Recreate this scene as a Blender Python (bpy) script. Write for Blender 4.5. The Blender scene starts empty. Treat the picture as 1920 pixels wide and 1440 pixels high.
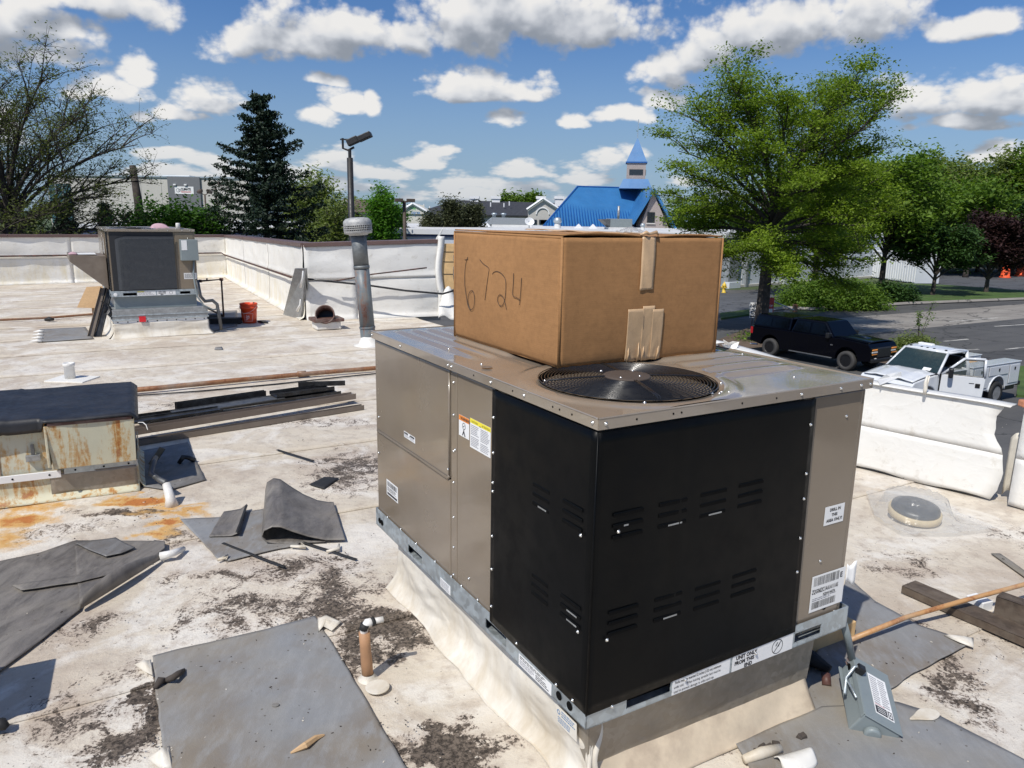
import bpy, bmesh, math, random
import numpy as np
from mathutils import Vector, Matrix, noise as mn
R = math.radians
S = bpy.context.scene
COL = S.collection
random.seed(7)

# ------------------------------------------------------------ camera (solved from the big unit's edges)
CF, CP, CR, CH = 1416.5, 0.217063765, 0.0174511175, 2.0168
_c, _s, _cr, _sr = math.cos(CP), math.sin(CP), math.cos(CR), math.sin(CR)
cam = bpy.data.cameras.new('camera'); camo = bpy.data.objects.new('camera', cam); COL.objects.link(camo)
cam.sensor_width = 36; cam.lens = 36*CF/1920; cam.clip_start = .05; cam.clip_end = 3000
_r = Vector((1, 0, 0)); _u = Vector((0, _s, _c)); _f = Vector((0, _c, -_s))
_r2 = _cr*_r+_sr*_u; _u2 = -_sr*_r+_cr*_u
camo.matrix_world = Matrix(((_r2.x, _u2.x, -_f.x, 0), (_r2.y, _u2.y, -_f.y, 0), (_r2.z, _u2.z, -_f.z, CH), (0, 0, 0, 1)))
S.camera = camo
S.render.resolution_x = 1024; S.render.resolution_y = 768

# survey helpers: where a sight line of the photograph meets a level, or a distance
def ray(px, py):
    a = (px-960)/CF; b = -(py-720)/CF
    r = _cr*a-_sr*b; u = _sr*a+_cr*b
    return Vector((r, u*_s+_c, u*_c-_s))
def at(px, py, z=0.0):
    d = ray(px, py); t = (z-CH)/d.z
    return Vector((0, 0, CH))+d*t
def far(px, py, y):
    d = ray(px, py)
    return Vector((0, 0, CH))+d*(y/d.y)

# ------------------------------------------------------------ world, sun, exposure
SUN_AZ = math.atan2(-.53, -.85)      # direction to the sun in plan (x, y) = (-.53,-.85)
SUN_EL = R(52)
S.view_settings.view_transform = 'Standard'; S.view_settings.look = 'None'
S.view_settings.gamma = 1; S.view_settings.use_curve_mapping = False
S.view_settings.exposure = 0.0
sl = bpy.data.lights.new('sun', 'SUN'); sl.energy = 4.3; sl.angle = R(.5); sl.color = (1, .955, .88)
so = bpy.data.objects.new('sun', sl); COL.objects.link(so)
sd = Vector((-.53*math.cos(SUN_EL), -.85*math.cos(SUN_EL), math.sin(SUN_EL)))
so.rotation_euler = sd.to_track_quat('Z', 'Y').to_euler(); so.location = sd*30

class NT:
    def __init__(s, tree): s.t = tree; s.n = tree.nodes; s.l = tree.links
    def new(s, typ, **kw):
        n = s.n.new(typ)
        for k, v in kw.items(): setattr(n, k, v)
        return n
    def put(s, sock, v):
        if v is None: return
        if isinstance(v, bpy.types.NodeSocket): s.l.new(v, sock)
        else:
            if isinstance(v, (tuple, list)) and len(v) == 3 and sock.type == 'RGBA': v = (*v, 1)
            sock.default_value = v
    def math(s, op, a, b=None, c=None, clamp=False):
        n = s.new('ShaderNodeMath', operation=op, use_clamp=clamp)
        s.put(n.inputs[0], a); s.put(n.inputs[1], b); s.put(n.inputs[2], c); return n.outputs[0]
    def vm(s, op, a, b=None, scale=None):
        n = s.new('ShaderNodeVectorMath', operation=op)
        s.put(n.inputs[0], a); s.put(n.inputs[1], b)
        if scale is not None: s.put(n.inputs['Scale'], scale)
        return n.outputs['Value'] if op in ('LENGTH', 'DISTANCE', 'DOT_PRODUCT') else n.outputs[0]
    def mix(s, f, a, b, blend='MIX'):
        n = s.new('ShaderNodeMix', data_type='RGBA', blend_type=blend)
        s.put(n.inputs[0], f); s.put(n.inputs[6], a); s.put(n.inputs[7], b); return n.outputs[2]
    two = False
    def noise(s, vec, scale, detail=4, rough=.55, dist=0, out=0):
        n = s.new('ShaderNodeTexNoise')
        if s.two: n.noise_dimensions = '2D'
        s.put(n.inputs['Vector'], vec)
        n.inputs['Scale'].default_value = scale; n.inputs['Detail'].default_value = detail
        n.inputs['Roughness'].default_value = rough; n.inputs['Distortion'].default_value = dist
        return n.outputs[out]
    def ramp(s, f, stops, interp='LINEAR'):
        n = s.new('ShaderNodeValToRGB'); cr = n.color_ramp; cr.interpolation = interp
        while len(cr.elements) < len(stops): cr.elements.new(.5)
        for e, (p, c) in zip(cr.elements, stops):
            e.position = p; e.color = (c, c, c, 1) if not isinstance(c, (tuple, list)) else (*c[:3], 1)
        s.put(n.inputs[0], f); return n.outputs[0]
    def ss(s, v, a, b, lo=0.0, hi=1.0):
        n = s.new('ShaderNodeMapRange', interpolation_type='SMOOTHSTEP'); s.put(n.inputs[0], v)
        n.inputs[1].default_value = a; n.inputs[2].default_value = b; n.inputs[3].default_value = lo; n.inputs[4].default_value = hi
        return n.outputs[0]
    def sep(s, v):
        n = s.new('ShaderNodeSeparateXYZ'); s.put(n.inputs[0], v); return n.outputs
    def comb(s, x, y, z):
        n = s.new('ShaderNodeCombineXYZ'); s.put(n.inputs[0], x); s.put(n.inputs[1], y); s.put(n.inputs[2], z); return n.outputs[0]

W = bpy.data.worlds.new('World'); S.world = W; W.use_nodes = True
w = NT(W.node_tree); w.n.clear()
sky = w.new('ShaderNodeTexSky', sky_type='NISHITA', sun_disc=False, sun_elevation=SUN_EL, air_density=1.0, dust_density=.6, ozone_density=2.2)
sky.sun_rotation = math.pi/2-SUN_AZ
geo = w.new('ShaderNodeTexCoord').outputs['Generated']
d = w.vm('NORMALIZE', geo)
x, y, z = w.sep(d)
az = w.math('ARCTAN2', x, y); el = w.math('ARCSINE', z)
# every cloud: azimuth/elevation of its middle and its half width, height above and below the middle
CL = [(560,85,185,85,38),(650,60,150,60,40),(480,75,90,60,45),(880,55,180,80,55),(1050,50,230,90,45),(760,70,90,50,40),(1000,20,250,70,60),
 (880,185,130,75,14),(980,180,105,45,14),(395,190,72,55,18),(330,208,66,26,12),(40,60,130,90,60),(190,10,170,45,30),(90,100,100,50,30),
 (245,140,40,38,20),(200,175,70,40,18),(650,195,62,34,22),(590,222,60,22,16),(696,195,20,32,22),(625,160,50,20,12),(940,235,50,28,10),(1070,238,42,28,10),
 (1450,60,210,85,50),(1330,85,85,60,60),(1640,45,100,60,35),(1250,120,90,45,40),(1830,35,115,35,22),(1720,200,90,70,40),(1860,195,110,60,26),(1810,240,110,22,14),
 (1880,300,60,40,20),(1170,225,80,28,14),(1230,195,60,30,18),(1150,300,62,42,20),(640,310,75,45,20),(560,318,80,30,18),(720,325,80,32,16),
 (800,300,75,24,14),(880,345,90,24,14),(990,320,90,26,14),(1090,330,70,30,14),(340,300,100,20,14),(430,320,60,30,16),(310,330,110,20,14),(470,262,24,12,8),
 (840,290,30,12,8),(960,350,120,20,16),(600,350,120,20,16),(0,240,60,60,30),(265,212,30,18,10)]
def cloud_group(name, blobs, general):
    g = bpy.data.node_groups.new(name, 'ShaderNodeTree')
    g.interface.new_socket('P', in_out='INPUT', socket_type='NodeSocketVector')
    g.interface.new_socket('F', in_out='OUTPUT', socket_type='NodeSocketFloat')
    gg = NT(g); gg.two = True; gi = gg.new('NodeGroupInput'); go = gg.new('NodeGroupOutput')
    pw = gi.outputs[0]; acc = None
    for (px, py, rx, ru, rd) in blobs:
        q = ray(px, py).normalized(); ca, ce = math.atan2(q.x, q.y), math.asin(q.z); a_, b_, c_ = CF/rx, CF/ru, CF/rd
        n1 = gg.new('ShaderNodeVectorMath', operation='MULTIPLY_ADD'); gg.put(n1.inputs[0], pw); n1.inputs[1].default_value = (a_, b_, 0); n1.inputs[2].default_value = (-ca*a_, -ce*b_, 0)
        n2 = gg.new('ShaderNodeVectorMath', operation='MULTIPLY_ADD'); gg.put(n2.inputs[0], pw); n2.inputs[1].default_value = (-a_, -c_, 0); n2.inputs[2].default_value = (ca*a_, ce*c_, 0)
        f = gg.vm('LENGTH', gg.vm('MAXIMUM', n1.outputs[0], n2.outputs[0]))
        acc = f if acc is None else gg.math('MINIMUM', acc, f)
    acc = gg.math('SUBTRACT', 1.0, acc)
    if general:   # the rest of the sky carries the same kind of cumulus, strung out towards the horizon
        _x, ge, _z = gg.sep(pw)
        st = gg.vm('MULTIPLY', pw, gg.comb(1.0, gg.ss(ge, 0, .5, 3.6, 1.6), 1.0))
        gen = gg.noise(st, 4.5, 2, .5)
        gen = gg.math('MULTIPLY', gg.math('SUBTRACT', gen, gg.ss(ge, .02, .16, .50, .60)), 4.0)
        w_ = gg.math('MAXIMUM', gg.math('MAXIMUM', gg.ss(gg.math('ABSOLUTE', _x), .62, .8, 0, 1), gg.ss(ge, .33, .45, 0, 1)), gg.ss(ge, .09, .03, 0, 1))
        gen = gg.math('SUBTRACT', gen, gg.math('MULTIPLY', gg.math('SUBTRACT', 1.0, w_), 1.5))
        acc = gg.math('MAXIMUM', acc, gen)
    acc = gg.math('MINIMUM', acc, .8)
    gg.l.new(acc, go.inputs[0]); return g
G1 = cloud_group('cloud_field', CL, True)
G2 = cloud_group('cloud_shade', sorted(CL, key=lambda c: -c[2]*c[3])[:34], False)
P0 = w.comb(az, el, 0.0)
wv = w.vm('SUBTRACT', w.noise(P0, 9, 2, .5, out=1), (.5, .5, .5))
PW = w.vm('ADD', P0, w.vm('SCALE', wv, scale=.05))
def cf(off, det, grp):
    n = w.new('ShaderNodeGroup'); n.node_tree = grp
    w.put(n.inputs[0], w.vm('ADD', PW, off) if off else PW)
    q = w.sep(w.vm('ADD', P0, off or (0, 0, 0)))
    lg = w.math('MULTIPLY', w.math('LOGARITHM', w.math('MAXIMUM', w.math('ADD', q[1], .07), .02), math.e), .36)
    fl = w.noise(w.comb(q[0], lg, 0), 16, det, .60)
    if off is None or True:
        vo = w.new('ShaderNodeTexVoronoi', voronoi_dimensions='2D'); w.put(vo.inputs['Vector'], w.comb(q[0], lg, 0)); vo.inputs['Scale'].default_value = 17; vo.inputs['Detail'].default_value = 2.5 if off is None else 1; vo.inputs['Roughness'].default_value = .6; vo.inputs['Lacunarity'].default_value = 2.3
        fl = w.math('ADD', w.math('MULTIPLY', fl, .72), w.math('MULTIPLY', w.math('SUBTRACT', .95, vo.outputs['Distance']), .27))
    return w.math('ADD', n.outputs[0], w.math('MULTIPLY', w.math('SUBTRACT', fl, .5), 1.75))
F0 = cf(None, 6, G1); F1 = cf((-.007, .024, 0), 3, G2)
cover = w.ss(F0, -.10, .34)
shade = w.ss(F1, -.35, .9)
lump = w.ss(w.math('SUBTRACT', F0, F1), -.5, .4)
lit = w.math('ADD', w.math('MULTIPLY', w.math('SUBTRACT', 1.0, shade), .66), w.math('MULTIPLY', lump, .50), clamp=True)
ccol = w.ramp(lit, [(0, (.34, .375, .43)), (.3, (.50, .53, .585)), (.6, (.70, .725, .77)), (.8, (.88, .89, .91)), (1, (1.04, 1.02, .99))])
ccol = w.vm('SCALE', ccol, scale=8.4)
hz = w.ss(el, .0, .25, .68, 0)
skc = w.mix(1.0, sky.outputs[0], (.50, .72, 1.02), 'MULTIPLY')
skc = w.mix(hz, skc, (3.3, 4.4, 5.7))
ccol = w.mix(w.ss(el, .0, .12, .55, 0), ccol, (4.3, 4.9, 5.6))
below = w.ss(el, -.02, 0, 0, 1)
res = w.mix(w.math('MULTIPLY', cover, w.math('MULTIPLY', below, .96)), skc, ccol)
bg = w.new('ShaderNodeBackground'); w.put(bg.inputs[0], res); bg.inputs[1].default_value = .1
wo = w.new('ShaderNodeOutputWorld'); w.l.new(bg.outputs[0], wo.inputs[0])
W.cycles.sampling_method = 'MANUAL'; W.cycles.sample_map_resolution = 512

# ------------------------------------------------------------ materials
MATS = {}
def newmat(name):
    m = bpy.data.materials.new(name); m.use_nodes = True
    n = NT(m.node_tree); b = n.n['Principled BSDF']; MATS[name] = m
    return m, n, b
def bump(n, b, h, strength=.3, dist=.01):
    k = n.new('ShaderNodeBump'); k.inputs['Strength'].default_value = strength; k.inputs['Distance'].default_value = dist
    n.put(k.inputs['Height'], h); n.l.new(k.outputs[0], b.inputs['Normal'])
def simple(name, col, rough=.5, metal=0, var=.15, scale=6, bmp=0, bscale=40, spec=.5, dirt=None, coat=0, emis=None, island=0):
    m, n, b = newmat(name)
    o = n.new('ShaderNodeTexCoord').outputs['Object']
    f = n.noise(o, scale, 5, .6)
    dk = tuple(c*(1-var) for c in col); lt = tuple(min(1, c*(1+var)) for c in col)
    c = n.mix(n.ramp(f, [(.3, 0), (.7, 1)]), dk, lt)
    if dirt:
        f2 = n.noise(o, dirt[1], 7, .65)
        c = n.mix(n.math('MULTIPLY', n.ramp(f2, [(.45, 0), (.68, 1)]), dirt[2]), c, dirt[0])
    if island:
        r = n.new('ShaderNodeNewGeometry').outputs['Random Per Island']
        c = n.mix(1.0, c, n.ramp(r, [(0, 1-island), (1, 1.0)]), 'MULTIPLY')
    n.put(b.inputs['Base Color'], c)
    rr = n.ss(n.noise(o, scale*2.3, 4, .6), .3, .7, max(0, rough-.08), min(1, rough+.08)); n.put(b.inputs['Roughness'], rr)
    b.inputs['Metallic'].default_value = metal; b.inputs['Specular IOR Level'].default_value = spec
    b.inputs['Coat Weight'].default_value = coat
    if bmp: bump(n, b, n.noise(o, bscale, 5, .6), bmp, .004)
    if emis: n.put(b.inputs['Emission Color'], emis); b.inputs['Emission Strength'].default_value = 1
    return m
def M_(k): return MATS[k]

def blobmask(n, blobs, pos, warp):
    """soft patches at given places of the roof (stains that stay where they are)"""
    acc = None
    for (bx, by, rx, ry, st) in blobs:
        q = n.new('ShaderNodeVectorMath', operation='MULTIPLY_ADD'); n.put(q.inputs[0], warp); q.inputs[1].default_value = (st/rx, st/ry, 0); q.inputs[2].default_value = (-bx*st/rx, -by*st/ry, 0)
        v = n.math('SUBTRACT', st, n.vm('LENGTH', q.outputs[0]), clamp=False)
        acc = v if acc is None else n.math('MAXIMUM', acc, v)
    return n.math('MAXIMUM', acc, 0.0)
def roof_mat():
    m, n, b = newmat('roof_membrane'); n.two = True
    g_ = n.new('ShaderNodeNewGeometry'); pos = g_.outputs['Position']
    p2 = n.vm('MULTIPLY', pos, (1, 1, .3))
    wv = n.vm('SUBTRACT', n.noise(p2, 3.2, 5, .6, out=1), (.5, .5, .5))
    warp = n.vm('ADD', p2, n.vm('SCALE', wv, scale=.55)); warp = n.vm('MULTIPLY', warp, (1, 1, 0))
    c = n.mix(n.ramp(n.noise(p2, .55, 5, .6), [(.35, 0), (.65, 1)]), (.665, .60, .50), (.57, .50, .40))
    # stretched along the sheets
    rot = n.new('ShaderNodeVectorRotate', rotation_type='Z_AXIS'); n.put(rot.inputs['Vector'], pos); rot.inputs['Angle'].default_value = -.534
    st = n.vm('MULTIPLY', rot.outputs[0], (.95, 1.15, 1))
    c = n.mix(n.ramp(n.noise(st, 1.1, 7, .60), [(.46, 0), (.62, .7)]), c, (.46, .385, .31))
    c = n.mix(n.ramp(n.noise(st, 1.5, 8, .62, .6), [(.50, 0), (.62, .6)]), c, (.76, .73, .67))
    c = n.mix(n.ramp(n.noise(p2, 9, 8, .75), [(.50, 0), (.70, .6)]), c, (.36, .29, .23))
    fine = n.noise(p2, 60, 8, .75)
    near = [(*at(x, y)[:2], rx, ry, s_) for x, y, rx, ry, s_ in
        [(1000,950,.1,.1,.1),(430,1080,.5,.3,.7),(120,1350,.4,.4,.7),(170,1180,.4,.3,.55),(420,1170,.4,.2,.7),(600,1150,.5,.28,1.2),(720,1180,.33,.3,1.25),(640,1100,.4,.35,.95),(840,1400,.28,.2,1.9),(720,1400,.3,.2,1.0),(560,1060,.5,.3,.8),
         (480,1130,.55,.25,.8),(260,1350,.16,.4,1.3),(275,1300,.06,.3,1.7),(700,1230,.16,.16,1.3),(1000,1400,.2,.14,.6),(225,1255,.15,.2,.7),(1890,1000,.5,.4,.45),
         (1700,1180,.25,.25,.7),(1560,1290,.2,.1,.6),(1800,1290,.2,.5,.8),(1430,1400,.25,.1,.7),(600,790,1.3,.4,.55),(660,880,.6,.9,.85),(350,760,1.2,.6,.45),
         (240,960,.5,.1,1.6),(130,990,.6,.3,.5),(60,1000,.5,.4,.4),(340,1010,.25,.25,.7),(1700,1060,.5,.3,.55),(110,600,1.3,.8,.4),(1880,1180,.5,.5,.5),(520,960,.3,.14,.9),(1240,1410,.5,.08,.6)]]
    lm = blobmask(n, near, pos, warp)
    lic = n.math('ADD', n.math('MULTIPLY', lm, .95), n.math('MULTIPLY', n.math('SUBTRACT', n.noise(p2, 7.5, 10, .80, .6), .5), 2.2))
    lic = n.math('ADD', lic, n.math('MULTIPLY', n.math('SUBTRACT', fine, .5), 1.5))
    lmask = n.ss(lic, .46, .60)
    wh = blobmask(n, [(*at(x, y)[:2], rx, ry, s_) for x, y, rx, ry, s_ in [(560,1180,1.0,.4,.9),(620,1040,.7,.5,1),(700,880,.5,.8,1),(120,980,.8,.35,1),(1750,1400,.5,.5,.8),(1750,1100,.8,.5,.7),(500,700,2,1,.8),(620,640,2,1.2,1),(200,680,2.5,1,.8),(700,1000,.5,.5,.9),(350,1050,.4,.3,.8),(60,1180,1,.5,.5)]], pos, warp)
    c = n.mix(n.math('MULTIPLY', n.ss(n.math('ADD', wh, n.math('MULTIPLY', n.math('SUBTRACT', n.noise(p2, 4, 8, .7), .5), 1.6)), .3, .9), .6), c, (.72, .675, .61))
    c = n.mix(n.math('MULTIPLY', n.ss(lic, .2, .5), n.math('MULTIPLY', n.ss(lm, 0, .5), .5)), c, (.40, .31, .25))
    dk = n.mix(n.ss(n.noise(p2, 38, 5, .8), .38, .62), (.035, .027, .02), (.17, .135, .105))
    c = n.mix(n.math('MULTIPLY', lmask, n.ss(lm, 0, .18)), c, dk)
    rust = [(*at(x, y)[:2], rx, ry, s_) for x, y, rx, ry, s_ in [(262,938,.26,.13,1.8),(300,985,.18,.14,1.5),(20,975,.5,.2,1.1),(330,950,.35,.12,.75),(60,950,.4,.14,.9),(300,1000,.2,.2,.8),(20,1010,.3,.3,.8),(340,965,.5,.1,.8),(290,1010,.25,.1,.9)]]
    rm = blobmask(n, rust, pos, warp)
    rr = n.math('ADD', rm, n.math('MULTIPLY', n.math('SUBTRACT', n.noise(p2, 8, 8, .7), .5), 1.0))
    c = n.mix(n.math('MULTIPLY', n.ss(rr, .12, .7), n.ss(rm, 0, .25)), c, (.60, .36, .13))
    c = n.mix(n.math('MULTIPLY', n.ss(rr, .62, 1.05), .85), c, (.42, .13, .03))
    # specks and grit
    vo = n.new('ShaderNodeTexVoronoi'); n.put(vo.inputs['Vector'], p2); vo.inputs['Scale'].default_value = 34
    sp = n.math('MULTIPLY', n.math('LESS_THAN', vo.outputs['Distance'], .11), n.math('GREATER_THAN', n.sep(vo.outputs['Color'])[0], .72))
    c = n.mix(n.math('MULTIPLY', sp, .75), c, (.09, .07, .055))
    n.put(b.inputs['Base Color'], c)
    n.put(b.inputs['Roughness'], n.ss(n.noise(p2, 5, 4), .3, .7, .55, .85)); b.inputs['Specular IOR Level'].default_value = .35
    hgt = n.math('ADD', n.math('MULTIPLY', n.noise(p2, 11, 6, .6), .8), n.math('ADD', n.math('MULTIPLY', fine, .35), n.math('MULTIPLY', n.noise(p2, 3, 3), 1.2)))
    bump(n, b, hgt, .55, .02)
roof_mat()
def wall_mem(name, tint=(.80, .775, .715), stain=(.62, .55, .36), amt=.7, low=.55):
    m, n, b = newmat(name)
    pos = n.new('ShaderNodeNewGeometry').outputs['Position']
    zc = n.sep(pos)[2]
    st = n.vm('MULTIPLY', pos, (1, 1, .28))
    v = n.math('MULTIPLY', n.ramp(n.noise(st, 3.2, 8, .7, .5), [(.42, 0), (.68, 1)]), n.ss(zc, low+.15, low-.2, .12, amt))
    c = n.mix(v, tint, stain)
    c = n.mix(n.ramp(n.noise(pos, 1.3, 5), [(.4, 0), (.7, .3)]), c, (.66, .63, .57))
    c = n.mix(n.math('MULTIPLY', n.ramp(n.noise(pos, 7, 8, .75), [(.56, 0), (.70, .5)]), 1.0), c, (.45, .40, .32))
    n.put(b.inputs['Base Color'], c); b.inputs['Roughness'].default_value = .5; b.inputs['Specular IOR Level'].default_value = .4
    cr = n.math('ABSOLUTE', n.math('SUBTRACT', n.noise(n.vm('MULTIPLY', pos, (1, 1, 1.3)), 4.2, 3, .5, .25), .5))
    cr = n.math('POWER', n.math('SUBTRACT', 1.0, n.math('MULTIPLY', cr, 4.0), clamp=True), 3.0)
    cr2 = n.math('ABSOLUTE', n.math('SUBTRACT', n.noise(pos, 9, 2, .5, .2), .5)); cr2 = n.math('POWER', n.math('SUBTRACT', 1.0, n.math('MULTIPLY', cr2, 5.0), clamp=True), 4.0)
    bump(n, b, n.math('ADD', n.math('ADD', n.math('MULTIPLY', cr, .9), n.math('MULTIPLY', cr2, .12)), n.noise(n.vm('MULTIPLY', pos, (1, 1, 2)), 5, 6, .55, .2)), .14, .014)
wall_mem('wall_membrane', (.83, .81, .755), (.70, .60, .36), .75, .6); wall_mem('bright_membrane', (.765, .755, .72), (.7, .66, .56), .35, .2); wall_mem('curb_membrane', (.72, .68, .60), (.47, .38, .25), .95, .20)
simple('tan_membrane', (.60, .50, .37), .6, var=.14, scale=8, bmp=.4, bscale=26, dirt=((.35, .27, .2), 7, .5))
def mat_mat():
    for nm, base, br in (('grey_mat', (.235, .238, .24), (.20, .165, .125)), ('dark_mat', (.17, .168, .166), (.115, .10, .085)), ('worn_mat', (.105, .095, .086), (.25, .228, .20))):
        m, n, b = newmat(nm)
        pos = n.new('ShaderNodeNewGeometry').outputs['Position']
        c = n.mix(n.ramp(n.noise(n.vm('MULTIPLY', pos, (2.2, .8, 1)), 2.6, 8, .72, .6) if nm == 'worn_mat' else n.noise(pos, 1.5, 7, .62, .4), [(.42, 0), (.62, .8)]), base, br)
        c = n.mix(n.ramp(n.noise(n.vm('MULTIPLY', pos, (3, 1, 1)), 6, 8, .72), [(.46, 0), (.66, .8)]), c, tuple(min(1, k*(1.9 if nm == 'worn_mat' else 1.2)) for k in base))
        vo = n.new('ShaderNodeTexVoronoi'); n.put(vo.inputs['Vector'], pos); vo.inputs['Scale'].default_value = 21
        sp = n.math('MULTIPLY', n.math('LESS_THAN', vo.outputs['Distance'], .10), n.math('GREATER_THAN', n.sep(vo.outputs['Color'])[1], .66))
        c = n.mix(n.math('MULTIPLY', sp, .7), c, (.07, .055, .04))
        c = n.mix(n.math('MULTIPLY', n.ramp(n.noise(pos, 1.1, 4), [(.5, 0), (.68, .5)]), 1.0), c, (.30, .25, .17))
        n.put(b.inputs['Base Color'], c); n.put(b.inputs['Roughness'], n.ss(n.noise(pos, 4, 4), .3, .7, .42, .7))
        bump(n, b, n.math('ADD', n.noise(pos, 240, 2, .5), n.math('MULTIPLY', n.noise(pos, 9, 5), 3.0)), .25, .006)
mat_mat()
def rusty(name, paint, rust=(.36, .13, .035), amt=.5, sx=(3.2, 3.2, .5), mid=(.50, .30, .10)):
    m, n, b = newmat(name)
    o = n.new('ShaderNodeTexCoord').outputs['Object']
    st = n.noise(n.vm('MULTIPLY', o, sx), 4.2, 8, .68, .5)
    sp = n.noise(o, 24, 8, .75)
    f = n.math('ADD', n.math('MULTIPLY', st, .75), n.math('MULTIPLY', sp, .35))
    c = n.mix(n.ss(f, .62-amt*.12, .74-amt*.12), paint, mid)
    c = n.mix(n.ss(f, .70-amt*.12, .80-amt*.12), c, rust)
    c = n.mix(n.ramp(n.noise(o, 3, 4), [(.45, 0), (.7, .35)]), c, (.40, .42, .36))
    n.put(b.inputs['Base Color'], c); n.put(b.inputs['Roughness'], n.ss(f, .5, .7, .45, .9))
    bump(n, b, f, .35, .006)
rusty('rusty_cream', (.60, .58, .43), amt=.85); rusty('rusty_pipe', (.20, .085, .04), (.16, .055, .025), 1.1, (2, 2, 2), (.30, .14, .06))
rusty('yellow_rust', (.50, .28, .12), (.26, .10, .035), .9, (2, 2, 2), (.42, .20, .08)); rusty('galv_rust', (.115, .14, .16), (.15, .05, .03), .95, (2.4, 2.4, .35), (.16, .10, .085)); rusty('cream_paint', (.57, .56, .45), amt=.5)
def galv(name, col=(.52, .58, .61), rough=.42):
    m, n, b = newmat(name)
    o = n.new('ShaderNodeTexCoord').outputs['Object']
    vo = n.new('ShaderNodeTexVoronoi'); n.put(vo.inputs['Vector'], o); vo.inputs['Scale'].default_value = 42
    f = n.sep(vo.outputs['Color'])[0]
    c = n.mix(f, tuple(k*.8 for k in col), tuple(min(1, k*1.12) for k in col))
    c = n.mix(n.ramp(n.noise(o, 6, 6, .6), [(.4, 0), (.7, .5)]), c, tuple(k*.6 for k in col))
    n.put(b.inputs['Base Color'], c); b.inputs['Metallic'].default_value = .65; n.put(b.inputs['Roughness'], n.ss(f, 0, 1, rough-.08, rough+.12))
galv('galvanised'); galv('cap_metal', (.46, .46, .45), .6); galv('cap_metal_dark', (.22, .235, .24), .6); MATS['cap_metal'].node_tree.nodes['Principled BSDF'].inputs['Metallic'].default_value = .25; galv('galv_dull', (.40, .41, .41), .5); galv('skirt_metal', (.36, .325, .275), .55); galv('dark_galv', (.16, .165, .17), .5)
simple('taupe_paint', (.212, .170, .124), .2, var=.03, scale=1.5, spec=.7, dirt=((.25, .212, .175), 1.3, .35), bmp=.5, bscale=1.6, coat=.15)
simple('taupe_top', (.26, .215, .165), .16, var=.05, scale=3.5, spec=.9, dirt=((.31, .28, .25), 1.9, .45), bmp=.35, bscale=2, coat=.5)
simple('brown_taupe', (.175, .14, .11), .45, var=.1, scale=3, dirt=((.3, .26, .21), 4, .4))
simple('black_guard', (.0016, .0021, .0027), .40, var=.2, scale=5, spec=.12, dirt=((.0045, .0045, .0042), 2.2, .8), bmp=.2, bscale=3)
simple('black_plastic', (.012, .012, .013), .4, spec=.5)
simple('black_wire', (.012, .012, .013), .28, spec=.7)
simple('void', (.004, .004, .004), .9, spec=.1)
simple('screw_steel', (.72, .72, .70), .3, metal=.85, var=.05)
simple('white_label', (.80, .80, .79), .45, var=.03)
simple('label_ink', (.03, .03, .035), .6, var=.1)
simple('grey_ink', (.30, .30, .33), .6, var=.1)
simple('blue_ink', (.09, .22, .42), .6)
simple('orange_ink', (.80, .25, .04), .5); simple('yellow_ink', (.85, .72, .05), .5)
simple('red_ink', (.55, .05, .05), .5); simple('green_ink', (.06, .42, .12), .5)
def cardboard(name, col, k=1):
    m, n, b = newmat(name)
    o = n.new('ShaderNodeTexCoord').outputs['Object']
    c = n.mix(n.ramp(n.noise(o, 3, 5, .6), [(.35, 0), (.7, 1)]), tuple(q*.86 for q in col), col)
    c = n.mix(n.ramp(n.noise(n.vm('MULTIPLY', o, (1, 1, 8)), 9, 6, .7), [(.45, 0), (.7, .35)]), c, tuple(min(1, q*1.2) for q in col))
    c = n.mix(n.ramp(n.noise(o, 34, 7, .8), [(.46, 0), (.66, .5)]), c, tuple(q*.66 for q in col))
    n.put(b.inputs['Base Color'], c); b.inputs['Roughness'].default_value = .8; b.inputs['Specular IOR Level'].default_value = .25
    wv = n.new('ShaderNodeTexWave'); wv.bands_direction = 'Z' if k else 'X'; n.put(wv.inputs['Vector'], o); wv.inputs['Scale'].default_value = 38; wv.inputs['Distortion'].default_value = .3
    bump(n, b, n.math('ADD', n.math('MULTIPLY', wv.outputs['Fac'], .05), n.math('MULTIPLY', n.noise(o, 5, 5), 2)), .3, .006)
cardboard('cardboard', (.385, .20, .083)); cardboard('light_cardboard', (.60, .40, .22))
simple('packing_tape', (.56, .38, .22), .34, var=.10, scale=14, bmp=.5, bscale=18)
simple('cardboard_edge', (.22, .12, .055), .85, var=.3, scale=60)
simple('marker_ink', (.028, .022, .02), .6)
simple('coil_fin', (.065, .07, .078), .5, metal=.4, var=.1)
simple('coil_dark', (.02, .021, .024), .6)
simple('switch_grey', (.215, .25, .258), .4, var=.08, scale=5, dirt=((.22, .26, .27), 9, .4))
simple('dark_metal', (.022, .021, .021), .35, metal=.2, dirt=((.08, .085, .09), 9, .6))
simple('bitumen_black', (.016, .0175, .022), .5, var=.35, scale=9, bmp=.3, bscale=20, spec=.45, dirt=((.035, .036, .042), 5, .7))
simple('brown_strip', (.21, .165, .13), .4, var=.1)
simple('white_pvc', (.78, .77, .74), .35, var=.05, dirt=((.5, .45, .38), 9, .5))
simple('black_rubber', (.017, .017, .017), .7, var=.2, scale=12)
simple('gas_pipe', (.045, .028, .024), .6, var=.3, scale=18, dirt=((.20, .07, .045), 15, .8))
simple('bucket_orange', (.74, .075, .018), .35, var=.07)
simple('red_plastic', (.70, .02, .03), .4)
simple('brown_hood', (.10, .045, .035), .5, var=.2, dirt=((.25, .20, .17), 9, .6))
simple('coping_brown', (.135, .085, .075), .45, var=.12, scale=2)
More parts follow.
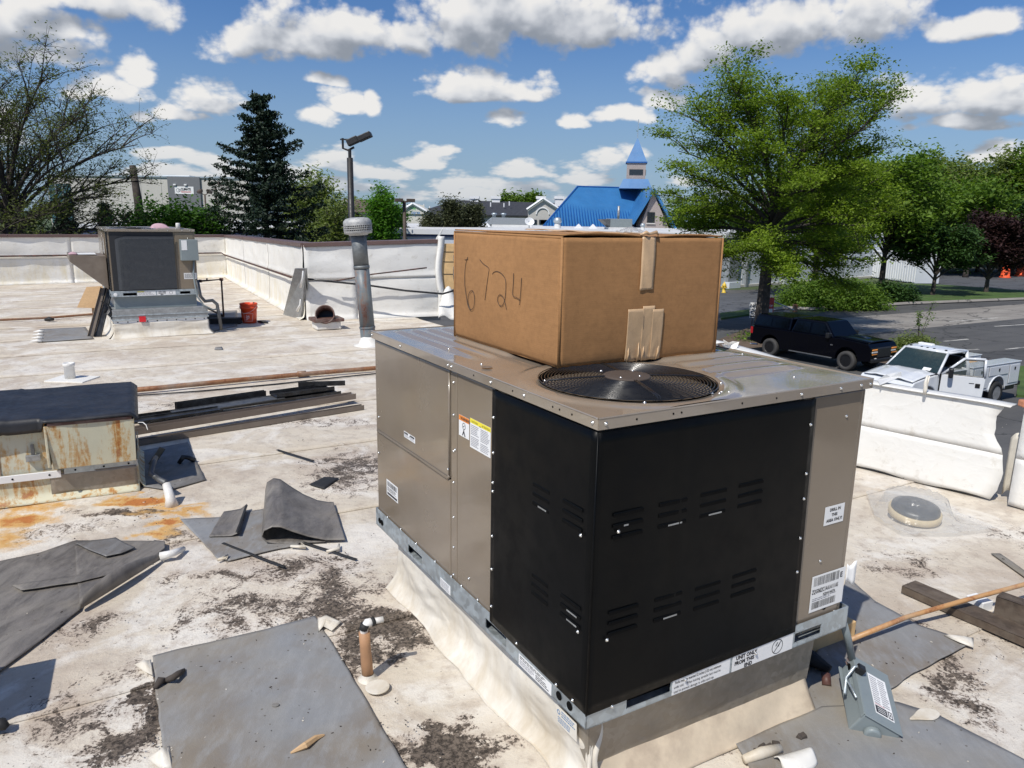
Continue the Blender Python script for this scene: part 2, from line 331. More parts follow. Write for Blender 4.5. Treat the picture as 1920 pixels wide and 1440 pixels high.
simple('pink_insulation', (.52, .34, .38), .9, var=.2, scale=12, bmp=.5)
simple('wood_old', (.085, .062, .045), .75, var=.35, scale=14, bmp=.5, bscale=30, dirt=((.16, .13, .1), 12, .6))
simple('plywood', (.66, .44, .21), .7, var=.15, scale=7, bmp=.2)
simple('torn_felt', (.10, .095, .09), .85, var=.6, scale=13, bmp=.8, dirt=((.42, .40, .38), 10, .9))
simple('craft_paper', (.40, .22, .115), .65, var=.12, bmp=.5, bscale=15)
simple('brick_dust', (.45, .19, .10), .8, var=.3, bmp=.5)
m, n, b = newmat('clear_plastic'); b.inputs['Base Color'].default_value = (.55, .56, .56, 1); b.inputs['Roughness'].default_value = .22
b.inputs['Alpha'].default_value = .26; b.inputs['Specular IOR Level'].default_value = .8
bump(n, b, n.noise(n.new('ShaderNodeTexCoord').outputs['Object'], 14, 4, .5, .6), .6, .02)
simple('cap_rim', (.62, .50, .30), .5); simple('cap_top', (.035, .042, .05), .35, spec=.6)
# asphalt, grass, foliage, bark, buildings
def asphalt(name, a, b_, sc=.35):
    m, n, b = newmat(name)
    pos = n.new('ShaderNodeNewGeometry').outputs['Position']
    rot = n.new('ShaderNodeVectorRotate', rotation_type='Z_AXIS'); n.put(rot.inputs['Vector'], pos); rot.inputs['Angle'].default_value = -.5
    st = n.vm('MULTIPLY', rot.outputs[0], (.25, 1, 1))
    c = n.mix(n.ramp(n.noise(st, sc, 7, .68), [(.38, 0), (.64, 1)]), a, b_)
    c = n.mix(n.ramp(n.noise(pos, 9, 8, .8), [(.5, 0), (.75, .5)]), c, tuple(k*.5 for k in a))
    vo = n.new('ShaderNodeTexVoronoi', feature='DISTANCE_TO_EDGE'); n.put(vo.inputs['Vector'], n.vm('ADD', pos, n.vm('SCALE', n.noise(pos, .7, 4, .6, out=1), scale=2.2))); vo.inputs['Scale'].default_value = .23
    c = n.mix(n.math('MULTIPLY', n.math('LESS_THAN', vo.outputs['Distance'], .014), .7), c, (.02, .02, .02))
    n.put(b.inputs['Base Color'], c); b.inputs['Roughness'].default_value = .85
    bump(n, b, n.noise(pos, 30, 5), .3, .02)
asphalt('asphalt', (.105, .103, .10), (.062, .062, .063)); asphalt('road_asphalt', (.10, .105, .115), (.07, .073, .08)); asphalt('pale_concrete', (.30, .28, .25), (.22, .20, .18), .8)
simple('line_paint', (.62, .60, .55), .6, var=.15, scale=2, dirt=((.16, .15, .14), 1.3, .85))
simple('grass', (.050, .098, .018), .9, var=.35, scale=.9, dirt=((.11, .13, .04), .5, .5), bmp=.8, bscale=9)
simple('far_ground', (.06, .085, .03), .95, var=.3, scale=.05)
simple('mulch', (.12, .085, .06), .95, var=.35, scale=2)
def leafmat(name, c0, c1, trans=.35):
    m = bpy.data.materials.new(name); m.use_nodes = True; n = NT(m.node_tree); b = n.n['Principled BSDF']; MATS[name] = m
    r = n.new('ShaderNodeNewGeometry').outputs['Random Per Island']
    o = n.new('ShaderNodeTexCoord').outputs['Object']
    c = n.mix(r, c0, c1); c = n.mix(n.ramp(n.noise(o, .55, 3), [(.4, 0), (.65, .55)]), c, tuple(k*.62 for k in c0))
    n.put(b.inputs['Base Color'], c); b.inputs['Roughness'].default_value = .6; b.inputs['Specular IOR Level'].default_value = .25
    t = n.new('ShaderNodeBsdfTranslucent'); n.put(t.inputs[0], n.mix(1.0, c, (1.25, 1.35, .6), 'MULTIPLY'))
    ms = n.new('ShaderNodeMixShader'); ms.inputs[0].default_value = trans
    n.l.new(b.outputs[0], ms.inputs[1]); n.l.new(t.outputs[0], ms.inputs[2]); n.l.new(ms.outputs[0], n.n['Material Output'].inputs[0])
leafmat('locust_leaf', (.13, .21, .022), (.27, .37, .04), .45); leafmat('oak_leaf', (.085, .165, .022), (.19, .29, .045), .4); leafmat('dark_leaf', (.025, .065, .014), (.065, .13, .028), .25)
leafmat('spruce_needle', (.012, .028, .016), (.030, .052, .028), .08); leafmat('juniper_leaf', (.045, .055, .028), (.10, .11, .05), .15); leafmat('bright_leaf', (.07, .19, .02), (.14, .30, .04), .45)
leafmat('hedge_leaf', (.035, .105, .012), (.09, .20, .025), .35); leafmat('purple_leaf', (.028, .014, .015), (.055, .024, .022), .15); leafmat('bud_leaf', (.10, .12, .04), (.16, .20, .06), .4)
leafmat('pale_leaf', (.13, .18, .05), (.26, .31, .11), .45); leafmat('twig_brown', (.16, .13, .10), (.10, .08, .065), .0)
simple('bark', (.055, .045, .038), .9, var=.45, scale=5, bmp=.8, bscale=12); simple('bark_grey', (.11, .10, .09), .9, var=.35, scale=5)
simple('white_wall', (.60, .64, .70), .6, var=.06, scale=.4); simple('white_fascia', (.76, .77, .78), .5, var=.04, scale=.4); simple('white_roof', (.62, .62, .61), .7, var=.12, scale=.5)
simple('warehouse_wall', (.52, .50, .455), .7, var=.06, scale=.15); simple('warehouse_grey', (.16, .165, .175), .6, var=.05); simple('teal_glass', (.05, .12, .14), .15, spec=.8)
simple('dark_shingle', (.035, .037, .045), .85, var=.3, scale=2); simple('brown_shingle', (.12, .085, .07), .85, var=.25, scale=2)
simple('stucco', (.50, .485, .455), .8, var=.06, scale=.5); simple('stucco_cream', (.62, .60, .54), .8, var=.06, scale=.5); simple('brick_pink', (.33, .285, .265), .85, var=.12, scale=5)
simple('blue_metal', (.035, .155, .36), .42, var=.10, scale=.5, spec=.4, dirt=((.045, .19, .42), .7, .5)); simple('blue_trim', (.012, .09, .30), .4); simple('window_dark', (.02, .024, .03), .12, spec=.8)
simple('navy_trim', (.015, .03, .09), .5); simple('car_black', (.0008, .001, .003), .12, var=.1, spec=.22, coat=.0); simple('car_white', (.68, .70, .72), .18, var=.03, spec=.5, coat=.6)
simple('car_glass', (.001, .0015, .003), .05, spec=.3); simple('car_glass_green', (.02, .035, .033), .05, spec=.9); simple('tyre', (.016, .016, .016), .75, var=.2); simple('tyre_dusty', (.045, .043, .041), .8)
simple('rim_steel', (.42, .42, .42), .35, metal=.6); simple('rim_black', (.008, .008, .009), .35); simple('lens_red', (.35, .01, .015), .2); simple('lens_amber', (.75, .28, .05), .2); simple('lens_clear', (.6, .6, .58), .15, spec=.8)
simple('hydrant_yellow', (.68, .47, .05), .5); simple('cone_orange', (.80, .10, .03), .6); simple('cabinet_grey', (.24, .26, .28), .5, var=.08); simple('pole_dark', (.022, .021, .021), .5); simple('pole_brown', (.075, .055, .042), .7)

# ------------------------------------------------------------ mesh builder
class B:
    def __init__(s): s.v = []; s.f = []; s.m = []; s.k = 0
    def add(s, vs, fs):
        o = len(s.v); s.v += [tuple(q) for q in vs]; s.f += [tuple(i+o for i in f) for f in fs]; s.m += [s.k]*len(fs); return s
    def box(s, x0, x1, y0, y1, z0, z1, mx=None):
        vs = [Vector(p) for p in ((x0,y0,z0),(x1,y0,z0),(x1,y1,z0),(x0,y1,z0),(x0,y0,z1),(x1,y0,z1),(x1,y1,z1),(x0,y1,z1))]
        if mx is not None: vs = [mx@q for q in vs]
        return s.add(vs, [(0,3,2,1),(4,5,6,7),(0,1,5,4),(1,2,6,5),(2,3,7,6),(3,0,4,7)])
    def prism(s, pts, z0, z1, mx=None):
        n = len(pts); a = sum(pts[i][0]*pts[(i+1) % n][1]-pts[(i+1) % n][0]*pts[i][1] for i in range(n))
        if a < 0: pts = pts[::-1]
        vs = [Vector((p[0], p[1], z0)) for p in pts]+[Vector((p[0], p[1], z1)) for p in pts]
        if mx is not None: vs = [mx@q for q in vs]
        return s.add(vs, [tuple(range(n-1, -1, -1)), tuple(range(n, 2*n))]+[(i, (i+1) % n, (i+1) % n+n, i+n) for i in range(n)])
    def tube(s, pts, r, n=8, cap=True):
        pts = [Vector(p) for p in pts]; rs = r if isinstance(r, (list, tuple)) else [r]*len(pts)
        vs = []; up = Vector((0, 0, 1)); prev = None
        for i, p in enumerate(pts):
            t = (pts[min(i+1, len(pts)-1)]-pts[max(i-1, 0)]).normalized()
            if prev is None:
                a = t.cross(up if abs(t.z) < .95 else Vector((1, 0, 0))).normalized()
            else:
                a = (prev-t*prev.dot(t)).normalized()
            prev = a; b = t.cross(a)
            for k in range(n):
                q = 2*math.pi*k/n; vs.append(p+(a*math.cos(q)+b*math.sin(q))*rs[i])
        fs = [(i*n+k, i*n+(k+1) % n, (i+1)*n+(k+1) % n, (i+1)*n+k) for i in range(len(pts)-1) for k in range(n)]
        if cap: fs += [tuple(range(n-1, -1, -1)), tuple((len(pts)-1)*n+k for k in range(n))]
        return s.add(vs, fs)
    def lathe(s, prof, n=24, c=(0, 0, 0), mx=None, cap=True):
        vs = []
        for (r, z) in prof:
            for k in range(n):
                q = 2*math.pi*k/n; p = Vector((c[0]+r*math.cos(q), c[1]+r*math.sin(q), c[2]+z)); vs.append(mx@p if mx is not None else p)
        m_ = len(prof)
        fs = [(i*n+k, i*n+(k+1) % n, (i+1)*n+(k+1) % n, (i+1)*n+k) for i in range(m_-1) for k in range(n)]
        if cap: fs += [tuple(range(n-1, -1, -1)), tuple((m_-1)*n+k for k in range(n))]
        return s.add(vs, fs)
    def grid(s, fn, nu, nv):
        vs = [fn(i/nu, j/nv) for j in range(nv+1) for i in range(nu+1)]
        fs = [(j*(nu+1)+i, j*(nu+1)+i+1, (j+1)*(nu+1)+i+1, (j+1)*(nu+1)+i) for j in range(nv) for i in range(nu)]
        return s.add(vs, fs)
    def quad(s, a, b, c, d): return s.add([a, b, c, d], [(0, 1, 2, 3)])
    def mesh(s, name='m', mats=(), smooth=False):
        me = bpy.data.meshes.new(name); me.from_pydata([tuple(q) for q in s.v], [], s.f)
        for m_ in mats: me.materials.append(M_(m_))
        if len(mats) > 1: me.polygons.foreach_set('material_index', s.m)
        if smooth: me.polygons.foreach_set('use_smooth', [True]*len(me.polygons))
        me.update(); return me
def plain(name): return name
def link(name, me, parent=None, loc=None, rz=None, mx=None, label=None):
    o = bpy.data.objects.new(name, me); COL.objects.link(o)
    if parent: o.parent = parent
    if mx is not None: o.matrix_local = mx
    if loc is not None: o.location = loc
    if rz is not None: o.rotation_euler = (0, 0, rz)
    if label: o['label'] = label
    return o
def mk(name, b, mat, parent=None, smooth=False, bevel=0, solid=0, label=None, auto=None, **k):
    mats = (mat,) if isinstance(mat, str) else mat
    o = link(name, b.mesh(name, mats, smooth), parent, label=label, **k)
    if solid:
        m_ = o.modifiers.new('s', 'SOLIDIFY'); m_.thickness = solid; m_.offset = 0
    if bevel:
        m_ = o.modifiers.new('b', 'BEVEL'); m_.width = bevel; m_.segments = 2; m_.limit_method = 'ANGLE'; m_.angle_limit = R(35)
    return o
def tag(o, label, cat, group=None):
    o['label'] = label; o['category'] = cat
    if group: o['group'] = group
    return o
def thing(name, label, cat, loc=(0, 0, 0), rz=0, group=None):
    o = bpy.data.objects.new(name, None); COL.objects.link(o); o.location = loc; o.rotation_euler = (0, 0, rz); o.empty_display_size = .2
    return tag(o, label, cat, group)
def struct(o): o['kind'] = 'structure'; return o
def stuff(o): o['kind'] = 'stuff'; return o
def face_mx(o, xd, yd):
    xd = Vector(xd).normalized(); yd = Vector(yd).normalized(); zd = xd.cross(yd)
    return Matrix(((xd.x, yd.x, zd.x, o[0]), (xd.y, yd.y, zd.y, o[1]), (xd.z, yd.z, zd.z, o[2]), (0, 0, 0, 1)))
def text_geo(s, size, bold=0.0, xs=1.0):
    cu = bpy.data.curves.new('t', 'FONT'); cu.body = s; cu.size = size; cu.offset = bold; cu.resolution_u = 2; cu.align_x = 'LEFT'; cu.space_line = .95
    o = bpy.data.objects.new('t', cu); COL.objects.link(o)
    dg = bpy.context.evaluated_depsgraph_get(); me = bpy.data.meshes.new_from_object(o.evaluated_get(dg))
    vs = [Vector((q.co.x*xs, q.co.y, 0)) for q in me.vertices]; fs = [tuple(p.vertices) for p in me.polygons]
    bpy.data.objects.remove(o); bpy.data.curves.remove(cu); bpy.data.meshes.remove(me)
    return vs, fs
class Lab:
    """a printed sticker in its own plane: paper, then flat print a hair above it"""
    def __init__(s, w_, h_, mats=('white_label', 'label_ink'), curl=None):
        s.w, s.h = w_, h_; s.mats = list(mats); s.b = B(); s.rng = random.Random(int(w_*1e4+h_*3e3)); s.b.box(0, w_, 0, h_, 0, .0008)
    def mi(s, mat):
        if mat not in s.mats: s.mats.append(mat)
        s.b.k = s.mats.index(mat)
    def rect(s, x0, y0, x1, y1, mat='label_ink', z=.0012):
        s.mi(mat); s.b.quad((x0, y0, z), (x1, y0, z), (x1, y1, z), (x0, y1, z)); return s
    def text(s, t, x, y, size, mat='label_ink', bold=0, xs=1.0, z=.0016):
        s.mi(mat); vs, fs = text_geo(t, size, bold, xs); s.b.add([(q.x+x, q.y+y, z) for q in vs], fs); return s
    def lines(s, x0, y0, x1, y1, n, mat='grey_ink', fill=.5):
        hh = (y1-y0)/n
        for i in range(n):
            y = y1-(i+1)*hh+hh*.25; x = x0; end = x0+(x1-x0)*s.rng.uniform(.75, 1)
            while x < end:
                l = (x1-x0)*s.rng.uniform(.06, .2); s.rect(x, y, min(x+l, end), y+hh*fill, mat); x += l+(x1-x0)*.025
        return s
    def bars(s, x0, y0, x1, y1, n=40):
        x = x0; st = (x1-x0)/n
        while x < x1-st:
            l = st*s.rng.choice((.35, .35, .7, 1.1)); s.rect(x, y0, x+l, y1); x += l+st*s.rng.choice((.4, .6, .9))
        return s
    def ring(s, cx, cy, r0, r1, mat='label_ink', n=28, z=.0014):
        s.mi(mat)
        vs = [(cx+r*math.cos(2*math.pi*i/n), cy+r*math.sin(2*math.pi*i/n), z) for r in (r0, r1) for i in range(n)]
        s.b.add(vs, [(i, i+n, (i+1) % n+n, (i+1) % n) for i in range(n)]); return s
    def bar(s, x0, y0, x1, y1, wd, mat='label_ink', z=.0018):
        s.mi(mat); dx, dy = x1-x0, y1-y0; l = math.hypot(dx, dy); nx, ny = -dy/l*wd/2, dx/l*wd/2
        s.b.quad((x0+nx, y0+ny, z), (x0-nx, y0-ny, z), (x1-nx, y1-ny, z), (x1+nx, y1+ny, z)); return s
    def put(s, name, parent, mx, label=None):
        return link(name, s.b.mesh(name, s.mats), parent, mx=mx, label=label)

def fbm(x, y, z=0, o=4):
    v = 0; a = 1
    for i in range(o): v += a*mn.noise((x, y, z)); x *= 2.03; y *= 2.03; z *= 2.03; a *= .5
    return v
def hz(x, y): return .010*mn.noise((x*.55, y*.55, 0))+.004*mn.noise((x*1.9, y*1.9, 3))+.0012*mn.noise((x*8, y*8, 5))

# ------------------------------------------------------------ building frame: e2 along the eaves (u), e1 away from the camera (v)
YAW = .5341
E2 = Vector((math.cos(YAW), math.sin(YAW), 0)); E1 = Vector((-math.sin(YAW), math.cos(YAW), 0))
def uv(u, v, z=0): return E2*u+E1*v+Vector((0, 0, z))
GZ = -4.2
# ground
bb = B(); bb.box(-900, 1500, -300, 2000, GZ-.6, GZ-.012); struct(mk('ground', bb, 'far_ground'))
bb = B(); P = [at(1340, 760, GZ), at(2600, 900, GZ)]
lot = [(-40, 20), (8, -20), (60, -20), (95, 60), (75, 74), (at(1918, 563, GZ)[:2]), (at(1700, 572, GZ)[:2]), (at(1560, 580, GZ)[:2]), (at(1500, 600, GZ)[:2]), (at(1480, 583, GZ)[:2]), (26, 72), (19, 70), (-60, 64), (-60, 30)]
bb.prism([tuple(p) for p in lot], GZ-.2, GZ); struct(mk('parking_lot', bb, 'asphalt'))
# pale concrete lane of the lot along the kerb
bb = B(); a, b_, c, d_ = at(1490, 603, GZ), at(1920, 570, GZ), at(1990, 590, GZ), at(1600, 628, GZ)
bb.prism([tuple(p[:2]) for p in (a, b_, c, d_)], GZ-.1, GZ+.004); struct(mk('concrete_lane', bb, 'pale_concrete'))
# drive beside the white shop, and the road at the back
bb = B(); bb.prism([tuple(at(x, y, GZ)[:2]) for x, y in ((1340, 552), (1500, 545), (1480, 584), (1420, 600), (1340, 598))], GZ-.1, GZ+.006); struct(mk('driveway', bb, 'road_asphalt'))
bb = B(); bb.prism([tuple(at(x, y, GZ)[:2]) for x, y in ((1700, 532), (1780, 538), (1930, 552), (2300, 580), (2300, 520), (1930, 500), (1790, 503), (1700, 508))], GZ-.1, GZ+.005); struct(mk('road', bb, 'road_asphalt'))
isl = [tuple(at(x, y, GZ)[:2]) for x, y in ((1418, 588), (1470, 580), (1520, 583), (1560, 580), (1630, 576), (1700, 572), (1918, 563), (2300, 590), (2300, 565), (1930, 548), (1780, 537), (1700, 533), (1600, 545), (1500, 556), (1430, 575))]
bb = B(); bb.prism(isl, GZ-.1, GZ+.14); struct(mk('grass_verge', bb, 'grass'))
bb = B(); bb.tube([(*p, GZ+.09) for p in isl[:8]], .16, 4); struct(mk('kerb', bb, 'pale_concrete'))
i2 = [tuple(at(x, y, GZ)[:2]) for x, y in ((1350, 590), (1405, 583), (1405, 592), (1352, 600))]
bb = B(); bb.prism(i2, GZ-.1, GZ+.12); struct(mk('grass_island', bb, 'grass'))
i3 = [tuple(at(x, y, GZ)[:2]) for x, y in ((1345, 640), (1400, 618), (1480, 610), (1560, 640), (1450, 665), (1345, 668))]
bb = B(); bb.prism(i3, GZ-.1, GZ+.08); struct(mk('tree_island', bb, 'mulch'))
i4 = [tuple(at(x, y, GZ)[:2]) for x, y in ((1640, 690), (1680, 650), (1750, 645), (1775, 668), (1700, 700))]
bb = B(); bb.prism(i4, GZ-.1, GZ+.08); struct(mk('shrub_island', bb, 'mulch'))
bb = B(); bb.prism([tuple(at(x, y, GZ)[:2]) for x, y in ((1905, 745), (1912, 690), (2100, 690), (2200, 760))], GZ-.1, GZ+.1); struct(mk('grass_strip', bb, 'grass'))
# bay lines
for k, (p, q) in enumerate((((1770, 640), (1815, 636)), ((1765, 660), (1835, 655)), ((1885, 655), (1980, 645)), ((1865, 612), (1960, 606)), ((1780, 603), (1870, 596)), ((1345, 690), (1420, 672)), ((1340, 648), (1362, 643)), ((1400, 655), (1440, 650)), ((1800, 690), (1880, 678)))):
    a, b_ = at(*p, GZ), at(*q, GZ); t = (b_-a).normalized(); nn = Vector((-t.y, t.x, 0))*.06
    bb = B(); bb.add([a+nn, a-nn, b_-nn, b_+nn, *[v_-Vector((0, 0, .1)) for v_ in (a+nn, a-nn, b_-nn, b_+nn)]], [(0, 1, 2, 3), (4, 7, 6, 5), (0, 4, 5, 1), (1, 5, 6, 2), (2, 6, 7, 3), (3, 7, 4, 0)])
    for i in range(8): bb.v[i] = (bb.v[i][0], bb.v[i][1], bb.v[i][2]+.008)
    struct(mk('parking_line', bb, 'line_paint'))

# own building: body and roof sheets
RU = 6.05
bb = B(); foot = [uv(-18, -6), uv(RU+.05, -6), uv(RU+.05, 14.35), uv(4.35, 14.35), uv(4.35, 25.6), uv(-18, 22)]
bb.prism([tuple(p[:2]) for p in foot], GZ, -.05); own = struct(mk('building_body', bb, 'stucco'))
roof = bpy.data.objects.new('flat_roof', None); COL.objects.link(roof); struct(roof)
v0 = 3.37-1.52*5; k = 0
while v0 < 25:
    v1 = v0+1.52
    umax = RU if v0 < 14.2 else 4.35
    umin = -17 if v0 > 4 else -9
    res = .075 if v1 < 6.5 else (.13 if v1 < 12 else .25)
    nu = int((umax-umin)/res); nv = max(4, int(1.52/res))
    def fn(a, b_, v0=v0, umin=umin, umax=umax):
        u = umin+(umax-umin)*a; v = v0-.06*(1-b_)+1.52*b_+.012*mn.noise((u*.8, v0, 0))
        p = uv(u, v); lift = .006*max(0, 1-b_*1.52/.12)
        return (p.x, p.y, hz(p.x, p.y)+lift-.0045*b_)
    bb = B(); bb.grid(fn, nu, nv)
    n0 = len(bb.v)   # front lip of the lap
    lip = [(q[0], q[1], q[2]-.008) for q in bb.v[:nu+1]]
    bb.add(lip, []); bb.f += [(i, n0+i, n0+i+1, i+1) for i in range(nu)]; bb.m += [0]*nu
    o = mk('membrane_sheet', bb, 'roof_membrane', roof, smooth=True)
    v0 = v1

# walls -------------------------------------------------------------
def wall(name, label, A, Bp, zA, zB, mat='wall_membrane', thick=.28, coping=True, panels=None, upper=.52, amp=.018, lower_mat=None, top_over=None, seed=0, copmat='coping_brown'):
    A = Vector((A[0], A[1], 0)); Bp = Vector((Bp[0], Bp[1], 0)); L = (Bp-A).length; t = (Bp-A)/L; nrm = Vector((t.y, -t.x, 0))
    if nrm.dot(A+Bp) > 0: nrm = -nrm       # towards the roof side / the camera
    W_ = thing(name, label, 'wall', A, math.atan2(t.y, t.x)); s_ = 1 if nrm.dot(Vector((-t.y, t.x, 0))) > 0 else -1
    zt = lambda x: zA+(zB-zA)*x/L
    bb = B(); bb.add([(0, -s_*.03, -.1), (L, -s_*.03, -.1), (L, -s_*thick, -.1), (0, -s_*thick, -.1), (0, -s_*.03, zA-.06), (L, -s_*.03, zB-.06), (L, -s_*thick, zB-.06), (0, -s_*thick, zA-.06)], [(0,3,2,1),(4,5,6,7),(0,1,5,4),(1,2,6,5),(2,3,7,6),(3,0,4,7)])
    mk('wall_core', bb, 'stucco', W_)
    if panels is None: n_ = max(1, round(L/4.2)); panels = [i/n_ for i in range(n_+1)]
    for (f0, f1, who) in ((0, upper, 'lower'), (upper, 1, 'upper')):
        for a, b_ in zip(panels[:-1], panels[1:]):
            def fn(p, q, a=a, b_=b_, f0=f0, f1=f1, who=who):
                x = L*(a+(b_-a)*p)+.01*(p > .99); z = zt(x)*(f0+(f1-f0)*q)-(.07*(q > .99) if who == 'upper' else 0)
                if who == 'lower' and q > .99: z += .03
                y = amp*fbm(x*1.1+seed, z*2.2, seed, 3)+amp*.8*math.sin(x*3+z*5+4*mn.noise((x*.7, z, seed)))*mn.noise((x, z*1.5, 7+seed))
                y += (.018 if who == 'upper' and q < .08 else 0)+.02+(.008 if p > .97 else 0)
                if who == 'lower': y += .10*max(0, 1-q*zt(x)*f1/.09)**2   # cant at the foot
                return (x, s_*y, z if q > .001 or who == 'upper' else .004)
            bb = B(); bb.grid(fn, max(6, int(L*(b_-a)/.09)), 14)
            mk('membrane_sheet', bb, (lower_mat or mat) if who == 'lower' else mat, W_, smooth=True, solid=.006)
    if coping:
        n_ = max(1, round(L/2.6))
        for i in range(n_):
            x0, x1 = L*i/n_+.004, L*(i+1)/n_-.004
            bb = B(); y0, y1 = s_*.055, -s_*(thick+.03); y0, y1 = min(y0, y1), max(y0, y1)
            bb.add([(x, y, zt(x)+dz) for dz in (-.075, 0) for (x, y) in ((x0, y0), (x1, y0), (x1, y1), (x0, y1))], [(0,3,2,1),(4,5,6,7),(0,1,5,4),(1,2,6,5),(2,3,7,6),(3,0,4,7)])
            mk('coping', bb, copmat, W_, bevel=.006)
    return W_, t, nrm, L
pL, pC, p2, p3 = Vector((-15.5, 15.6, 0)), Vector((-9.1, 24.2, 0)), Vector((-4.02, 14.6, 0)), Vector((-1.50, 15.62, 0))
pL = pC+(Vector((-13.9, 20.3, 0))-pC)*1.4
wall('parapet_wall', 'long white far-left parapet wall behind the tan rooftop unit, topped with brown metal coping', pL, pC, 1.345, 1.33, seed=1)
wall('parapet_wall', 'white parapet wall running back at an angle between the far corner and the leaning louvered panel', pC, p2, 1.33, 1.475, seed=5, lower_mat='wall_membrane')
wall('parapet_wall', 'bright wrinkled white parapet wall behind the tall rusty vent pipe, torn open at its right end', p2, p3, 1.475, 1.56, 'bright_membrane', seed=9, panels=[0, .36, 1], amp=.03, lower_mat='bright_membrane')
# low right-hand parapet (loose painted boards) ------------------------------
def low_wall(name, label, pts, h, seed, mat='bright_membrane'):
    W_ = thing(name, label, 'wall', (pts[0][0], pts[0][1], 0), 0)
    o = Vector((*pts[0], 0))
    for i in range(len(pts)-1):
        a, b_ = Vector((*pts[i], 0))-o, Vector((*pts[i+1], 0))-o; L = (b_-a).length; t = (b_-a)/L; nn = Vector((-t.y, t.x, 0))
        if nn.dot(a+o) > 0: nn = -nn
        bb = B(); q = [a-nn*.03+t*.12, b_-nn*.03, b_-nn*.12, a-nn*.12+t*.12]
        bb.prism([tuple(p[:2]) for p in q], -.05, h-.05); mk('wall_core', bb, 'stucco', W_)
        n_ = max(1, round(L/1.0))
        for k in range(n_):
            for f0, f1 in ((0, .50), (.50, 1)):
                def fn(p, q, k=k, f0=f0, f1=f1):
                    x = L*(k+p*1.004)/n_; z = h*(f0+(f1-f0)*q); y = .007*fbm(x*1.5+seed, z*3, seed+i, 3)-.004*abs(mn.noise((x*7, z*9, seed)))+.0025*(f0 > 0 and q < .12)+.03*(1-z/h)+.002*(p > .96)
                    if f0 == 0 and q < .01: z = .012+.01*math.sin(x*9)
                    if k == 0 and i == 0: x += (1-p)*(.03+.05*math.sin(z*8+seed)+.03*mn.noise((z*9, 1, seed)))
                    if f0 > 0 and q > .99: z += .012*mn.noise((x*2.4, seed, i))
                    v_ = a+t*x+nn*y; return (v_.x, v_.y, z)
                bb = B(); bb.grid(fn, 14, 8); mk('wall_board', bb, mat, W_, smooth=True, solid=.004)
        bb = B(); bb.grid(lambda p, q: (lambda v_: (v_.x, v_.y, h-.004+.010*mn.noise((p*L*2, q*2, seed))))(a+t*(L*p)+nn*(.03-.16*q)), max(4, int(L*6)), 3)
        mk('top_sheet', bb, mat, W_, smooth=True, solid=.006)
    return W_
P_ = lambda px, py, z=0: tuple(at(px, py, z)[:2])
rA, rB = P_(1868, 940), P_(1608, 875)
dirR = (Vector(rB)-Vector(rA)).normalized(); rC = tuple(Vector(rB)+dirR*.35)
rw = low_wall('parapet_wall', 'low white boarded parapet in front of the white service truck, with a small black bolt in it', [rA, rC, (2.25, 7.95)], .735, 3)
bb = B(); q = at(1659, 757, .5); bb.tube([q+Vector((.10, .10, 0)), q-Vector((.0, .03, 0))], .013, 8); bb.tube([q-Vector((0, .03, 0)), q-Vector((-.005, .04, 0))], .02, 8)
o = mk('bolt', bb, 'black_plastic'); o.parent = rw; o.location = -Vector(rw.location)
low_wall('parapet_wall', 'low parapet running back behind the cardboard box towards the torn wall end', [(2.22, 8.05), (-1.15, 14.9)], .735, 13)
rD = P_(1892, 948); rE = tuple(Vector(rD)+Vector((1.9, -2.1)))
low_wall('parapet_wall', 'white wall stub cut off by the right edge of the photo, reddish rubble on top', [rE, rD], .74, 23)
bb = B(); bb.grid(lambda p, q: (lambda v_: (v_[0], v_[1], v_[2]+.05*math.sin(p*3.1)))(Vector(rA).to_3d()*(1-p)+Vector(rD).to_3d()*p+Vector((.10, .10, .02+.45*q))), 6, 8)
tag(mk('loose_membrane_flap', bb, 'curb_membrane', smooth=True, solid=.005), 'cream flap of loose membrane in the gap between the two right-hand wall pieces', 'membrane flap')
for i, (dx, dy, s_) in enumerate(((0, .03, .05), (.06, .0, .04), (.03, -.05, .035), (.10, -.06, .05))):
    bb = B(); bb.box(-s_, s_, -s_*.7, s_*.7, 0, s_, Matrix.Translation(Vector((*rD, .745))+Vector((dx+.03, dy, .0)))@Matrix.Rotation(i*1.1, 4, 'Z'))
    tag(mk('rubble_chunk', bb, 'brick_dust', bevel=.01), ('leftmost reddish chunk on the wall stub at the right edge', 'second reddish chunk on the wall stub at the right edge', 'smallest reddish chunk on the wall stub at the right edge', 'largest rightmost reddish chunk on the wall stub at the right edge')[i], 'rubble', 'reddish chunks on the right wall stub')

# torn scraps standing up from the right wall top
def scrap(pts, name, label, mat='wall_membrane', cat='membrane scrap', th=.004):
    bb = B(); n_ = len(pts); c_ = sum((Vector(p) for p in pts), Vector())/n_
    bb.add([c_]+pts, [(0, i+1, (i+1) % n_+1) for i in range(n_)])
    return tag(mk(name, bb, mat, solid=th), label, cat)
def px3(px, py, y): return far(px, py, y)
scrap([at(1645, 712, .74), at(1662, 702, .80), at(1680, 699, .80), at(1690, 697, .82), at(1690, 706, .78), at(1668, 715, .76), at(1650, 722, .74)], 'membrane_scrap', 'grey torn flap curling up over the wall top in front of the white truck hood', 'white_roof')
scrap([at(1360, 650, .72), at(1356, 637, .80), at(1366, 643, .79), at(1374, 640, .80), at(1386, 641, .79), at(1382, 652, .74), at(1372, 656, .72)], 'membrane_scrap', 'small white torn scrap between the cardboard box and the black pickup')
bb = B(); q = at(1733, 740, .72); bb.tube([q, q+Vector((.003, .0, .05)), q+Vector((-.004, .0, .10)), q+Vector((.004, 0, .155))], [.012, .016, .012, .006], 7); bb.tube([q+Vector((.012, .0, .06)), q+Vector((.02, 0, .15))], .006, 6)
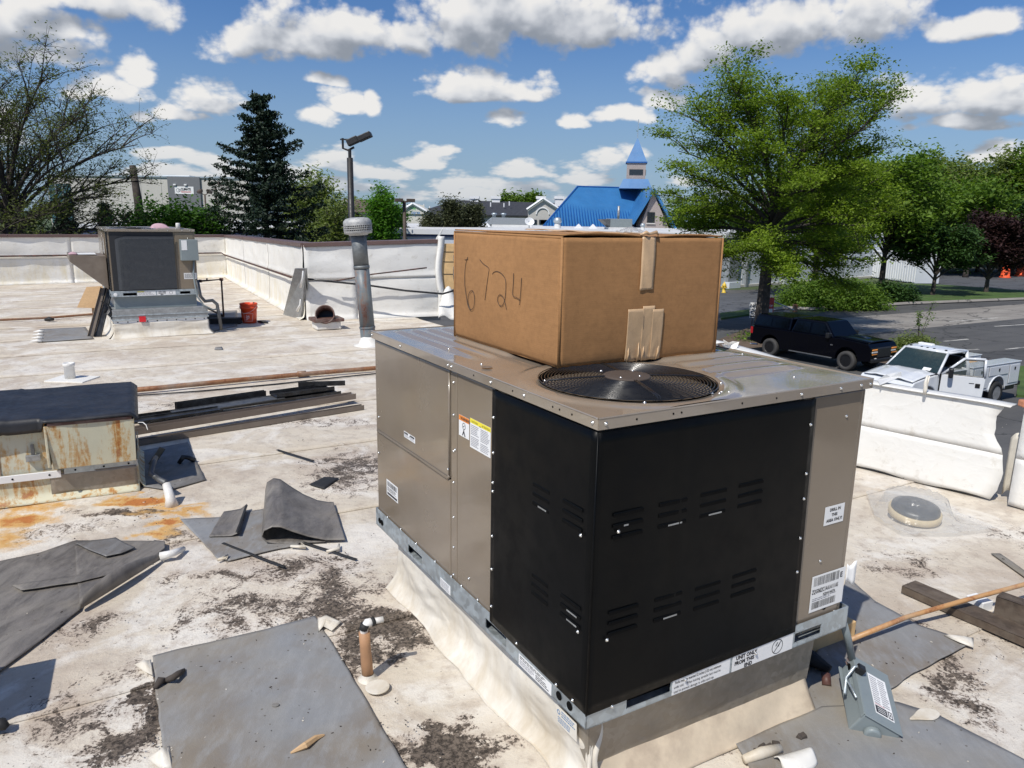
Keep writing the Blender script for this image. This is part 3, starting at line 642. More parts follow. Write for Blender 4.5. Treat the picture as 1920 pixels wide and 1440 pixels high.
tag(mk('frayed_strip', bb, 'curb_membrane', smooth=True), 'frayed upright strip on the wall top beside the open truck door', 'frayed strip')

# ------------------------------------------------------------ the big rooftop unit
UW, UL, UZ, UT = 1.326, 1.959, .36, 1.43
OX, OY = .26434, 2.20284
def make_unit(name, label, loc, rz, first=True):
    U = thing(name, label, 'air conditioner', loc, rz)
    Lf = lambda y, z, off=0: face_mx((-off, y, z), (0, -1, 0), (0, 0, 1))
    Rf = lambda x, z, off=0: face_mx((x, -off, z), (1, 0, 0), (0, 0, 1))
    c0 = .020; zb, zt = .44, 1.385
    # rail
    bb = B()
    def railside(fmx, L, slots, holes, full=True, z0=UZ, z1=.455):
        # a channel built around its openings: top and bottom flanges, webs between the openings
        xs = [0]+[q for s_ in slots for q in s_]+[L]
        for a, b_ in zip(xs[::2], xs[1::2]): bb.box(a, b_, z0, z1, -.004, 0, fmx)
        for (a, b_) in slots:
            bb.box(a, b_, z0, z0+.018, -.004, 0, fmx); bb.box(a, b_, z1-.035, z1, -.004, 0, fmx)
        bb.box(0, L, z0-.001, z0+.003, -.05, 0, fmx)
    railside(face_mx((0, UL, 0), (0, -1, 0), (0, 0, 1)), UL, [(UL-1.51, UL-1.34), (UL-.70, UL-.53)], [])
    railside(face_mx((0, 0, 0), (1, 0, 0), (0, 0, 1)), UW+.02, [(.17, .37), (1.02, 1.18)], [])
    railside(face_mx((UW+.02, 0, 0), (0, 1, 0), (0, 0, 1)), UL, [], [])
    railside(face_mx((UW+.02, UL, 0), (-1, 0, 0), (0, 0, 1)), UW+.02, [], [])
    mk('base_rail', bb, 'galvanised', U)
    bb = B(); bb.box(.05, UW-.05, .06, UL-.06, UZ+.005, UZ+.012); bb.box(.06, UW-.05, .05, UL-.05, UZ+.07, UZ+.075); mk('base_pan', bb, 'dark_galv', U)
    # lift holes
    for (y) in (.158, .093, 1.90, 1.865):
        bb = B(); bb.lathe([(.016, 0), (.016, .002)], 16); mk('lift_hole', bb, 'void', U, mx=Lf(y, .392 if y < 1 else .40, .0015))
    # side skins (left, y from near to far)
    def panel(nm, y0, y1, z0, z1, off, mat='taupe_paint', th=.012):
        bb = B(); bb.box(-off-th+.0, -off+.03, y0, y1, z0, z1)
        bb.v = [(q[0]+c0*2, q[1], q[2]) for q in bb.v]; return mk(nm, bb, mat, U, bevel=.004)
    bb = B(); bb.box(c0+.004, UW-.024, c0+.004, UL-c0, .42, UT-.02); mk('cabinet', bb, 'taupe_paint', U)
    def lp(nm, y0, y1, z0, z1, t0, t1, mat='taupe_paint', bv=.004, **k):
        bb = B(); bb.box(c0-t1, c0-t0+.006, y0, y1, z0, z1); return mk(nm, bb, mat, U, bevel=bv, **k)
    def rp(nm, x0, x1, z0, z1, t0, t1, mat='taupe_paint', bv=.004, **k):
        bb = B(); bb.box(x0, x1, c0-t1, c0-t0+.006, z0, z1); return mk(nm, bb, mat, U, bevel=bv, **k)
    lp('upper_access_panel', 1.048, UL-.032, .905, zt, 0, .012, bv=.006)
    lp('lower_access_panel', 1.048, UL-.032, zb, .900, 0, .010, bv=.004)
    bb = B(); bb.tube([(c0-.012, 1.052, .92), (c0-.012, 1.052, zt-.01)], .005, 6); bb.tube([(c0-.012, 1.052, .92), (c0-.012, 1.062, .905), (c0-.012, UL-.04, .903)], .009, 6); mk('panel_hem', bb, 'taupe_paint', U, smooth=True)
    lp('corner_post', UL-.030, UL-.002, zb, zt, 0, .006)
    lp('centre_post', .985, 1.043, zb, zt, 0, .009)
    lp('control_panel', .662, .978, zb, zt, 0, .011, bv=.005)
    rp('service_panel', 1.005, UW-.040, zb, zt, 0, .008, bv=.004)
    rp('corner_post', UW-.038, UW-.016, zb, zt, 0, .004)
    bb = B(); bb.box(UW-.024, UW-.016, .03, UL-.03, zb, zt); mk('back_panel', bb, 'taupe_paint', U)
    if first:
        # black guard wrapped round the near corner
        g0, g1 = .415, 1.386
        def gl(p, q):
            y = .655*p; z = g0+.015+(g1-g0-.015)*q-.0*p; s_ = .004*math.sin(p*3.1)*math.sin(q*3.1)+.006*max(0, .25-q)*math.sin(p*3)
            return (c0-.020-s_-.003, y, z+(-.0 if q > .1 else -.012*(1-p)))
        bb = B(); bb.grid(gl, 20, 26); mk('left_guard', bb, 'black_guard', U, smooth=True, solid=.004)
        def gr(p, q):
            x = -.005+.995*p+.022*p*(1-q); z = g0+.018*p+(g1-g0-.018*p)*q; s_ = .006*math.sin(p*3.1)*math.sin(q*3.1)+.0025*math.exp(-((x-.34)/.012)**2)
            return (x, c0-.020-s_-.003, z)
        bb = B(); bb.grid(gr, 40, 26); mk('right_guard', bb, 'black_guard', U, smooth=True, solid=.004)
        bb = B(); bb.tube([(c0-.024, c0-.024, g0), (c0-.026, c0-.026, .9), (c0-.024, c0-.024, g1)], .003, 8); mk('guard_fold', bb, 'black_guard', U, smooth=True)
        # louvre slots: a dark opening under a pressed hood
        def louvre(mx, w_, bright=0, skew=0):
            bb = B(); bb.k = 0
            bb.box(0, w_, -.0055, .0055, .0, .0006, mx); bb.k = 1
            bb.add([mx@Vector(q) for q in ((0, .0055, .0), (w_, .0055, .0), (w_-.003, .009, .0), (.003, .009, .0), (.002, .006, .0012), (w_-.002, .006, .0012))], [(3, 2, 5, 4), (0, 3, 4), (1, 5, 2), (0, 4, 5, 1)])
            if bright:
                bb.k = 2; bb.box(w_*.35, w_*(.35+.5*bright), -.004, .0015, .0006, .0012, mx)  # grey bar coloured in as a glint on the slot
            link('louvre', bb.mesh('louvre', ['void', 'black_guard', 'galv_dull']), U)
        for gi, (y1, zc, wv) in enumerate(((.350, 1.075, .105), (.165, 1.078, .11), (.343, .735, .105), (.160, .742, .115))):
            for k in range(3): louvre(Lf(y1, zc+.034-.034*k, -c0+.0285), wv, (1 if (gi, k) in ((0, 2), (3, 1), (3, 2)) else 0))
        for gi, (x0, zc) in enumerate(((.066, 1.068), (.254, 1.068), (.437, 1.07), (.618, 1.072), (.067, .730), (.260, .727), (.443, .722), (.625, .725))):
            for k in range(3): louvre(Rf(x0, zc+.038-.038*k, -c0+.0305), .122, (1 if (gi, k) in ((1, 2), (2, 2), (5, 2)) else .3 if (gi, k) == (0, 1) else 0))
    else:
        # far unit: curved condenser coil behind an open guard
        bb = B(); bb.box(.045, .98, c0-.004, c0+.0, zb+.0, zt); mk('coil_recess', bb, 'coil_dark', U)
        def cf_(p, q):
            a = p*1.0; x = .12+.86*a; y = .012-.03*min(1, a*6)**.5; return (x, y, zb+.03+(zt-zb-.10-.05*(1-min(1, a*5))**2)*q)
        bb = B(); bb.grid(cf_, 20, 2); mk('coil', bb, 'coil_fin', U, smooth=True)
        for k in range(46):
            z = zb+.04+k*(zt-zb-.13)/46; bb = B() if k == 0 else bb
            bb.box(.14, .975, -.022, -.0195, z, z+.005)
        stuff(mk('coil_tubes', bb, 'dark_galv', U))
        for (x) in (.05, .085): lp('guard_rod', .02+x, .03+x, zb, zt, .0, .02, 'black_wire')
    # top panel with pressed ribs, drip lip
    fx, fy, fr = .407, .375, .322
    def topz(x, y):
        z = 0
        for k in range(5):
            yy = .30+.115*k; z += .014*math.exp(-((y-yy)/.030)**6)*(1/(1+math.exp(-(x-.80)*60)))*(1/(1+math.exp((x-1.22+.0*k)*60)))
        for k in range(4):
            xx = .12+.085*k; z += .011*math.exp(-((x-xx)/.022)**4)*(1/(1+math.exp(-(y-1.02)*60)))*(1/(1+math.exp((y-1.86)*60)))
        for k in range(6):
            yy = 1.0+.15*k; z += .012*math.exp(-((y-yy)/.034)**4)*(1/(1+math.exp(-(x-.50)*50)))*(1/(1+math.exp((x-1.22)*60)))
        dd = math.hypot(x-fx, y-fy); z += .007*math.exp(-((dd-fr-.05)/.035)**4)+.0012*mn.noise((x*4, y*4, 0))
        return z
    N1, N2 = 132, 190; bb = B()
    vs = [(-.006+(UW-.006)*i/N1, -.006+(UL-.006)*j/N2) for j in range(N2+1) for i in range(N1+1)]
    keep = [math.hypot(x-fx, y-fy) for x, y in vs]
    vv = []
    for (x, y), dd in zip(vs, keep):
        if dd < fr and dd > fr-.014: x = fx+(x-fx)*fr/dd; y = fy+(y-fy)*fr/dd
        vv.append((x, y, UT+topz(x, y)))
    fs = []
    for j in range(N2):
        for i in range(N1):
            q = (j*(N1+1)+i, j*(N1+1)+i+1, (j+1)*(N1+1)+i+1, (j+1)*(N1+1)+i)
            if min(keep[t_] for t_ in q) > fr-.014 : fs.append(q)
    bb.add(vv, fs); mk('top_panel', bb, 'taupe_top', U, smooth=True)
    bb = B(); e = .006; XE = UW-.012; YE = UL-.012
    for (x0, x1, y0, y1) in ((-e, XE, -e-.002, -e+.002), (-e, XE, YE-.002, YE+.002), (-e-.002, -e+.002, -e, YE), (XE-.002, XE+.002, -e, YE)):
        bb.box(x0, x1, y0, y1, UT-.036, UT+.0015)
    bb.tube([(-e, -e, UT), (XE, -e, UT), (XE, YE, UT), (-e, YE, UT), (-e, -e, UT)], .004, 6)
    mk('top_lip', bb, 'taupe_top', U)
    # fan
    bb = B(); bb.lathe([(fr+.004, UT+.006), (fr-.004, UT-.004), (fr-.012, UT-.16)], 64, (fx, fy, 0), cap=False); mk('fan_shroud', bb, 'void', U, smooth=True)
    bb = B(); bb.lathe([(fr, 0), (fr-.001, .001)], 48, (fx, fy, UT-.30)); mk('fan_floor', bb, 'void', U)
    bb = B()
    for k in range(4):
        a0 = k*math.pi/2+.5
        bb.grid(lambda p, q: (fx+(.07+.23*q)*math.cos(a0+p*1.15), fy+(.07+.23*q)*math.sin(a0+p*1.15), UT-.14+.07*p+.01*q), 8, 5)
    mk('fan_blades', bb, 'black_plastic', U, smooth=True, solid=.003)
    G_ = link('fan_guard', None, U)
    domez = lambda r_: UT+.010+.012*(1-(r_/fr)**2)
    bb = B(); nr = 21
    for k in range(nr):
        r_ = .085+(fr+.006-.085)*(k/(nr-1)); z = domez(r_) if k < nr-1 else UT+.010
        bb.tube([(fx+r_*math.cos(t_*2*math.pi/48), fy+r_*math.sin(t_*2*math.pi/48), z) for t_ in range(49)], .0021, 5, cap=False)
    mk('guard_rings', bb, 'black_wire', G_, smooth=True)
    for k in range(4):
        a = YAW*-1+math.pi*.02+k*math.pi/2+.15; bb = B()
        for off in (-.004, .004):
            bb.tube([(fx+r_*math.cos(a)-off*math.sin(a), fy+r_*math.sin(a)+off*math.cos(a), domez(min(r_, fr))+.003-(.02 if r_ > fr else 0)) for r_ in (.03, .1, .2, .3, .325, .355)], .0027, 6)
        mk('guard_spoke', bb, 'black_wire', G_, smooth=True)
    bb = B(); bb.lathe([(.088, -.004), (.090, .0), (.084, .004), (.02, .006)], 28, (fx, fy, domez(.0)+.001)); mk('motor_plate', bb, 'pole_brown', G_, smooth=True)
    # screws
    sm = B(); sm.lathe([(.0064, 0), (.0064, .0015), (.0042, .0018), (.004, .0045), (.0024, .0055)], 8); sme = sm.mesh('screw', ['screw_steel'], True)
    def sc(mx): link('screw', sme, U, mx=mx)
    for z in (1.279, 1.14, 1.02, .985, .80, .66, .50): sc(Lf(.643, z, -c0+.0245)) if first else None
    for z in (1.34, 1.20, 1.04, .90, .74, .60, .47): sc(Lf(1.014, z, -c0+.0095))
    for y in (.98+.02, ): sc(Lf(y, 1.05, -c0+.0095))
    for y, z in ((1.90, .98), (1.06, .945), (1.91, .78), (1.80, .455), (1.62, .455), (1.42, .455), (1.2, .455), (.93, .455), (.86, .52), (1.03, .455), (.78, .46)): sc(Lf(y, z, -c0+.013))
    for y in (.02, .42, .66, .995, 1.03, 1.55, 1.93): sc(face_mx((-.0085, y, UT-.018), (0, -1, 0), (0, 0, 1)))
    for x in (.02, .90, 1.12, 1.24, 1.295): sc(face_mx((x, -.0085, UT-.018), (1, 0, 0), (0, 0, 1)))
    if first:
        for z in (1.29, 1.10, 1.00, .84, .70): sc(Rf(.968+.02*(1.3-z), z, -c0+.0285))
        for x, z in ((.10, .418), (.43, .412), (.79, .408)): sc(Rf(x, z, -c0+.0285))
        for y, z in ((.44, .445), (.17, .43), (.07, .43)): sc(Lf(y, z, -c0+.0265))
        for x, z in ((.085, 1.052), (.06, .68)): sc(Rf(x, z, -c0+.034))
        for y, z in ((.05, 1.035), (.045, .70)): sc(Lf(y, z, -c0+.034))
    for x, z in ((1.20, 1.29), (1.27, .447), (1.03, .447), (1.14, .70)): sc(Rf(x, z, -c0+.0085))
    for x, y in ((.14, .52), (.24, .075), (.69, .18), (.56, .66), (.36, .47), (.47, .42), (.43, .33), (.35, .34), (.08, .9), (1.05, .15), (1.25, .6), (.1, 1.25), (1.15, .75)):
        sc(Matrix.Translation((x, y, UT+topz(x, y)+(.026 if math.hypot(x-fx, y-fy) < .2 else .0))))
    for x, y in ((.62, .06), (.645, .075), (.60, .075), (.665, .06)): sc(Matrix.Translation((x-.06, y-.0, UT+.004)))
    # punched holes along the lip, drain hole
    for (x) in (.14, .29, .325, .60, .77): bb = B(); bb.lathe([(.0035, 0), (.0035, .001)], 8); mk('punch_hole', bb, 'void', U, mx=face_mx((x, -.0083, UT-.018), (1, 0, 0), (0, 0, 1)))
    for (y) in (.13, .2, .24, .5, .80): bb = B(); bb.lathe([(.0035, 0), (.0035, .001)], 8); mk('punch_hole', bb, 'void', U, mx=face_mx((-.0083, y, UT-.018), (0, -1, 0), (0, 0, 1)))
    bb = B(); bb.lathe([(.022, 0), (.022, .001)], 20); mk('knockout', bb, 'brown_taupe', U, mx=Matrix.Translation((.06, .82, UT+.006)))
    return U, Lf, Rf, c0
U, Lf, Rf, c0 = make_unit('rooftop_unit', 'big tan rooftop air conditioner with black wrapped corner, carrying the taped cardboard box', (OX, OY, 0), YAW)
bb = B(); bb.lathe([(.013, 0), (.013, .001)], 16); mk('pipe_knockout', bb, 'void', U, mx=Rf(1.20, .485, -c0+.0085))
# stickers
l = Lab(.092, .088, ['white_label', 'label_ink']); l.rect(0, .066, .092, .088, 'orange_ink', .0011).text('WARNING', .016, .071, .017, bold=.0004)
l.ring(.046, .047, .012, .0145).bar(.046, .034, .046, .022, .006).bar(.046, .024, .058, .004, .007).bar(.044, .024, .034, .006, .006).bar(.038, .042, .054, .052, .0025)
l.put('warning_label', U, Lf(.960, 1.128, -c0+.0115))
l = Lab(.172, .122); l.rect(0, .103, .172, .122, 'yellow_ink', .0011).text('CAUTION', .012, .107, .012).text('ATTENTION', .10, .107, .012)
l.lines(.008, .055, .078, .098, 6).lines(.09, .045, .165, .098, 8).lines(.008, .008, .078, .05, 6).lines(.09, .006, .165, .04, 5)
l.bar(.08, .105, .092, .105, .003).put('caution_label', U, Lf(.859, 1.103, -c0+.0115))
l = Lab(.135, .03); l.rect(.004, .018, .05, .027).rect(.075, .018, .128, .027).lines(.004, .003, .06, .016, 3).lines(.075, .003, .13, .016, 3).bar(.062, .008, .072, .02, .003).put('lock_label', U, Lf(1.558, .962, -c0+.0125))
l = Lab(.155, .085); l.bars(.01, .052, .145, .078, 34).lines(.01, .024, .145, .048, 4, 'label_ink').rect(.01, .006, .145, .018).put('barcode_label', U, Lf(1.812, .580, -c0+.0105))
l = Lab(.105, .044); l.lines(.004, .004, .10, .04, 6).put('rail_label', U, Lf(1.128, .372, .0015) if 0 else Lf(1.128, .366, .0012))
l = Lab(.225, .045); l.lines(.008, .028, .20, .041, 2, 'label_ink').lines(.008, .005, .11, .026, 3).lines(.12, .005, .21, .026, 3, 'label_ink').put('rail_label', U, Lf(.43, .362, .0012))
l = Lab(.118, .078); l.text('DRILL IN', .028, .056, .017, bold=.0006).text('THIS', .042, .034, .017, bold=.0006).text('AREA ONLY!', .013, .012, .017, bold=.0006).put('drill_label', U, face_mx((1.135, -.0-.0+c0-.0095, .85), (1, 0, .0), (0, 0, 1)))
l = Lab(.205, .158); l.bars(.012, .112, .165, .150, 46).text('E', .172, .118, .032, bold=.001).text('ZQG06E2C1AA1A111A5', .006, .080, .0262, bold=.0006, xs=.58).text('N2N4144276', .075, .060, .017, bold=.0004, xs=.8).lines(.012, .045, .16, .06, 2).bars(.012, .012, .16, .042, 50)
o = l.put('serial_label', U, face_mx((1.103, c0-.0100, .482), (1, 0, 0), (0, 0, 1)))
bb = B(); bb.grid(lambda p, q: (UW-.008+.045*p, c0-.0095-.012*p*p, .482+.075+.09*q+.012*math.sin(p*5+q*3)), 4, 4); mk('peeled_label_corner', bb, 'white_label', U, smooth=True, solid=.001)
l = Lab(.285, .078); l.text('Forks must be inserted 52 inches (132 cm) minimum', .012, .042, .0155, bold=.0002, xs=.68).text('under unit.    When hoisting, spreader bars must be', .008, .024, .0155, xs=.70).text('used to prevent damage to sides and top.', .008, .006, .0155, xs=.76)
l.put('fork_label', U, face_mx((.375, -.0015, .362), (1, 0, 0), (0, 0, 1)))
l = Lab(.335, .084, ['white_label', 'label_ink']); l.text('UNIT ONLY', .018, .045, .021, bold=.001).text('FROM THIS', .012, .024, .021, bold=.001).text('END', .065, .003, .021, bold=.001)
l.ring(.245, .036, .028, .031).bar(.226, .014, .266, .058, .003).bar(.235, .04, .245, .055, .004).bar(.250, .035, .258, .05, .004).put('fork_label', U, face_mx((.672, -.0015, .3605), (1, 0, 0), (0, 0, 1)), label='white UNIT ONLY FROM THIS END label with a crossed-out fork symbol')

# curb under it -------------------------------------------------------
Cb = thing('roof_curb', 'wrinkled white membrane roof curb with a metal skirt, under the big tan unit', 'roof curb', (OX, OY, 0), YAW)
bb = B(); bb.add([(.055, .055, UZ-.002), (UW-.10, .055, UZ-.002), (UW-.10, .075, .112), (.085, .085, .112)], [(0, 3, 2, 1)]); 
bb.add([(.055, .055, UZ-.002), (.055, .26, UZ-.002), (.085, .085, .112)], [(0, 2, 1)]); mk('metal_skirt', bb, 'skirt_metal', Cb, solid=.003)
bb = B(); bb.box(.11, UW-.13, .11, UL-.12, -.02, UZ-.004); mk('curb_core', bb, 'dark_galv', Cb)
def curbl(p, q):
    y = UL-.07-(UL-.14)*p; z = (UZ-.006)*q
    fl = .055*max(0, 1-z/.10)**2
    wr = .020*fbm(y*2.2, z*5, 2, 3)+.018*math.sin(y*6+z*16+3*mn.noise((y*1.3, z*3, 1)))*(.3+.7*max(0, mn.noise((y*1.2, 1, 4))+.4))
    wr -= .010*abs(mn.noise((y*5+z*6, z*7-y*2, 8)))+.003*abs(mn.noise((y*12-z*9, z*16, 3)))
    top = min(1, (1-q)*6); return (.085-fl+wr*top*.9, y, max(.004+hz(*(Vector((OX, OY, 0))+E2*(.085-fl)+E1*y)[:2]) if q < .01 else -9, z))
bb = B(); bb.grid(curbl, 260, 60); mk('left_flashing', bb, 'curb_membrane', Cb, smooth=True, solid=.004)
def curbr(p, q):
    x = .08+(UW-.19)*p; z = .145*q; fl = .085*max(0, 1-z/.14)**1.1
    return (x, .088-fl+.006*fbm(x*3, z*6, 5), max(z, .005))
bb = B(); bb.grid(curbr, 60, 12); mk('right_flashing', bb, 'tan_membrane', Cb, smooth=True, solid=.004)
bb = B(); bb.grid(lambda p, q: (.083+.01*math.sin(q*9)+.03*p, .09-.03*p-.1*max(0, 1-q/.3)**2, .004+.30*q), 4, 16); mk('corner_fold', bb, 'curb_membrane', Cb, smooth=True, solid=.004)
bb = B(); bb.tube([(.085, .083, .30), (.088, .080, .22), (.078, .074, .12), (.07, .04, .03)], [.007, .010, .009, .012], 7); mk('corner_seam', bb, 'curb_membrane', Cb, smooth=True)
l = Lab(.13, .075, ['white_label', 'blue_ink']); l.mats = ['curb_membrane', 'blue_ink', 'white_label']; l.ring(.018, .052, .006, .010, 'blue_ink').lines(.035, .04, .12, .068, 3, 'blue_ink').lines(.012, .008, .10, .034, 3, 'blue_ink')
l.put('flashing_print', Cb, face_mx((.052, .245, .215), (0, -1, 0), (-.05, 0, 1)))

# cardboard box -------------------------------------------------------
bx0, bx1, by0, by1, bz0, bz1 = .286, 1.122, .647, 1.565, UT+.010, 1.945
K = thing('cardboard_box', 'large brown cardboard box marked 6724 with peeling tape, on top of the big tan unit', 'box', (OX+E2.x*bx0+E1.x*by0, OY+E2.y*bx0+E1.y*by0, bz0), YAW)
bw, bd, bh = bx1-bx0, by1-by0, bz1-bz0
def side(o, xd, yd, w_, h_, nm, seed, bulge=.012):
    m_ = face_mx(o, xd, yd)
    def fn(p, q):
        x = w_*p; y = h_*q; z = bulge*math.sin(p*3.14)*math.sin(q*3.14)+.004*mn.noise((x*4, y*4, seed))*min(1, p*12, (1-p)*12)
        e_ = .004*mn.noise((x*14, y*14, seed))
        if q < .001: y += .006*mn.noise((x*5, 0, seed))*2*math.sin(p*3.14)+.004
        if q < .07: z -= .006*(1-q/.07)
        return m_@Vector((x, y+e_*(q > .99)*.4, z))
    bb = B(); bb.grid(fn, 40, 26); return mk(nm, bb, 'cardboard', K, smooth=True, solid=.006)
side((0, bd, 0), (0, -1, 0), (0, 0, 1), bd, bh, 'side_panel', 1); side((0, 0, 0), (1, 0, 0), (0, 0, 1), bw, bh, 'side_panel', 2)
side((bw, 0, 0), (0, 1, 0), (0, 0, 1), bd, bh, 'side_panel', 3); side((bw, bd, 0), (-1, 0, 0), (0, 0, 1), bw, bh, 'side_panel', 4)
bb = B(); bb.box(.004, bw-.004, .004, bd-.004, .002, .008); mk('bottom', bb, 'cardboard', K)
def flap(p, q, s_):
    y = bd*p; x = (bw/2-.002)*q if s_ < 0 else bw-(bw/2-.002)*q
    return (x, y, bh+.006-.006*math.sin(q*1.57)+.005*math.sin(p*3.1)*q+(.004 if s_ < 0 else 0)+.012*max(0, .04-p)/.04*math.sin(q*3.14))
for s_ in (-1, 1):
    bb = B(); bb.grid(lambda p, q, s_=s_: flap(p, q, s_), 30, 12); mk('top_flap', bb, 'cardboard', K, smooth=True, solid=.006)
for s_ in (-1, 1):   # minor flaps seen as a dark gap at the near edge
    bb = B(); x0, x1 = (.01, bw/2-.02) if s_ < 0 else (bw/2+.02, bw-.01); bb.box(x0, x1, .003, .25, bh-.010, bh-.004); mk('inner_flap', bb, 'cardboard_edge', K)
for ea, eb in (((0, 0, 0), (0, 0, bh)), ((bw, 0, 0), (bw, 0, bh)), ((0, 0, bh), (0, bd, bh)), ((0, bd, 0), (0, bd, bh))): bb = B(); bb.tube([ea, eb], .006, 6); mk('folded_edge', bb, 'cardboard', K, smooth=True)
def tape(fn, nu, nv, nm='tape_strip'):
    bb = B(); bb.grid(fn, nu, nv); mk(nm, bb, 'packing_tape', K, smooth=True, solid=.0012)
tx = bw*.50
bulg = lambda p, q: .012*math.sin(p*3.14)*math.sin(q*3.14)
tape(lambda p, q: (tx-.035+.07*p-.012*(1-q), -.0065-bulg(.5, .5+.5*q)-.001*math.sin(p*9+q*7)-.001, bh-.21+.215*q+.004*p*(q < .01)), 6, 18)
tape(lambda p, q: (tx-.035+.07*p+.002*math.sin(q*21), bd*q-.01, bh+.0165+.0025*math.sin(p*8+q*25)-.004*abs(p-.5)), 8, 50)
for k, (xo, w_, hh) in enumerate(((-.098, .085, .215), (-.022, .062, .225), (.030, .058, .210))):
    tape(lambda p, q, xo=xo, w_=w_, hh=hh, k=k: (tx+xo+w_*p, -.0075-bulg(.5, .45*q)-.0012*k-(.005*abs(mn.noise((p*3+k*5, q*2, 1))))*max(0, 1-q*1.6)-.0008*math.sin(p*5+q*5), .006+hh*q-.004*math.sin(p*3)*(q < .01)), 16, 16)
bb = B()
for k in (0, 2, 3, 6): bb.tube([(tx-.09+.026*k, -.012, .002), (tx-.085+.027*k+.008*math.sin(k*2), -.017-.003*(k % 3), .035+.01*(k % 2)), (tx-.082+.027*k, -.011, .07+.01*(k % 3))], [.003, .0045, .001], 6)
mk('tape_crease', bb, 'packing_tape', K, smooth=True)
bb = B(); bb.grid(lambda p, q: (tx-.02+.09*p, .10+.09*q, bh+.02+.02*math.sin(p*3)*math.sin(q*3)+.006*math.sin(p*14+q*9)), 8, 8); mk('loose_tape', bb, 'clear_plastic', K, smooth=True, solid=.001)
bb = B(); bb.tube([(tx-.045, -.004, bh+.012), (tx-.02, -.012, bh+.022), (tx+.0, -.008, bh+.016), (tx+.03, -.014, bh+.024), (tx+.05, -.004, bh+.012)], [.003, .008, .005, .007, .003], 7); mk('tape_crumple', bb, 'packing_tape', K, smooth=True)
# marker numerals 6724, thin pen strokes following the panel
def stroke(pts, r=.0012):
    out = []
    for (sx, sz) in pts:
        p = sx/bd; q = sz/bh; out.append((-.0045-bulg(p, q)-.002, bd-sx, sz))
    # smooth polyline
    res = []
    for i in range(len(out)-1):
        p0 = Vector(out[max(i-1, 0)]); p1 = Vector(out[i]); p2_ = Vector(out[i+1]); p3_ = Vector(out[min(i+2, len(out)-1)])
        for k in range(6):
            t_ = k/6; res.append(.5*((2*p1)+(-p0+p2_)*t_+(2*p0-5*p1+4*p2_-p3_)*t_*t_+(-p0+3*p1-3*p2_+p3_)*t_**3))
    res.append(Vector(out[-1])); B_.tube(res, r, 5)
def pxs(lst):   # photograph positions on the left panel -> panel distances
    Bo = Vector(K.location); out = []
    for (px, py) in lst:
        d_ = ray(px, py); o_ = Vector((0, 0, CH)); t_ = (Bo-E2*.008-o_).dot(E2)/d_.dot(E2); P = o_+d_*t_-Bo
        out.append((bd-P.dot(E1), P.z))
    return out
z4 = lambda pts: pxs([(840+x/2.4, 400+y/2.4) for x, y in pts])
for nm_, sets in (('numeral', [[(91, 196), (80, 240), (78, 310), (85, 370), (93, 415), (105, 434), (120, 422), (125, 385), (120, 355), (110, 347), (98, 362), (93, 390), (97, 415), (104, 432)]]),
                  ('numeral', [[(76, 209), (92, 205)], [(147, 209), (165, 228), (190, 247), (189, 275), (182, 330), (174, 390)]]),
                  ('numeral', [[(207, 274), (215, 264), (232, 262), (252, 275), (267, 300), (269, 345), (265, 385), (255, 412), (243, 415), (234, 400), (233, 378), (243, 366), (256, 376), (265, 400), (271, 432)]]),
                  ('numeral', [[(302, 269), (302, 310), (300, 367), (315, 378), (332, 388)], [(337, 290), (335, 340), (329, 412)]])):
    B_ = B()
    for s_ in sets: stroke(z4(s_))
    mk(nm_, B_, 'marker_ink', K, smooth=True)
# ------------------------------------------------------------ far rooftop unit (same make, open coil end)
u0 = at(209, 557, .665); FO = Vector((u0.x, u0.y, 0))
U2, L2, R2, c2_ = make_unit('rooftop_unit', 'tan rooftop air conditioner with dark curved coil and grey switch box by the far parapet', (FO.x, FO.y, .30), YAW+.02, first=False)
# economiser hood on its left
bb = B(); bb.add([(-.01, .25, 1.00), (-.52, .25, 1.02), (-.52, .25, .92), (-.01, .25, .46), (-.01, 1.25, 1.00), (-.52, 1.25, 1.02), (-.52, 1.25, .92), (-.01, 1.25, .46)], [(0,1,2,3),(4,7,6,5),(0,4,5,1),(1,5,6,2),(2,6,7,3)])
hd = mk('rain_hood', bb, 'brown_taupe', U2, bevel=.006)
bb = B(); bb.box(-.42, -.14, .30, .75, 1.022, 1.03); mk('hood_label', bb, 'white_label', U2)
bb = B(); bb.grid(lambda p, q: (-.52+.12*p, .27+.3*q, 1.03+.03*math.sin(p*3.1)*math.sin(q*3.1)), 6, 6); mk('hood_insulation', bb, 'pink_insulation', U2, smooth=True, solid=.01)
# switch box on its right post
bb = B(); bb.box(1.06, 1.33, -.13, c2_-.01, .93, 1.27); sb = mk('switch_box', bb, 'switch_grey', U2, bevel=.008)
bb = B(); bb.box(1.075, 1.16, -.134, -.131, 1.10, 1.26); mk('box_label', bb, 'white_label', sb)
l = Lab(.20, .10); l.lines(.01, .01, .19, .09, 5, 'label_ink').put('unit_label', U2, face_mx((1.10, c2_-.0095, .62), (1, 0, 0), (0, 0, 1)))
l = Lab(.27, .07); l.lines(.01, .008, .26, .062, 4).rect(.0, .055, .1, .07, 'yellow_ink').put('rail_label', U2, face_mx((.38, -.0015, .37), (1, 0, 0), (0, 0, 1)))
l = Lab(.28, .07); l.text('UNIT ONLY', .02, .046, .022, bold=.001).text('FROM THIS', .02, .024, .022, bold=.001).text('END', .05, .003, .022, bold=.001).ring(.21, .036, .022, .026).put('rail_label', U2, face_mx((.67, -.0015, .37), (1, 0, 0), (0, 0, 1)))
bb = B(); bb.lathe([(.028, 0), (.028, .006), (.012, .008)], 16); mk('lift_plug', bb, 'white_label', U2, mx=face_mx((.06, -.003, .40), (1, 0, 0), (0, 0, 1)))
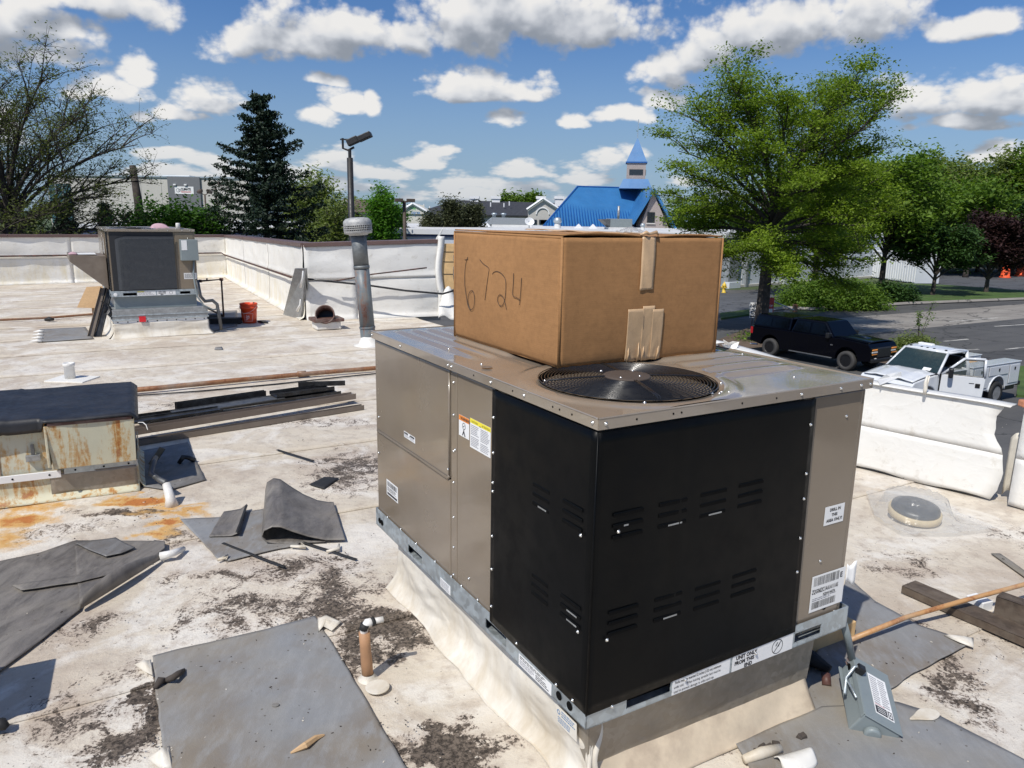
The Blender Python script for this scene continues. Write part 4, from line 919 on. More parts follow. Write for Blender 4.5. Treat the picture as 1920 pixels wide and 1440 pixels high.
bb = B(); bb.tube([(1.26, -.05, .93), (1.24, -.06, .72), (1.245, -.08, .55), (1.27, -.09, .33), (1.36, -.1, .18), (1.50, -.09, .10), (1.57, -.02, .10)], .014, 8); mk('conduit', bb, 'switch_grey', U2, smooth=True)
bb = B(); bb.tube([(1.30, -.01, .60), (1.33, -.01, .33), (1.40, .0, .24), (1.52, .0, .25), (1.59, .0, .18), (1.61, .0, .0), (1.63, -.01, -.26)], .028, 8); mk('drain_hose', bb, 'dark_galv', U2, smooth=True)
for i, (x, y, w_, h_) in enumerate(((.70, .35, .28, .075), (1.10, .25, .07, .10))):
    if i == 0:
        bb = B(); bb.grid(lambda p, q: (x+w_*p, y+.22*q, UT+.015+h_*max(0, math.sin(p*3.1))**.5*max(0, math.sin(q*3.1))**.5+.012*mn.noise((p*4, q*4, 2))), 10, 8)
        o = mk('insulation_scrap', bb, 'pink_insulation', smooth=True)
    else:
        bb = B(); bb.lathe([(.035, UT), (.034, UT+.09), (.028, UT+.10)], 14, (x, y, 0)); o = mk('white_canister', bb, 'white_pvc', smooth=True)
    o.matrix_world = Matrix.Translation((FO.x, FO.y, .30))@Matrix.Rotation(YAW+.02, 4, 'Z')
    tag(o, ('pink scrap of insulation lying on top of the far rooftop unit', 'short white canister standing on the far rooftop unit')[i], ('insulation', 'canister')[i])
# its adapter curb
C2 = thing('roof_curb', 'stepped grey metal curb adapter with pale wrinkled skirt under the far rooftop unit', 'roof curb', (FO.x, FO.y, 0), YAW+.02)
bb = B(); bb.box(.05, 1.28, .06, 1.85, .46, .655); mk('adapter_frame', bb, 'switch_grey', C2, bevel=.004)
bb = B(); bb.box(-.02, 1.42, -.09, 1.95, .30, .46); mk('adapter_tray', bb, 'galv_dull', C2, bevel=.006); bb = B(); bb.box(-.03, 1.43, -.10, 1.96, .285, .31); bb.box(-.03, 1.43, -.10, 1.96, .36, .375); mk('adapter_ledge', bb, 'galvanised', C2, bevel=.003)
bb = B(); bb.box(.0, 1.40, -.08, 1.9, .235, .29); mk('flashing_bar', bb, 'white_fascia', C2, bevel=.003)
for k in range(10):
    bb = B(); bb.lathe([(.010, 0), (.010, .004)], 8); mk('bar_screw', bb, 'void', C2, mx=face_mx((.05+.145*k, -.081, .262), (1, 0, 0), (0, 0, 1)))
def cfl(p, q):
    z = .245*q; f_ = .07*max(0, 1-z/.12)**2; x = -.02-f_*(1-p)+1.44*p+f_*p
    return (x, -.083-f_+.016*math.sin(p*7+q*5)*mn.noise((p*3, q*2, 4))+.012*fbm(p*3, q*2, 5), max(z, .004))
bb = B(); bb.grid(cfl, 60, 16); mk('front_flashing', bb, 'curb_membrane', C2, smooth=True, solid=.004)
for s_, x in ((-1, -.02), (1, 1.42)):
    bb = B(); bb.grid(lambda p, q: (x+s_*(.09*max(0, 1-q*.245/.14)**2)+.008*fbm(p*4, q*2, 8), -.08+1.95*p, max(.245*q, .004)), 40, 12); mk('side_flashing', bb, 'curb_membrane', C2, smooth=True, solid=.004)
bb = B(); bb.box(0, .10, -.012, 0, 0, .09, Matrix.Translation((.36, -.10, .255))); o = mk('red_plastic_cover', bb, 'red_plastic', bevel=.004); o.matrix_world = Matrix.Translation((FO.x, FO.y, 0))@Matrix.Rotation(YAW+.02, 4, 'Z'); tag(o, 'small bright red plastic square on the grey curb of the far unit', 'plastic cover')
def c2w(x, y, z=0): return FO+Matrix.Rotation(YAW+.02, 3, 'Z')@Vector((x, y, z))
# gas line and its block
G0 = at(420, 603); bb = B(); gp_ = [c2w(1.34, .55, 1.02)-Vector((0, 0, .0))]
top = far(415, 524, G0.y+.25); bb.tube([far(362, 527, G0.y+.2), far(375, 527, G0.y+.22), top, (G0.x, G0.y, .09)], .018, 8)
gl_ = thing('gas_pipe', 'dark steel gas pipe rising from a block and bending to the far rooftop unit', 'pipe', (0, 0, 0)); mk('riser', bb, 'gas_pipe', gl_, smooth=True)
for q in (far(375, 527, G0.y+.22), top): bb = B(); bb.tube([q-Vector((.03, 0, 0)), q+Vector((.03, 0, 0))], .028, 8); mk('fitting', bb, 'gas_pipe', gl_)
bb = B(); bb.tube([far(388, 527, G0.y+.22), far(388, 522, G0.y+.22)], .016, 8); mk('valve', bb, 'gas_pipe', gl_)
bb = B(); bb.tube([(G0.x, G0.y, .1), far(389, 578, G0.y-.1), far(376, 577, G0.y-.1)], .015, 8); mk('branch', bb, 'gas_pipe', gl_, smooth=True)
bb = B(); bb.box(-.27, .27, -.09, .09, 0, .11); tag(mk('pipe_block', bb, 'black_rubber', loc=at(424, 607), rz=.2, bevel=.01), 'black rubber block under the gas riser left of the red bucket', 'block')
bb = B(); bb.box(-.19, .19, -.09, .09, 0, .13); tag(mk('pipe_block', bb, 'dark_galv', loc=at(400, 601), rz=.3, bevel=.01), 'dark open block beside the curb of the far unit, left of the rubber block', 'block')
# grey protection pad under it
def sheet(name, A, Bp, nu, nv, mat, z0=.008, zf=None, label=None, cat='membrane mat', rough=.006, seed=0, th=.004):
    """a loose sheet lying on the roof, between two outlines A (far) and B (near)"""
    def along(P, t):
        n_ = len(P)-1; k = min(int(t*n_), n_-1); f_ = t*n_-k; return Vector(P[k])*(1-f_)+Vector(P[k+1])*f_
    def fn(p, q):
        v = along(A, p)*(1-q)+along(Bp, p)*q
        edge = min(p, 1-p, q, 1-q)
        j = rough if edge < .02 else 0
        x = v.x+j*mn.noise((v.x*9, v.y*9, seed)); y = v.y+j*mn.noise((v.x*9, v.y*9, seed+5))
        z = hz(x, y)+z0+.004*mn.noise((x*3, y*3, seed+9))+.0+(zf(p, q) if zf else 0)
        return (x, y, z)
    bb = B(); bb.grid(fn, nu, nv); o = mk(name, bb, mat, smooth=True, solid=th)
    if label: tag(o, label, cat)
    return o
g_ = lambda pts: [tuple(at(x, y)) for x, y in pts]
sheet('protection_mat', g_([(385, 585), (444, 583)]), g_([(390, 624), (445, 612)]), 12, 12, 'dark_mat', label='dark grey mat under the gas pipe block beside the far unit')
sheet('protection_mat', g_([(74, 618), (160, 614)]), g_([(70, 643), (176, 637)]), 14, 8, 'grey_mat', .012, label='grey mat with frayed white left edge in front of the leaning brown channel')
for i, (x, y) in enumerate(((71, 622), (70, 628), (68, 634), (66, 640))):
    bb = B(); q = at(x, y, .02); bb.tube([q+Vector((.09, .02, 0)), q+Vector((.03, 0, .012)), q+Vector((-.07, 0, .0))], [.02, .022, .008], 6); tag(mk('frayed_tab', bb, 'white_pvc', smooth=True), 'white frayed tab at the left edge of the grey mat, '+('farthest', 'second farthest', 'second nearest', 'nearest')[i]+' of four', 'membrane tab', 'white tabs on the mat edge')
# leaning brown channel pieces + open carton behind
q0, q1 = at(172, 632), far(197, 540, at(172, 632).y+.3)
ln = thing('metal_channel', 'dark brown metal channel leaning against the far rooftop unit, above the grey mat', 'metal channel', (0, 0, 0))
for k, dx in enumerate((0, .10)):
    bb = B(); d_ = (q1-q0).normalized(); a_ = q0+Vector((dx*.9, dx*.2, 0)); e_ = q1+Vector((dx*.7, dx*.2, 0))
    sdv = Vector((.045, .02, 0)); up_ = Vector((0, -.03, .02))
    bb.quad(a_-sdv, a_+sdv, e_+sdv, e_-sdv); bb.quad(a_+sdv, a_+sdv+up_, e_+sdv+up_, e_+sdv); bb.quad(a_-sdv, e_-sdv, e_-sdv+up_, a_-sdv+up_)
    mk('channel', bb, 'brown_taupe' if k == 0 else 'dark_metal', ln, solid=.006)
kb = thing('open_carton', 'open light brown carton behind the leaning channel, left of the far rooftop unit', 'box', at(160, 596, 0)+Vector((0, .35, 0)), YAW-.15)
bb = B(); bb.box(-.05, .75, 0, .6, 0, .30); mk('carton_body', bb, 'light_cardboard', kb, bevel=.01)
bb = B(); bb.quad((-.28, -.14, .18), (.72, -.14, .12), (.70, .0, .60), (-.10, .0, .56)); mk('front_flap', bb, 'light_cardboard', kb, solid=.008)
bb = B(); bb.quad((.76, -.12, .16), (1.05, .05, .2), (.98, .12, .5), (.72, .02, .56)); mk('side_flap', bb, 'light_cardboard', kb, solid=.008)
bb = B(); bb.grid(lambda p, q: (-.02+.7*p, .02+.5*q, .31+.03*math.sin(p*9)*math.sin(q*6)), 8, 6); mk('carton_filling', bb, 'cardboard_edge', kb, smooth=True)
bb = B(); bb.grid(lambda p, q: (-.13*p+.04*math.sin(q*9), .2*q+.02*math.sin(p*11), .0+.30*math.sin(min(1,p*1.2)*1.6)*(.4+.6*math.sin(q*3.1))), 10, 10); tag(mk('black_bag', bb, 'black_plastic', loc=c2w(-.02, -.10, .30), rz=.3, smooth=True), 'black plastic bag bunched at the left corner of the far unit\'s curb', 'bag')
# red bucket
BK = thing('bucket', 'bright orange-red plastic bucket with white store logo beside the gas pipe', 'bucket', at(463, 607)+Vector((0, .14, 0)), -.1)
bb = B(); bb.lathe([(.128, 0), (.136, .10), (.146, .27), (.160, .272), (.160, .31), (.152, .312), (.152, .335), (.162, .34), (.162, .365), (.156, .37), (.150, .365), (.142, .30), (.125, .01)], 32); mk('bucket_body', bb, 'bucket_orange', BK, smooth=True)
bb = B(); bb.tube([(.165*math.cos(a), .165*math.sin(a)-.0, .33-.16*math.sin((a+.4)/1.0)) if 0 else (.165*math.cos(a), -.17*abs(math.sin(a))**.5*.2-.165*math.sin(a)*.9, .33-.13*math.sin(a)) for a in [i*math.pi/14 for i in range(15)]], .003, 5); mk('handle', bb, 'screw_steel', BK, smooth=True)
lg = B(); lgm = ['white_label', 'bucket_orange']
def bend(x, z, r_=.1475):   # wrap a flat mark on the bucket's wall facing the camera
    a = -math.pi/2+x/.14; rr = .1285+.0655*z/.27+.0015 if z < .27 else .148; return (rr*math.cos(a), rr*math.sin(a), z)
for (x0, x1, z0, z1) in ((-.02, .12, .045, .049), (-.02, .12, .19, .194), (-.02, -.016, .045, .194), (.116, .12, .045, .194)):
    lg.k = 0; n_ = 8; lg.add([bend(x0+(x1-x0)*i/n_, z) for z in (z0, z1) for i in range(n_+1)], [(i, i+1, n_+2+i, n_+1+i) for i in range(n_)])
for t_, x, y, s_ in (('THE', .004, .135, .030), ('HOME', .0, .080, .050), ('DEPOT', -.005, .02, .050)):
    vs, fs = text_geo(t_, s_, .0018, .8)
    ca, sa = math.cos(R(38)), math.sin(R(38)); out = []
    for v_ in vs:
        a, b_ = v_.x*.62, v_.y*.8; px_, pz_ = a*ca-b_*sa*.4, a*sa+b_*ca; out.append(bend(.012+px_+x*.6, .052+pz_*.9+y*.62))
    lg.add(out, fs)
o = link('store_logo', lg.mesh('store_logo', lgm), BK)
bb = B(); bb.tube([(.10, -.05, .30), (.125, -.06, .40)], .012, 6); tag(mk('tool', bb, 'brown_taupe', loc=BK.location), 'tool handle sticking up out of the orange-red bucket', 'tool')
bb = B(); bb.tube([(0, 0, .02), (.12, -.06, .025), (.22, -.10, .015)], [.02, .03, .012], 7); tag(mk('glove', bb, 'black_rubber', loc=at(484, 605), smooth=True), 'small dark glove-like lump on the roof right of the orange-red bucket', 'glove')
bb = B(); bb.tube([(0, 0, .03), (.07, -.0, .05), (.16, 0, .04)], [.025, .045, .02], 7); tag(mk('debris_lump', bb, 'black_rubber', loc=at(85, 603), smooth=True), 'small black lump on the roof beside the thin red pipe, left of the grey mat', 'debris')
sheet('membrane_scrap', g_([(404, 652), (416, 651)]), g_([(402, 656), (418, 656)]), 3, 2, 'grey_mat', .01, label='tiny grey scrap of membrane in front of the far unit')
# louvered panel leaning on the wall corner
q0, q1, q2, q3 = at(532, 590), at(566, 598), far(575, 503, 14.3), far(554, 503, 14.45)
pn = thing('leaning_panel', 'grey metal panel with dented edge leaning against the white wall corner', 'metal panel')
bb = B(); bb.quad(q0, q1, q2, q3); mk('panel_face', bb, 'galv_rust' if 0 else 'galv_dull', pn, solid=.03)
q4 = at(574, 592); bb = B(); bb.quad(q1, q4, far(577, 530, 14.4), q2+Vector((.005, 0, -.05))); mk('panel_side', bb, 'galv_dull', pn, solid=.01)
for k, (a, b_) in enumerate(((.15, .40), (.62, .95))):
    e0 = q1*(1-a)+q2*a; e1_ = q1*(1-b_)+q2*b_; bb = B(); bb.tube([e0+Vector((-.09+.02*k, -.05, .02)), (e0+e1_)/2+Vector((-.04, -.06, .02)), e1_+Vector((-.05, -.05, 0))], [.03, .02, .012], 6); mk('torn_sticker', bb, 'white_label', pn, smooth=True)
# brown hooded exhaust
vh = thing('exhaust_hood', 'small brown round exhaust hood on a white curb in front of the wrinkled wall', 'exhaust vent', at(613, 616), .5)
bb = B(); bb.prism([(-.22, -.16), (.22, -.16), (.22, .2), (-.22, .2)], 0, .14); mk('curb', bb, 'bright_membrane', vh, bevel=.02)
bb = B(); bb.box(-.27, .27, -.20, .24, .14, .20); mk('base_flange', bb, 'brown_hood', vh, bevel=.01)
bb = B(); hm = Matrix.Translation((-.01, .0, .21))@Matrix.Rotation(R(62), 4, 'X')@Matrix.Rotation(R(-20), 4, 'Y'); bb.lathe([(.155, -.09), (.16, .0), (.155, .12), (.165, .125), (.165, .16)], 26, mx=hm, cap=False); mk('hood', bb, 'brown_hood', vh, smooth=True, solid=.018)
bb = B(); bb.lathe([(.15, -.08), (.149, -.075)], 20, mx=hm); mk('throat', bb, 'black_plastic', vh)
# tall flue
f0 = at(692, 648); ft = far(669, 408, f0.y)
fl_ = thing('vent_flue', 'tall leaning rusty metal flue with slotted round cap in front of the white wall', 'flue pipe')
ax = ft-f0; P = lambda t_: f0+ax*t_
bb = B(); bb.tube([P(-.02), P(.14)], [.122, .117], 24); bb.tube([P(.14), P(.155)], .126, 24); mk('lower_pipe', bb, 'galv_rust', fl_, smooth=True, bevel=.003)
bb = B(); bb.tube([P(.155), P(.62)], .115, 28); mk('middle_pipe', bb, 'galv_rust', fl_, smooth=False).data.polygons.foreach_set('use_smooth', [True]*29*1+[False]*0) if 0 else mk('middle_pipe', bb, 'galv_rust', fl_, smooth=True)
bb = B(); bb.tube([P(.61), P(.635)], .124, 28); bb.tube([P(.635), P(.89)], .116, 28); mk('upper_pipe', bb, 'cap_metal_dark', fl_, smooth=True)
zr = Vector((0, 0, 1)).rotation_difference(ax.normalized()).to_matrix().to_4x4()
cm = Matrix.Translation(P(.875))@zr@Matrix.Diagonal((1.13, 1.13, 1, 1)); H_ = ax.length
bb = B(); bb.lathe([(.14, .0), (.185, .01), (.188, .05)], 32, mx=cm, cap=False); bb.lathe([(.188, .13), (.19, .17), (.184, .20), (.15, .235), (.08, .25), (.01, .252)], 32, mx=cm, cap=False); bb.lathe([(.12, -.02), (.14, .01)], 32, mx=cm, cap=False); mk('cap_rims', bb, 'cap_metal', fl_, smooth=True)
bb = B(); bb.lathe([(.165, .04), (.165, .14)], 32, mx=cm, cap=False); mk('cap_core', bb, 'void', fl_)
bb = B()
for k in range(44):
    a = 2*math.pi*k/44; bb.tube([cm@Vector((.184*math.cos(a), .184*math.sin(a), .045)), cm@Vector((.186*math.cos(a), .186*math.sin(a), .135))], .0055, 4)
for z in (.075, .105): bb.tube([cm@Vector((.185*math.cos(2*math.pi*k/32), .185*math.sin(2*math.pi*k/32), z)) for k in range(33)], .005, 4)
stuff(mk('cap_grille', bb, 'cap_metal', fl_))
bb = B(); bb.lathe([(.24, .006), (.16, .03), (.128, .12), (.122, .15)], 28, (f0.x, f0.y, 0), cap=False); mk('base_boot', bb, 'bright_membrane', fl_, smooth=True, solid=.004)
# torn wall end: plywood, felt, block
te = thing('torn_wall_end', 'exposed plywood and black felt at the torn right end of the wrinkled white wall', 'wall end')
wdir = (p3-p2).normalized(); q = p3+wdir*.02
bb = B(); bb.prism([tuple((q+wdir*a+Vector((-wdir.y, wdir.x, 0))*b_)[:2]) for a, b_ in ((.0, -.02), (.26, -.06), (.26, .08), (0, .08))], .55, 1.47); mk('plywood_sheet', bb, 'plywood', te)
for zz in (.85, 1.1, 1.3): bb = B(); bb.prism([tuple((q+wdir*a+Vector((-wdir.y, wdir.x, 0))*b_)[:2]) for a, b_ in ((.02, -.03), (.255, -.066), (.255, -.06), (.02, -.02))], zz, zz+.012); mk('batten', bb, 'dark_metal', te)
bb = B(); bb.grid(lambda p, q_: tuple(q+wdir*(.25+.6*p)+Vector((0, -.05+.08*fbm(p*5, q_*6, 3), .1+1.25*q_-.1*p))), 16, 24); mk('torn_felt', bb, 'torn_felt', te, smooth=True, solid=.01)
bb = B(); bb.grid(lambda p, q_: tuple(q+wdir*(-.10+.14*p+.03*math.sin(q_*8))+Vector((0, -.06-.05*math.sin(p*3), -.0+1.62*q_))), 6, 30); mk('hanging_edge', bb, 'bright_membrane', te, smooth=True, solid=.006)
bb = B(); bb.grid(lambda p, q_: tuple(q+wdir*(.0-.13+.16*p*(q_**.6)+.02*q_)+Vector((0, -.05, 1.5+.22*q_*(.4+p)))), 6, 8); mk('top_scrap', bb, 'bright_membrane', te, smooth=True, solid=.006)
bb = B(); bb.grid(lambda p, q_: tuple(q+wdir*(-.02+.7*p)+Vector((0, -.45*(1-q_)*1.0-.1, .02+.55*q_*(.7+.3*math.sin(p*7))+.05*math.sin(p*11+q_*5)))), 16, 10); tag(mk('crumpled_membrane', bb, 'bright_membrane', smooth=True, solid=.006), 'crumpled white membrane heap at the foot of the torn wall end', 'membrane heap')
# cables on the far walls
def cable(name, label, pts, r, mat='dark_metal', cat='cable'):
    bb = B(); bb.tube(pts, r, 7); return tag(mk(name, bb, mat, smooth=True), label, cat)
w1 = lambda a, b_, t_, z, off=.09: (a*(1-t_)+b_*t_+Vector((.0, -off, z)))
cable('wall_cable', 'dark conduit running along the middle of the far-left parapet wall and round its corner', [w1(pL, pC, t_, .77+.0*t_) for t_ in (0, .2, .4, .6, .8, .985)]+[w1(pC, p2, t_, .72+.06*t_)+Vector((-.08, 0, 0)) for t_ in (.03, .25, .5, .75, .93)], .022, 'gas_pipe', 'conduit')
cable('wall_cable', 'thin black cable sagging across the wrinkled white wall behind the flue', [far(x, y, d_) for x, y, d_ in ((553, 519, 15.2), (575, 523, 14.45), (622, 528, 14.55), (690, 535, 14.75), (760, 545, 14.9), (830, 551, 15.15), (858, 543, 15.3))], .02)
cable('wall_cable', 'second thin cable rising to the right across the wrinkled white wall', [far(x, y, d_) for x, y, d_ in ((622, 528, 14.6), (700, 514, 14.85), (760, 507, 15.05), (800, 502, 15.2))], .014, 'gas_pipe')
# thin red pipe in the distance, left
cable('thin_pipe', 'thin red-brown pipe lying on the roof left of the far unit', [at(x, y, .04) for x, y in ((-60, 604), (0, 600), (90, 596), (175, 589), (230, 585))], .022, 'rusty_pipe', 'pipe')
# rusty gas pipe across the middle
gp2 = thing('rusty_pipe', 'long rusty pipe lying across the roof between the black-topped unit and the big tan unit', 'pipe')
pp = [at(x, y, .05) for x, y in ((238, 732), (300, 727), (420, 715), (560, 702), (705, 690), (830, 680))]
bb = B(); bb.tube(pp, .028, 10); mk('pipe_run', bb, 'rusty_pipe', gp2, smooth=True)
for x, y in ((238, 732), (566, 701)): q = at(x, y, .05); bb = B(); bb.tube([q-E2*.05, q+E2*.05], .038, 10); mk('coupling', bb, 'rusty_pipe' if x > 300 else 'red_plastic', gp2, smooth=True)
cable('thin_cable', 'thin dark cable lying on the roof beside the long rusty pipe', [at(x, y, .014) for x, y in ((236, 743), (380, 733), (520, 720), (640, 707), (720, 699))], .009)
# white vent stub
vs_ = thing('pvc_vent', 'short white plastic vent stub on a white patch left of the long rusty pipe', 'vent pipe', at(132, 711))
bb = B(); bb.lathe([(.060, 0), (.057, .16), (.066, .165), (.068, .20), (.060, .205), (.050, .20), (.048, .05)], 24); mk('stub', bb, 'white_pvc', vs_, smooth=True)
bb = B(); bb.prism([tuple(c) for c in ((-.22, -.17), (.26, -.2), (.28, .16), (-.2, .2))], -.012, .012); mk('patch', bb, 'bright_membrane', vs_, bevel=.005)

# ------------------------------------------------------------ black-topped rusty unit at the left
KO = at(263, 916); OL = thing('old_unit', 'rusted cream rooftop unit with a black bitumen top at the left edge', 'old air conditioner', (KO.x, KO.y, 0), .46)
XL, YD = -2.6, .92
def curbf(p, q):
    x = XL+(0-XL)*p; z = .20*q; f_ = .06*max(0, 1-z/.08)**2; return (x, -.0-f_+.008*fbm(x*2, z*5, 3), max(.004, z))
bb = B(); bb.grid(curbf, 90, 12); mk('front_flashing', bb, 'rusty_cream', OL, smooth=True, solid=.006)
bb = B(); bb.grid(lambda p, q: (.0+.05*max(0, 1-q*.2/.08)**2, YD*p, max(.004, .2*q)), 20, 10); mk('side_flashing', bb, 'rusty_cream', OL, smooth=True, solid=.006)
bb = B(); bb.box(XL, -.01, .02, YD, -.02, .20); mk('curb_core', bb, 'cream_paint', OL)
bb = B(); bb.grid(lambda p, q: (-.56+.55*p+.0*q, -.010-.012*q*(p)-.004, .03+.165*q+.02*math.sin(p*7)*(1-q)), 20, 8); mk('torn_flashing', bb, 'skirt_metal', OL, smooth=True, solid=.004)
bb = B(); bb.box(-.47, -.0, -.022, -.006, .185, .235); mk('flashing_bar', bb, 'galvanised', OL, bevel=.002)
bb = B(); bb.box(XL, -.49, -.024, -.006, .165, .215); mk('flashing_bar', bb, 'white_fascia', OL, bevel=.002)
for x, z in ((-.40, .208), (-.22, .21), (-.06, .212), (-.56, .192), (-.78, .19), (-.98, .19), (-1.2, .19)):
    bb = B(); bb.lathe([(.007, 0), (.007, .003)], 8); mk('bar_screw', bb, 'void', OL, mx=face_mx((x, -.0235, z), (1, 0, 0), (0, 0, 1)))
bb = B(); bb.box(XL, -.02, .015, YD-.01, .20, .575); mk('body', bb, 'cream_paint', OL, bevel=.006)
bb = B(); bb.tube([(-.85, .012, .22), (-.852, .012, .36), (-.86, .012, .50)], .004, 5); mk('body_seam', bb, 'rusty_pipe', OL)
bb = B(); bb.add([(-.52, -.09, .25), (-.008, -.085, .25), (-.0, -.12, .565), (-.545, -.12, .565), (-.52, .02, .25), (-.008, .02, .25), (-.0, .02, .58), (-.545, .02, .58)], [(0, 1, 2, 3), (1, 5, 6, 2), (0, 3, 7, 4), (3, 2, 6, 7), (0, 4, 5, 1)]); hp = mk('rusty_hood', bb, 'rusty_cream', OL, solid=.008, bevel=.003)
bb = B(); bb.box(-.53, -.01, -.128, -.09, .566, .590); mk('hood_slot', bb, 'brown_hood', hp, bevel=.004)
bb = B(); bb.box(-.552, -.535, -.122, -.0, .27, .565); mk('hood_edge', bb, 'rusty_cream', hp, bevel=.004)
def topf(p, q):
    x = XL-.05+(.06-XL+.02)*p; y = -.05+(YD+.12)*q; over = 1 if x > -.52 else 0
    over = 1 if x > -.56 else 0
    if q < .13: y = -.055-.075*over; z = .605-(.095 if not over else .012)*(1-q/.13)
    else: z = .605+.01*math.sin((q-.13)/.87*3.14); y = (-.055-.075*over)+(YD+.10-(-.055-.075*over))*(q-.13)/.87
    if p > .985: z -= .04*(p-.985)/.015
    return (x, y if q >= .13 else y+.01*math.sin(x*6), z+.006*fbm(x*2.5, y*5, 2)+.006*math.exp(-((x+.80)/.012)**2))
bb = B(); bb.grid(topf, 120, 24); mk('bitumen_top', bb, 'bitumen_black', OL, smooth=True, solid=.008)
bb = B(); bb.box(.0, .012, -.02, YD+.04, .54, .60); mk('top_edge', bb, 'bitumen_black', OL, bevel=.004)
lt = link('latch', None, OL)
bb = B(); bb.box(-.655, -.632, -.012, .0, .33, .42); mk('latch_lever', bb, 'dark_galv', lt, bevel=.003); bb = B(); bb.box(-.69, -.60, -.02, .01, .30, .345); mk('latch_base', bb, 'galv_dull', lt, bevel=.003)
# white elbow conduit by it
cd = thing('conduit_stub', 'bent grey conduit ending in a white painted stub, beside the rusted unit', 'conduit', (0, 0, 0))
bb = B(); bb.tube([at(292, 858, .12), at(286, 872, .16), at(283, 888, .10), at(296, 898, .07), at(310, 905, .12)], [.02, .02, .022, .02, .022], 8); mk('bent_pipe', bb, 'dark_galv', cd, smooth=True)
q = at(322, 948); bb = B(); bb.tube([q-Vector((0, 0, .01)), q+Vector((-.005, .0, .05)), at(312, 908, .13)], [.05, .034, .028], 10); mk('painted_stub', bb, 'white_pvc', cd, smooth=True)
sheet('protection_mat', g_([(264, 848), (352, 832)]), g_([(268, 915), (319, 922), (386, 902)]), 16, 12, 'dark_mat', .009, label='dark mat lying in the shade right of the rusted unit')
bb = B(); a = at(345, 862, .03); bb.tube([at(336, 868, .02), at(343, 857, .07), at(353, 858, .05), at(366, 864, .02)], [.018, .024, .02, .022], 6); tag(mk('bent_strap', bb, 'dark_metal', smooth=True), 'small bent black metal piece on the dark mat beside the rusted unit', 'metal scrap')
bb = B(); bb.quad(at(278, 870, .02), at(300, 838, .16), at(310, 842, .17), at(287, 876, .02)); tag(mk('metal_scrap', bb, 'dark_galv', solid=.004), 'bent grey metal strip leaning on the dark mat by the conduit', 'metal scrap')
# stack of channels
st_ = thing('metal_strips', 'stack of long dark metal channels lying beside the rusted unit', 'metal channels')
def chan(a, b_, w_, h_, mat, z=0, inside='dark_metal'):
    d_ = (b_-a).normalized(); s_ = Vector((-d_.y, d_.x, 0)); bb = B()
    for (o0, o1, z0, z1) in ((0, w_, 0, .004), (0, .004, 0, h_), (w_-.004, w_, 0, h_)):
        vs = [a+s_*o+Vector((0, 0, zz+z)) for o, zz in ((o0, z0), (o1, z0), (o1, z1), (o0, z1))]+[b_+s_*o+Vector((0, 0, zz+z)) for o, zz in ((o0, z0), (o1, z0), (o1, z1), (o0, z1))]
        bb.add(vs, [(0, 3, 2, 1), (4, 5, 6, 7), (0, 1, 5, 4), (1, 2, 6, 5), (2, 3, 7, 6), (3, 0, 4, 7)])
    mk('channel', bb, mat, st_)
chan(at(250, 838), at(683, 768), .06, .05, 'brown_taupe', .0)
chan(at(252, 828), at(668, 757), .10, .06, 'brown_strip', .055)
chan(at(256, 800), at(640, 746), .17, .03, 'dark_metal', .05)
chan(at(332, 780), at(500, 755), .05, .075, 'dark_metal', .06)
chan(at(334, 795), at(535, 762), .20, .012, 'dark_galv', .085)
chan(at(520, 763), at(628, 747), .20, .04, 'dark_metal', .10)
chan(at(560, 745), at(648, 742), .04, .05, 'dark_metal', .12)
chan(at(240, 815), at(420, 787), .16, .02, 'dark_metal', .09)
cable('white_wire', 'thin white wire end curling over the stacked metal channels', [at(259, 792, .14), at(268, 792, .15), at(274, 797, .15), at(277, 806, .12)], .004, 'white_pvc', 'wire')

# ------------------------------------------------------------ mats and scraps, left foreground
sheet('membrane_sheet', g_([(-160, 1090), (0, 1056), (75, 1040), (140, 1018), (200, 1018)]), g_([(-200, 1330), (-60, 1290), (0, 1262), (75, 1205), (150, 1148)]), 50, 40, 'worn_mat', .012, label='large torn grey membrane sheet at the left edge in front of the rusted unit')
sheet('membrane_sheet', g_([(25, 1108), (140, 1090), (215, 1065), (290, 1022), (310, 1024)]), g_([(40, 1118), (150, 1101), (240, 1078), (290, 1052), (310, 1036)]), 40, 8, 'worn_mat', .03, label='narrow worn upper strip lying on the large torn grey sheet')
sheet('membrane_sheet', g_([(140, 1028), (212, 1020), (290, 1020)]), g_([(150, 1140), (240, 1085), (312, 1040)]), 26, 20, 'worn_mat', .018, label='brownish right-hand layer of the torn grey sheet ending in a white rolled tip')
sheet('membrane_patch', g_([(140, 1029), (175, 1024), (218, 1019)]), g_([(200, 1054), (228, 1048), (254, 1037)]), 14, 8, 'dark_mat', .036, label='small dark rectangular patch on top of the torn grey sheet')
a, b_, c_ = at(152, 1150, .0), at(240, 1095, .004), at(300, 1056, .0)
def roll(p, q):
    v = (a*(1-p)**2+b_*2*p*(1-p)+c_*p*p); r_ = .012+.05*math.sin(p*2.6+.3)*(1-.5*p); an = q*3.9-.6
    s_ = Vector((.45, -.89, 0)); return tuple(v+s_*(r_*math.sin(an)-.02)+Vector((0, 0, .02+r_*(1-math.cos(an))*.9)))
bb = B(); bb.grid(roll, 30, 14); tag(mk('rolled_edge', bb, 'worn_mat', smooth=True, solid=.004), 'curled-up dark edge of the torn grey sheet casting a shadow', 'membrane roll')
bb = B(); bb.tube([at(302, 1044, .03), at(322, 1038, .045), at(344, 1029, .02)], [.03, .022, .016], 8); tag(mk('rolled_tip', bb, 'white_pvc', smooth=True), 'whitish rolled tip of membrane at the right end of the torn sheet', 'membrane roll')
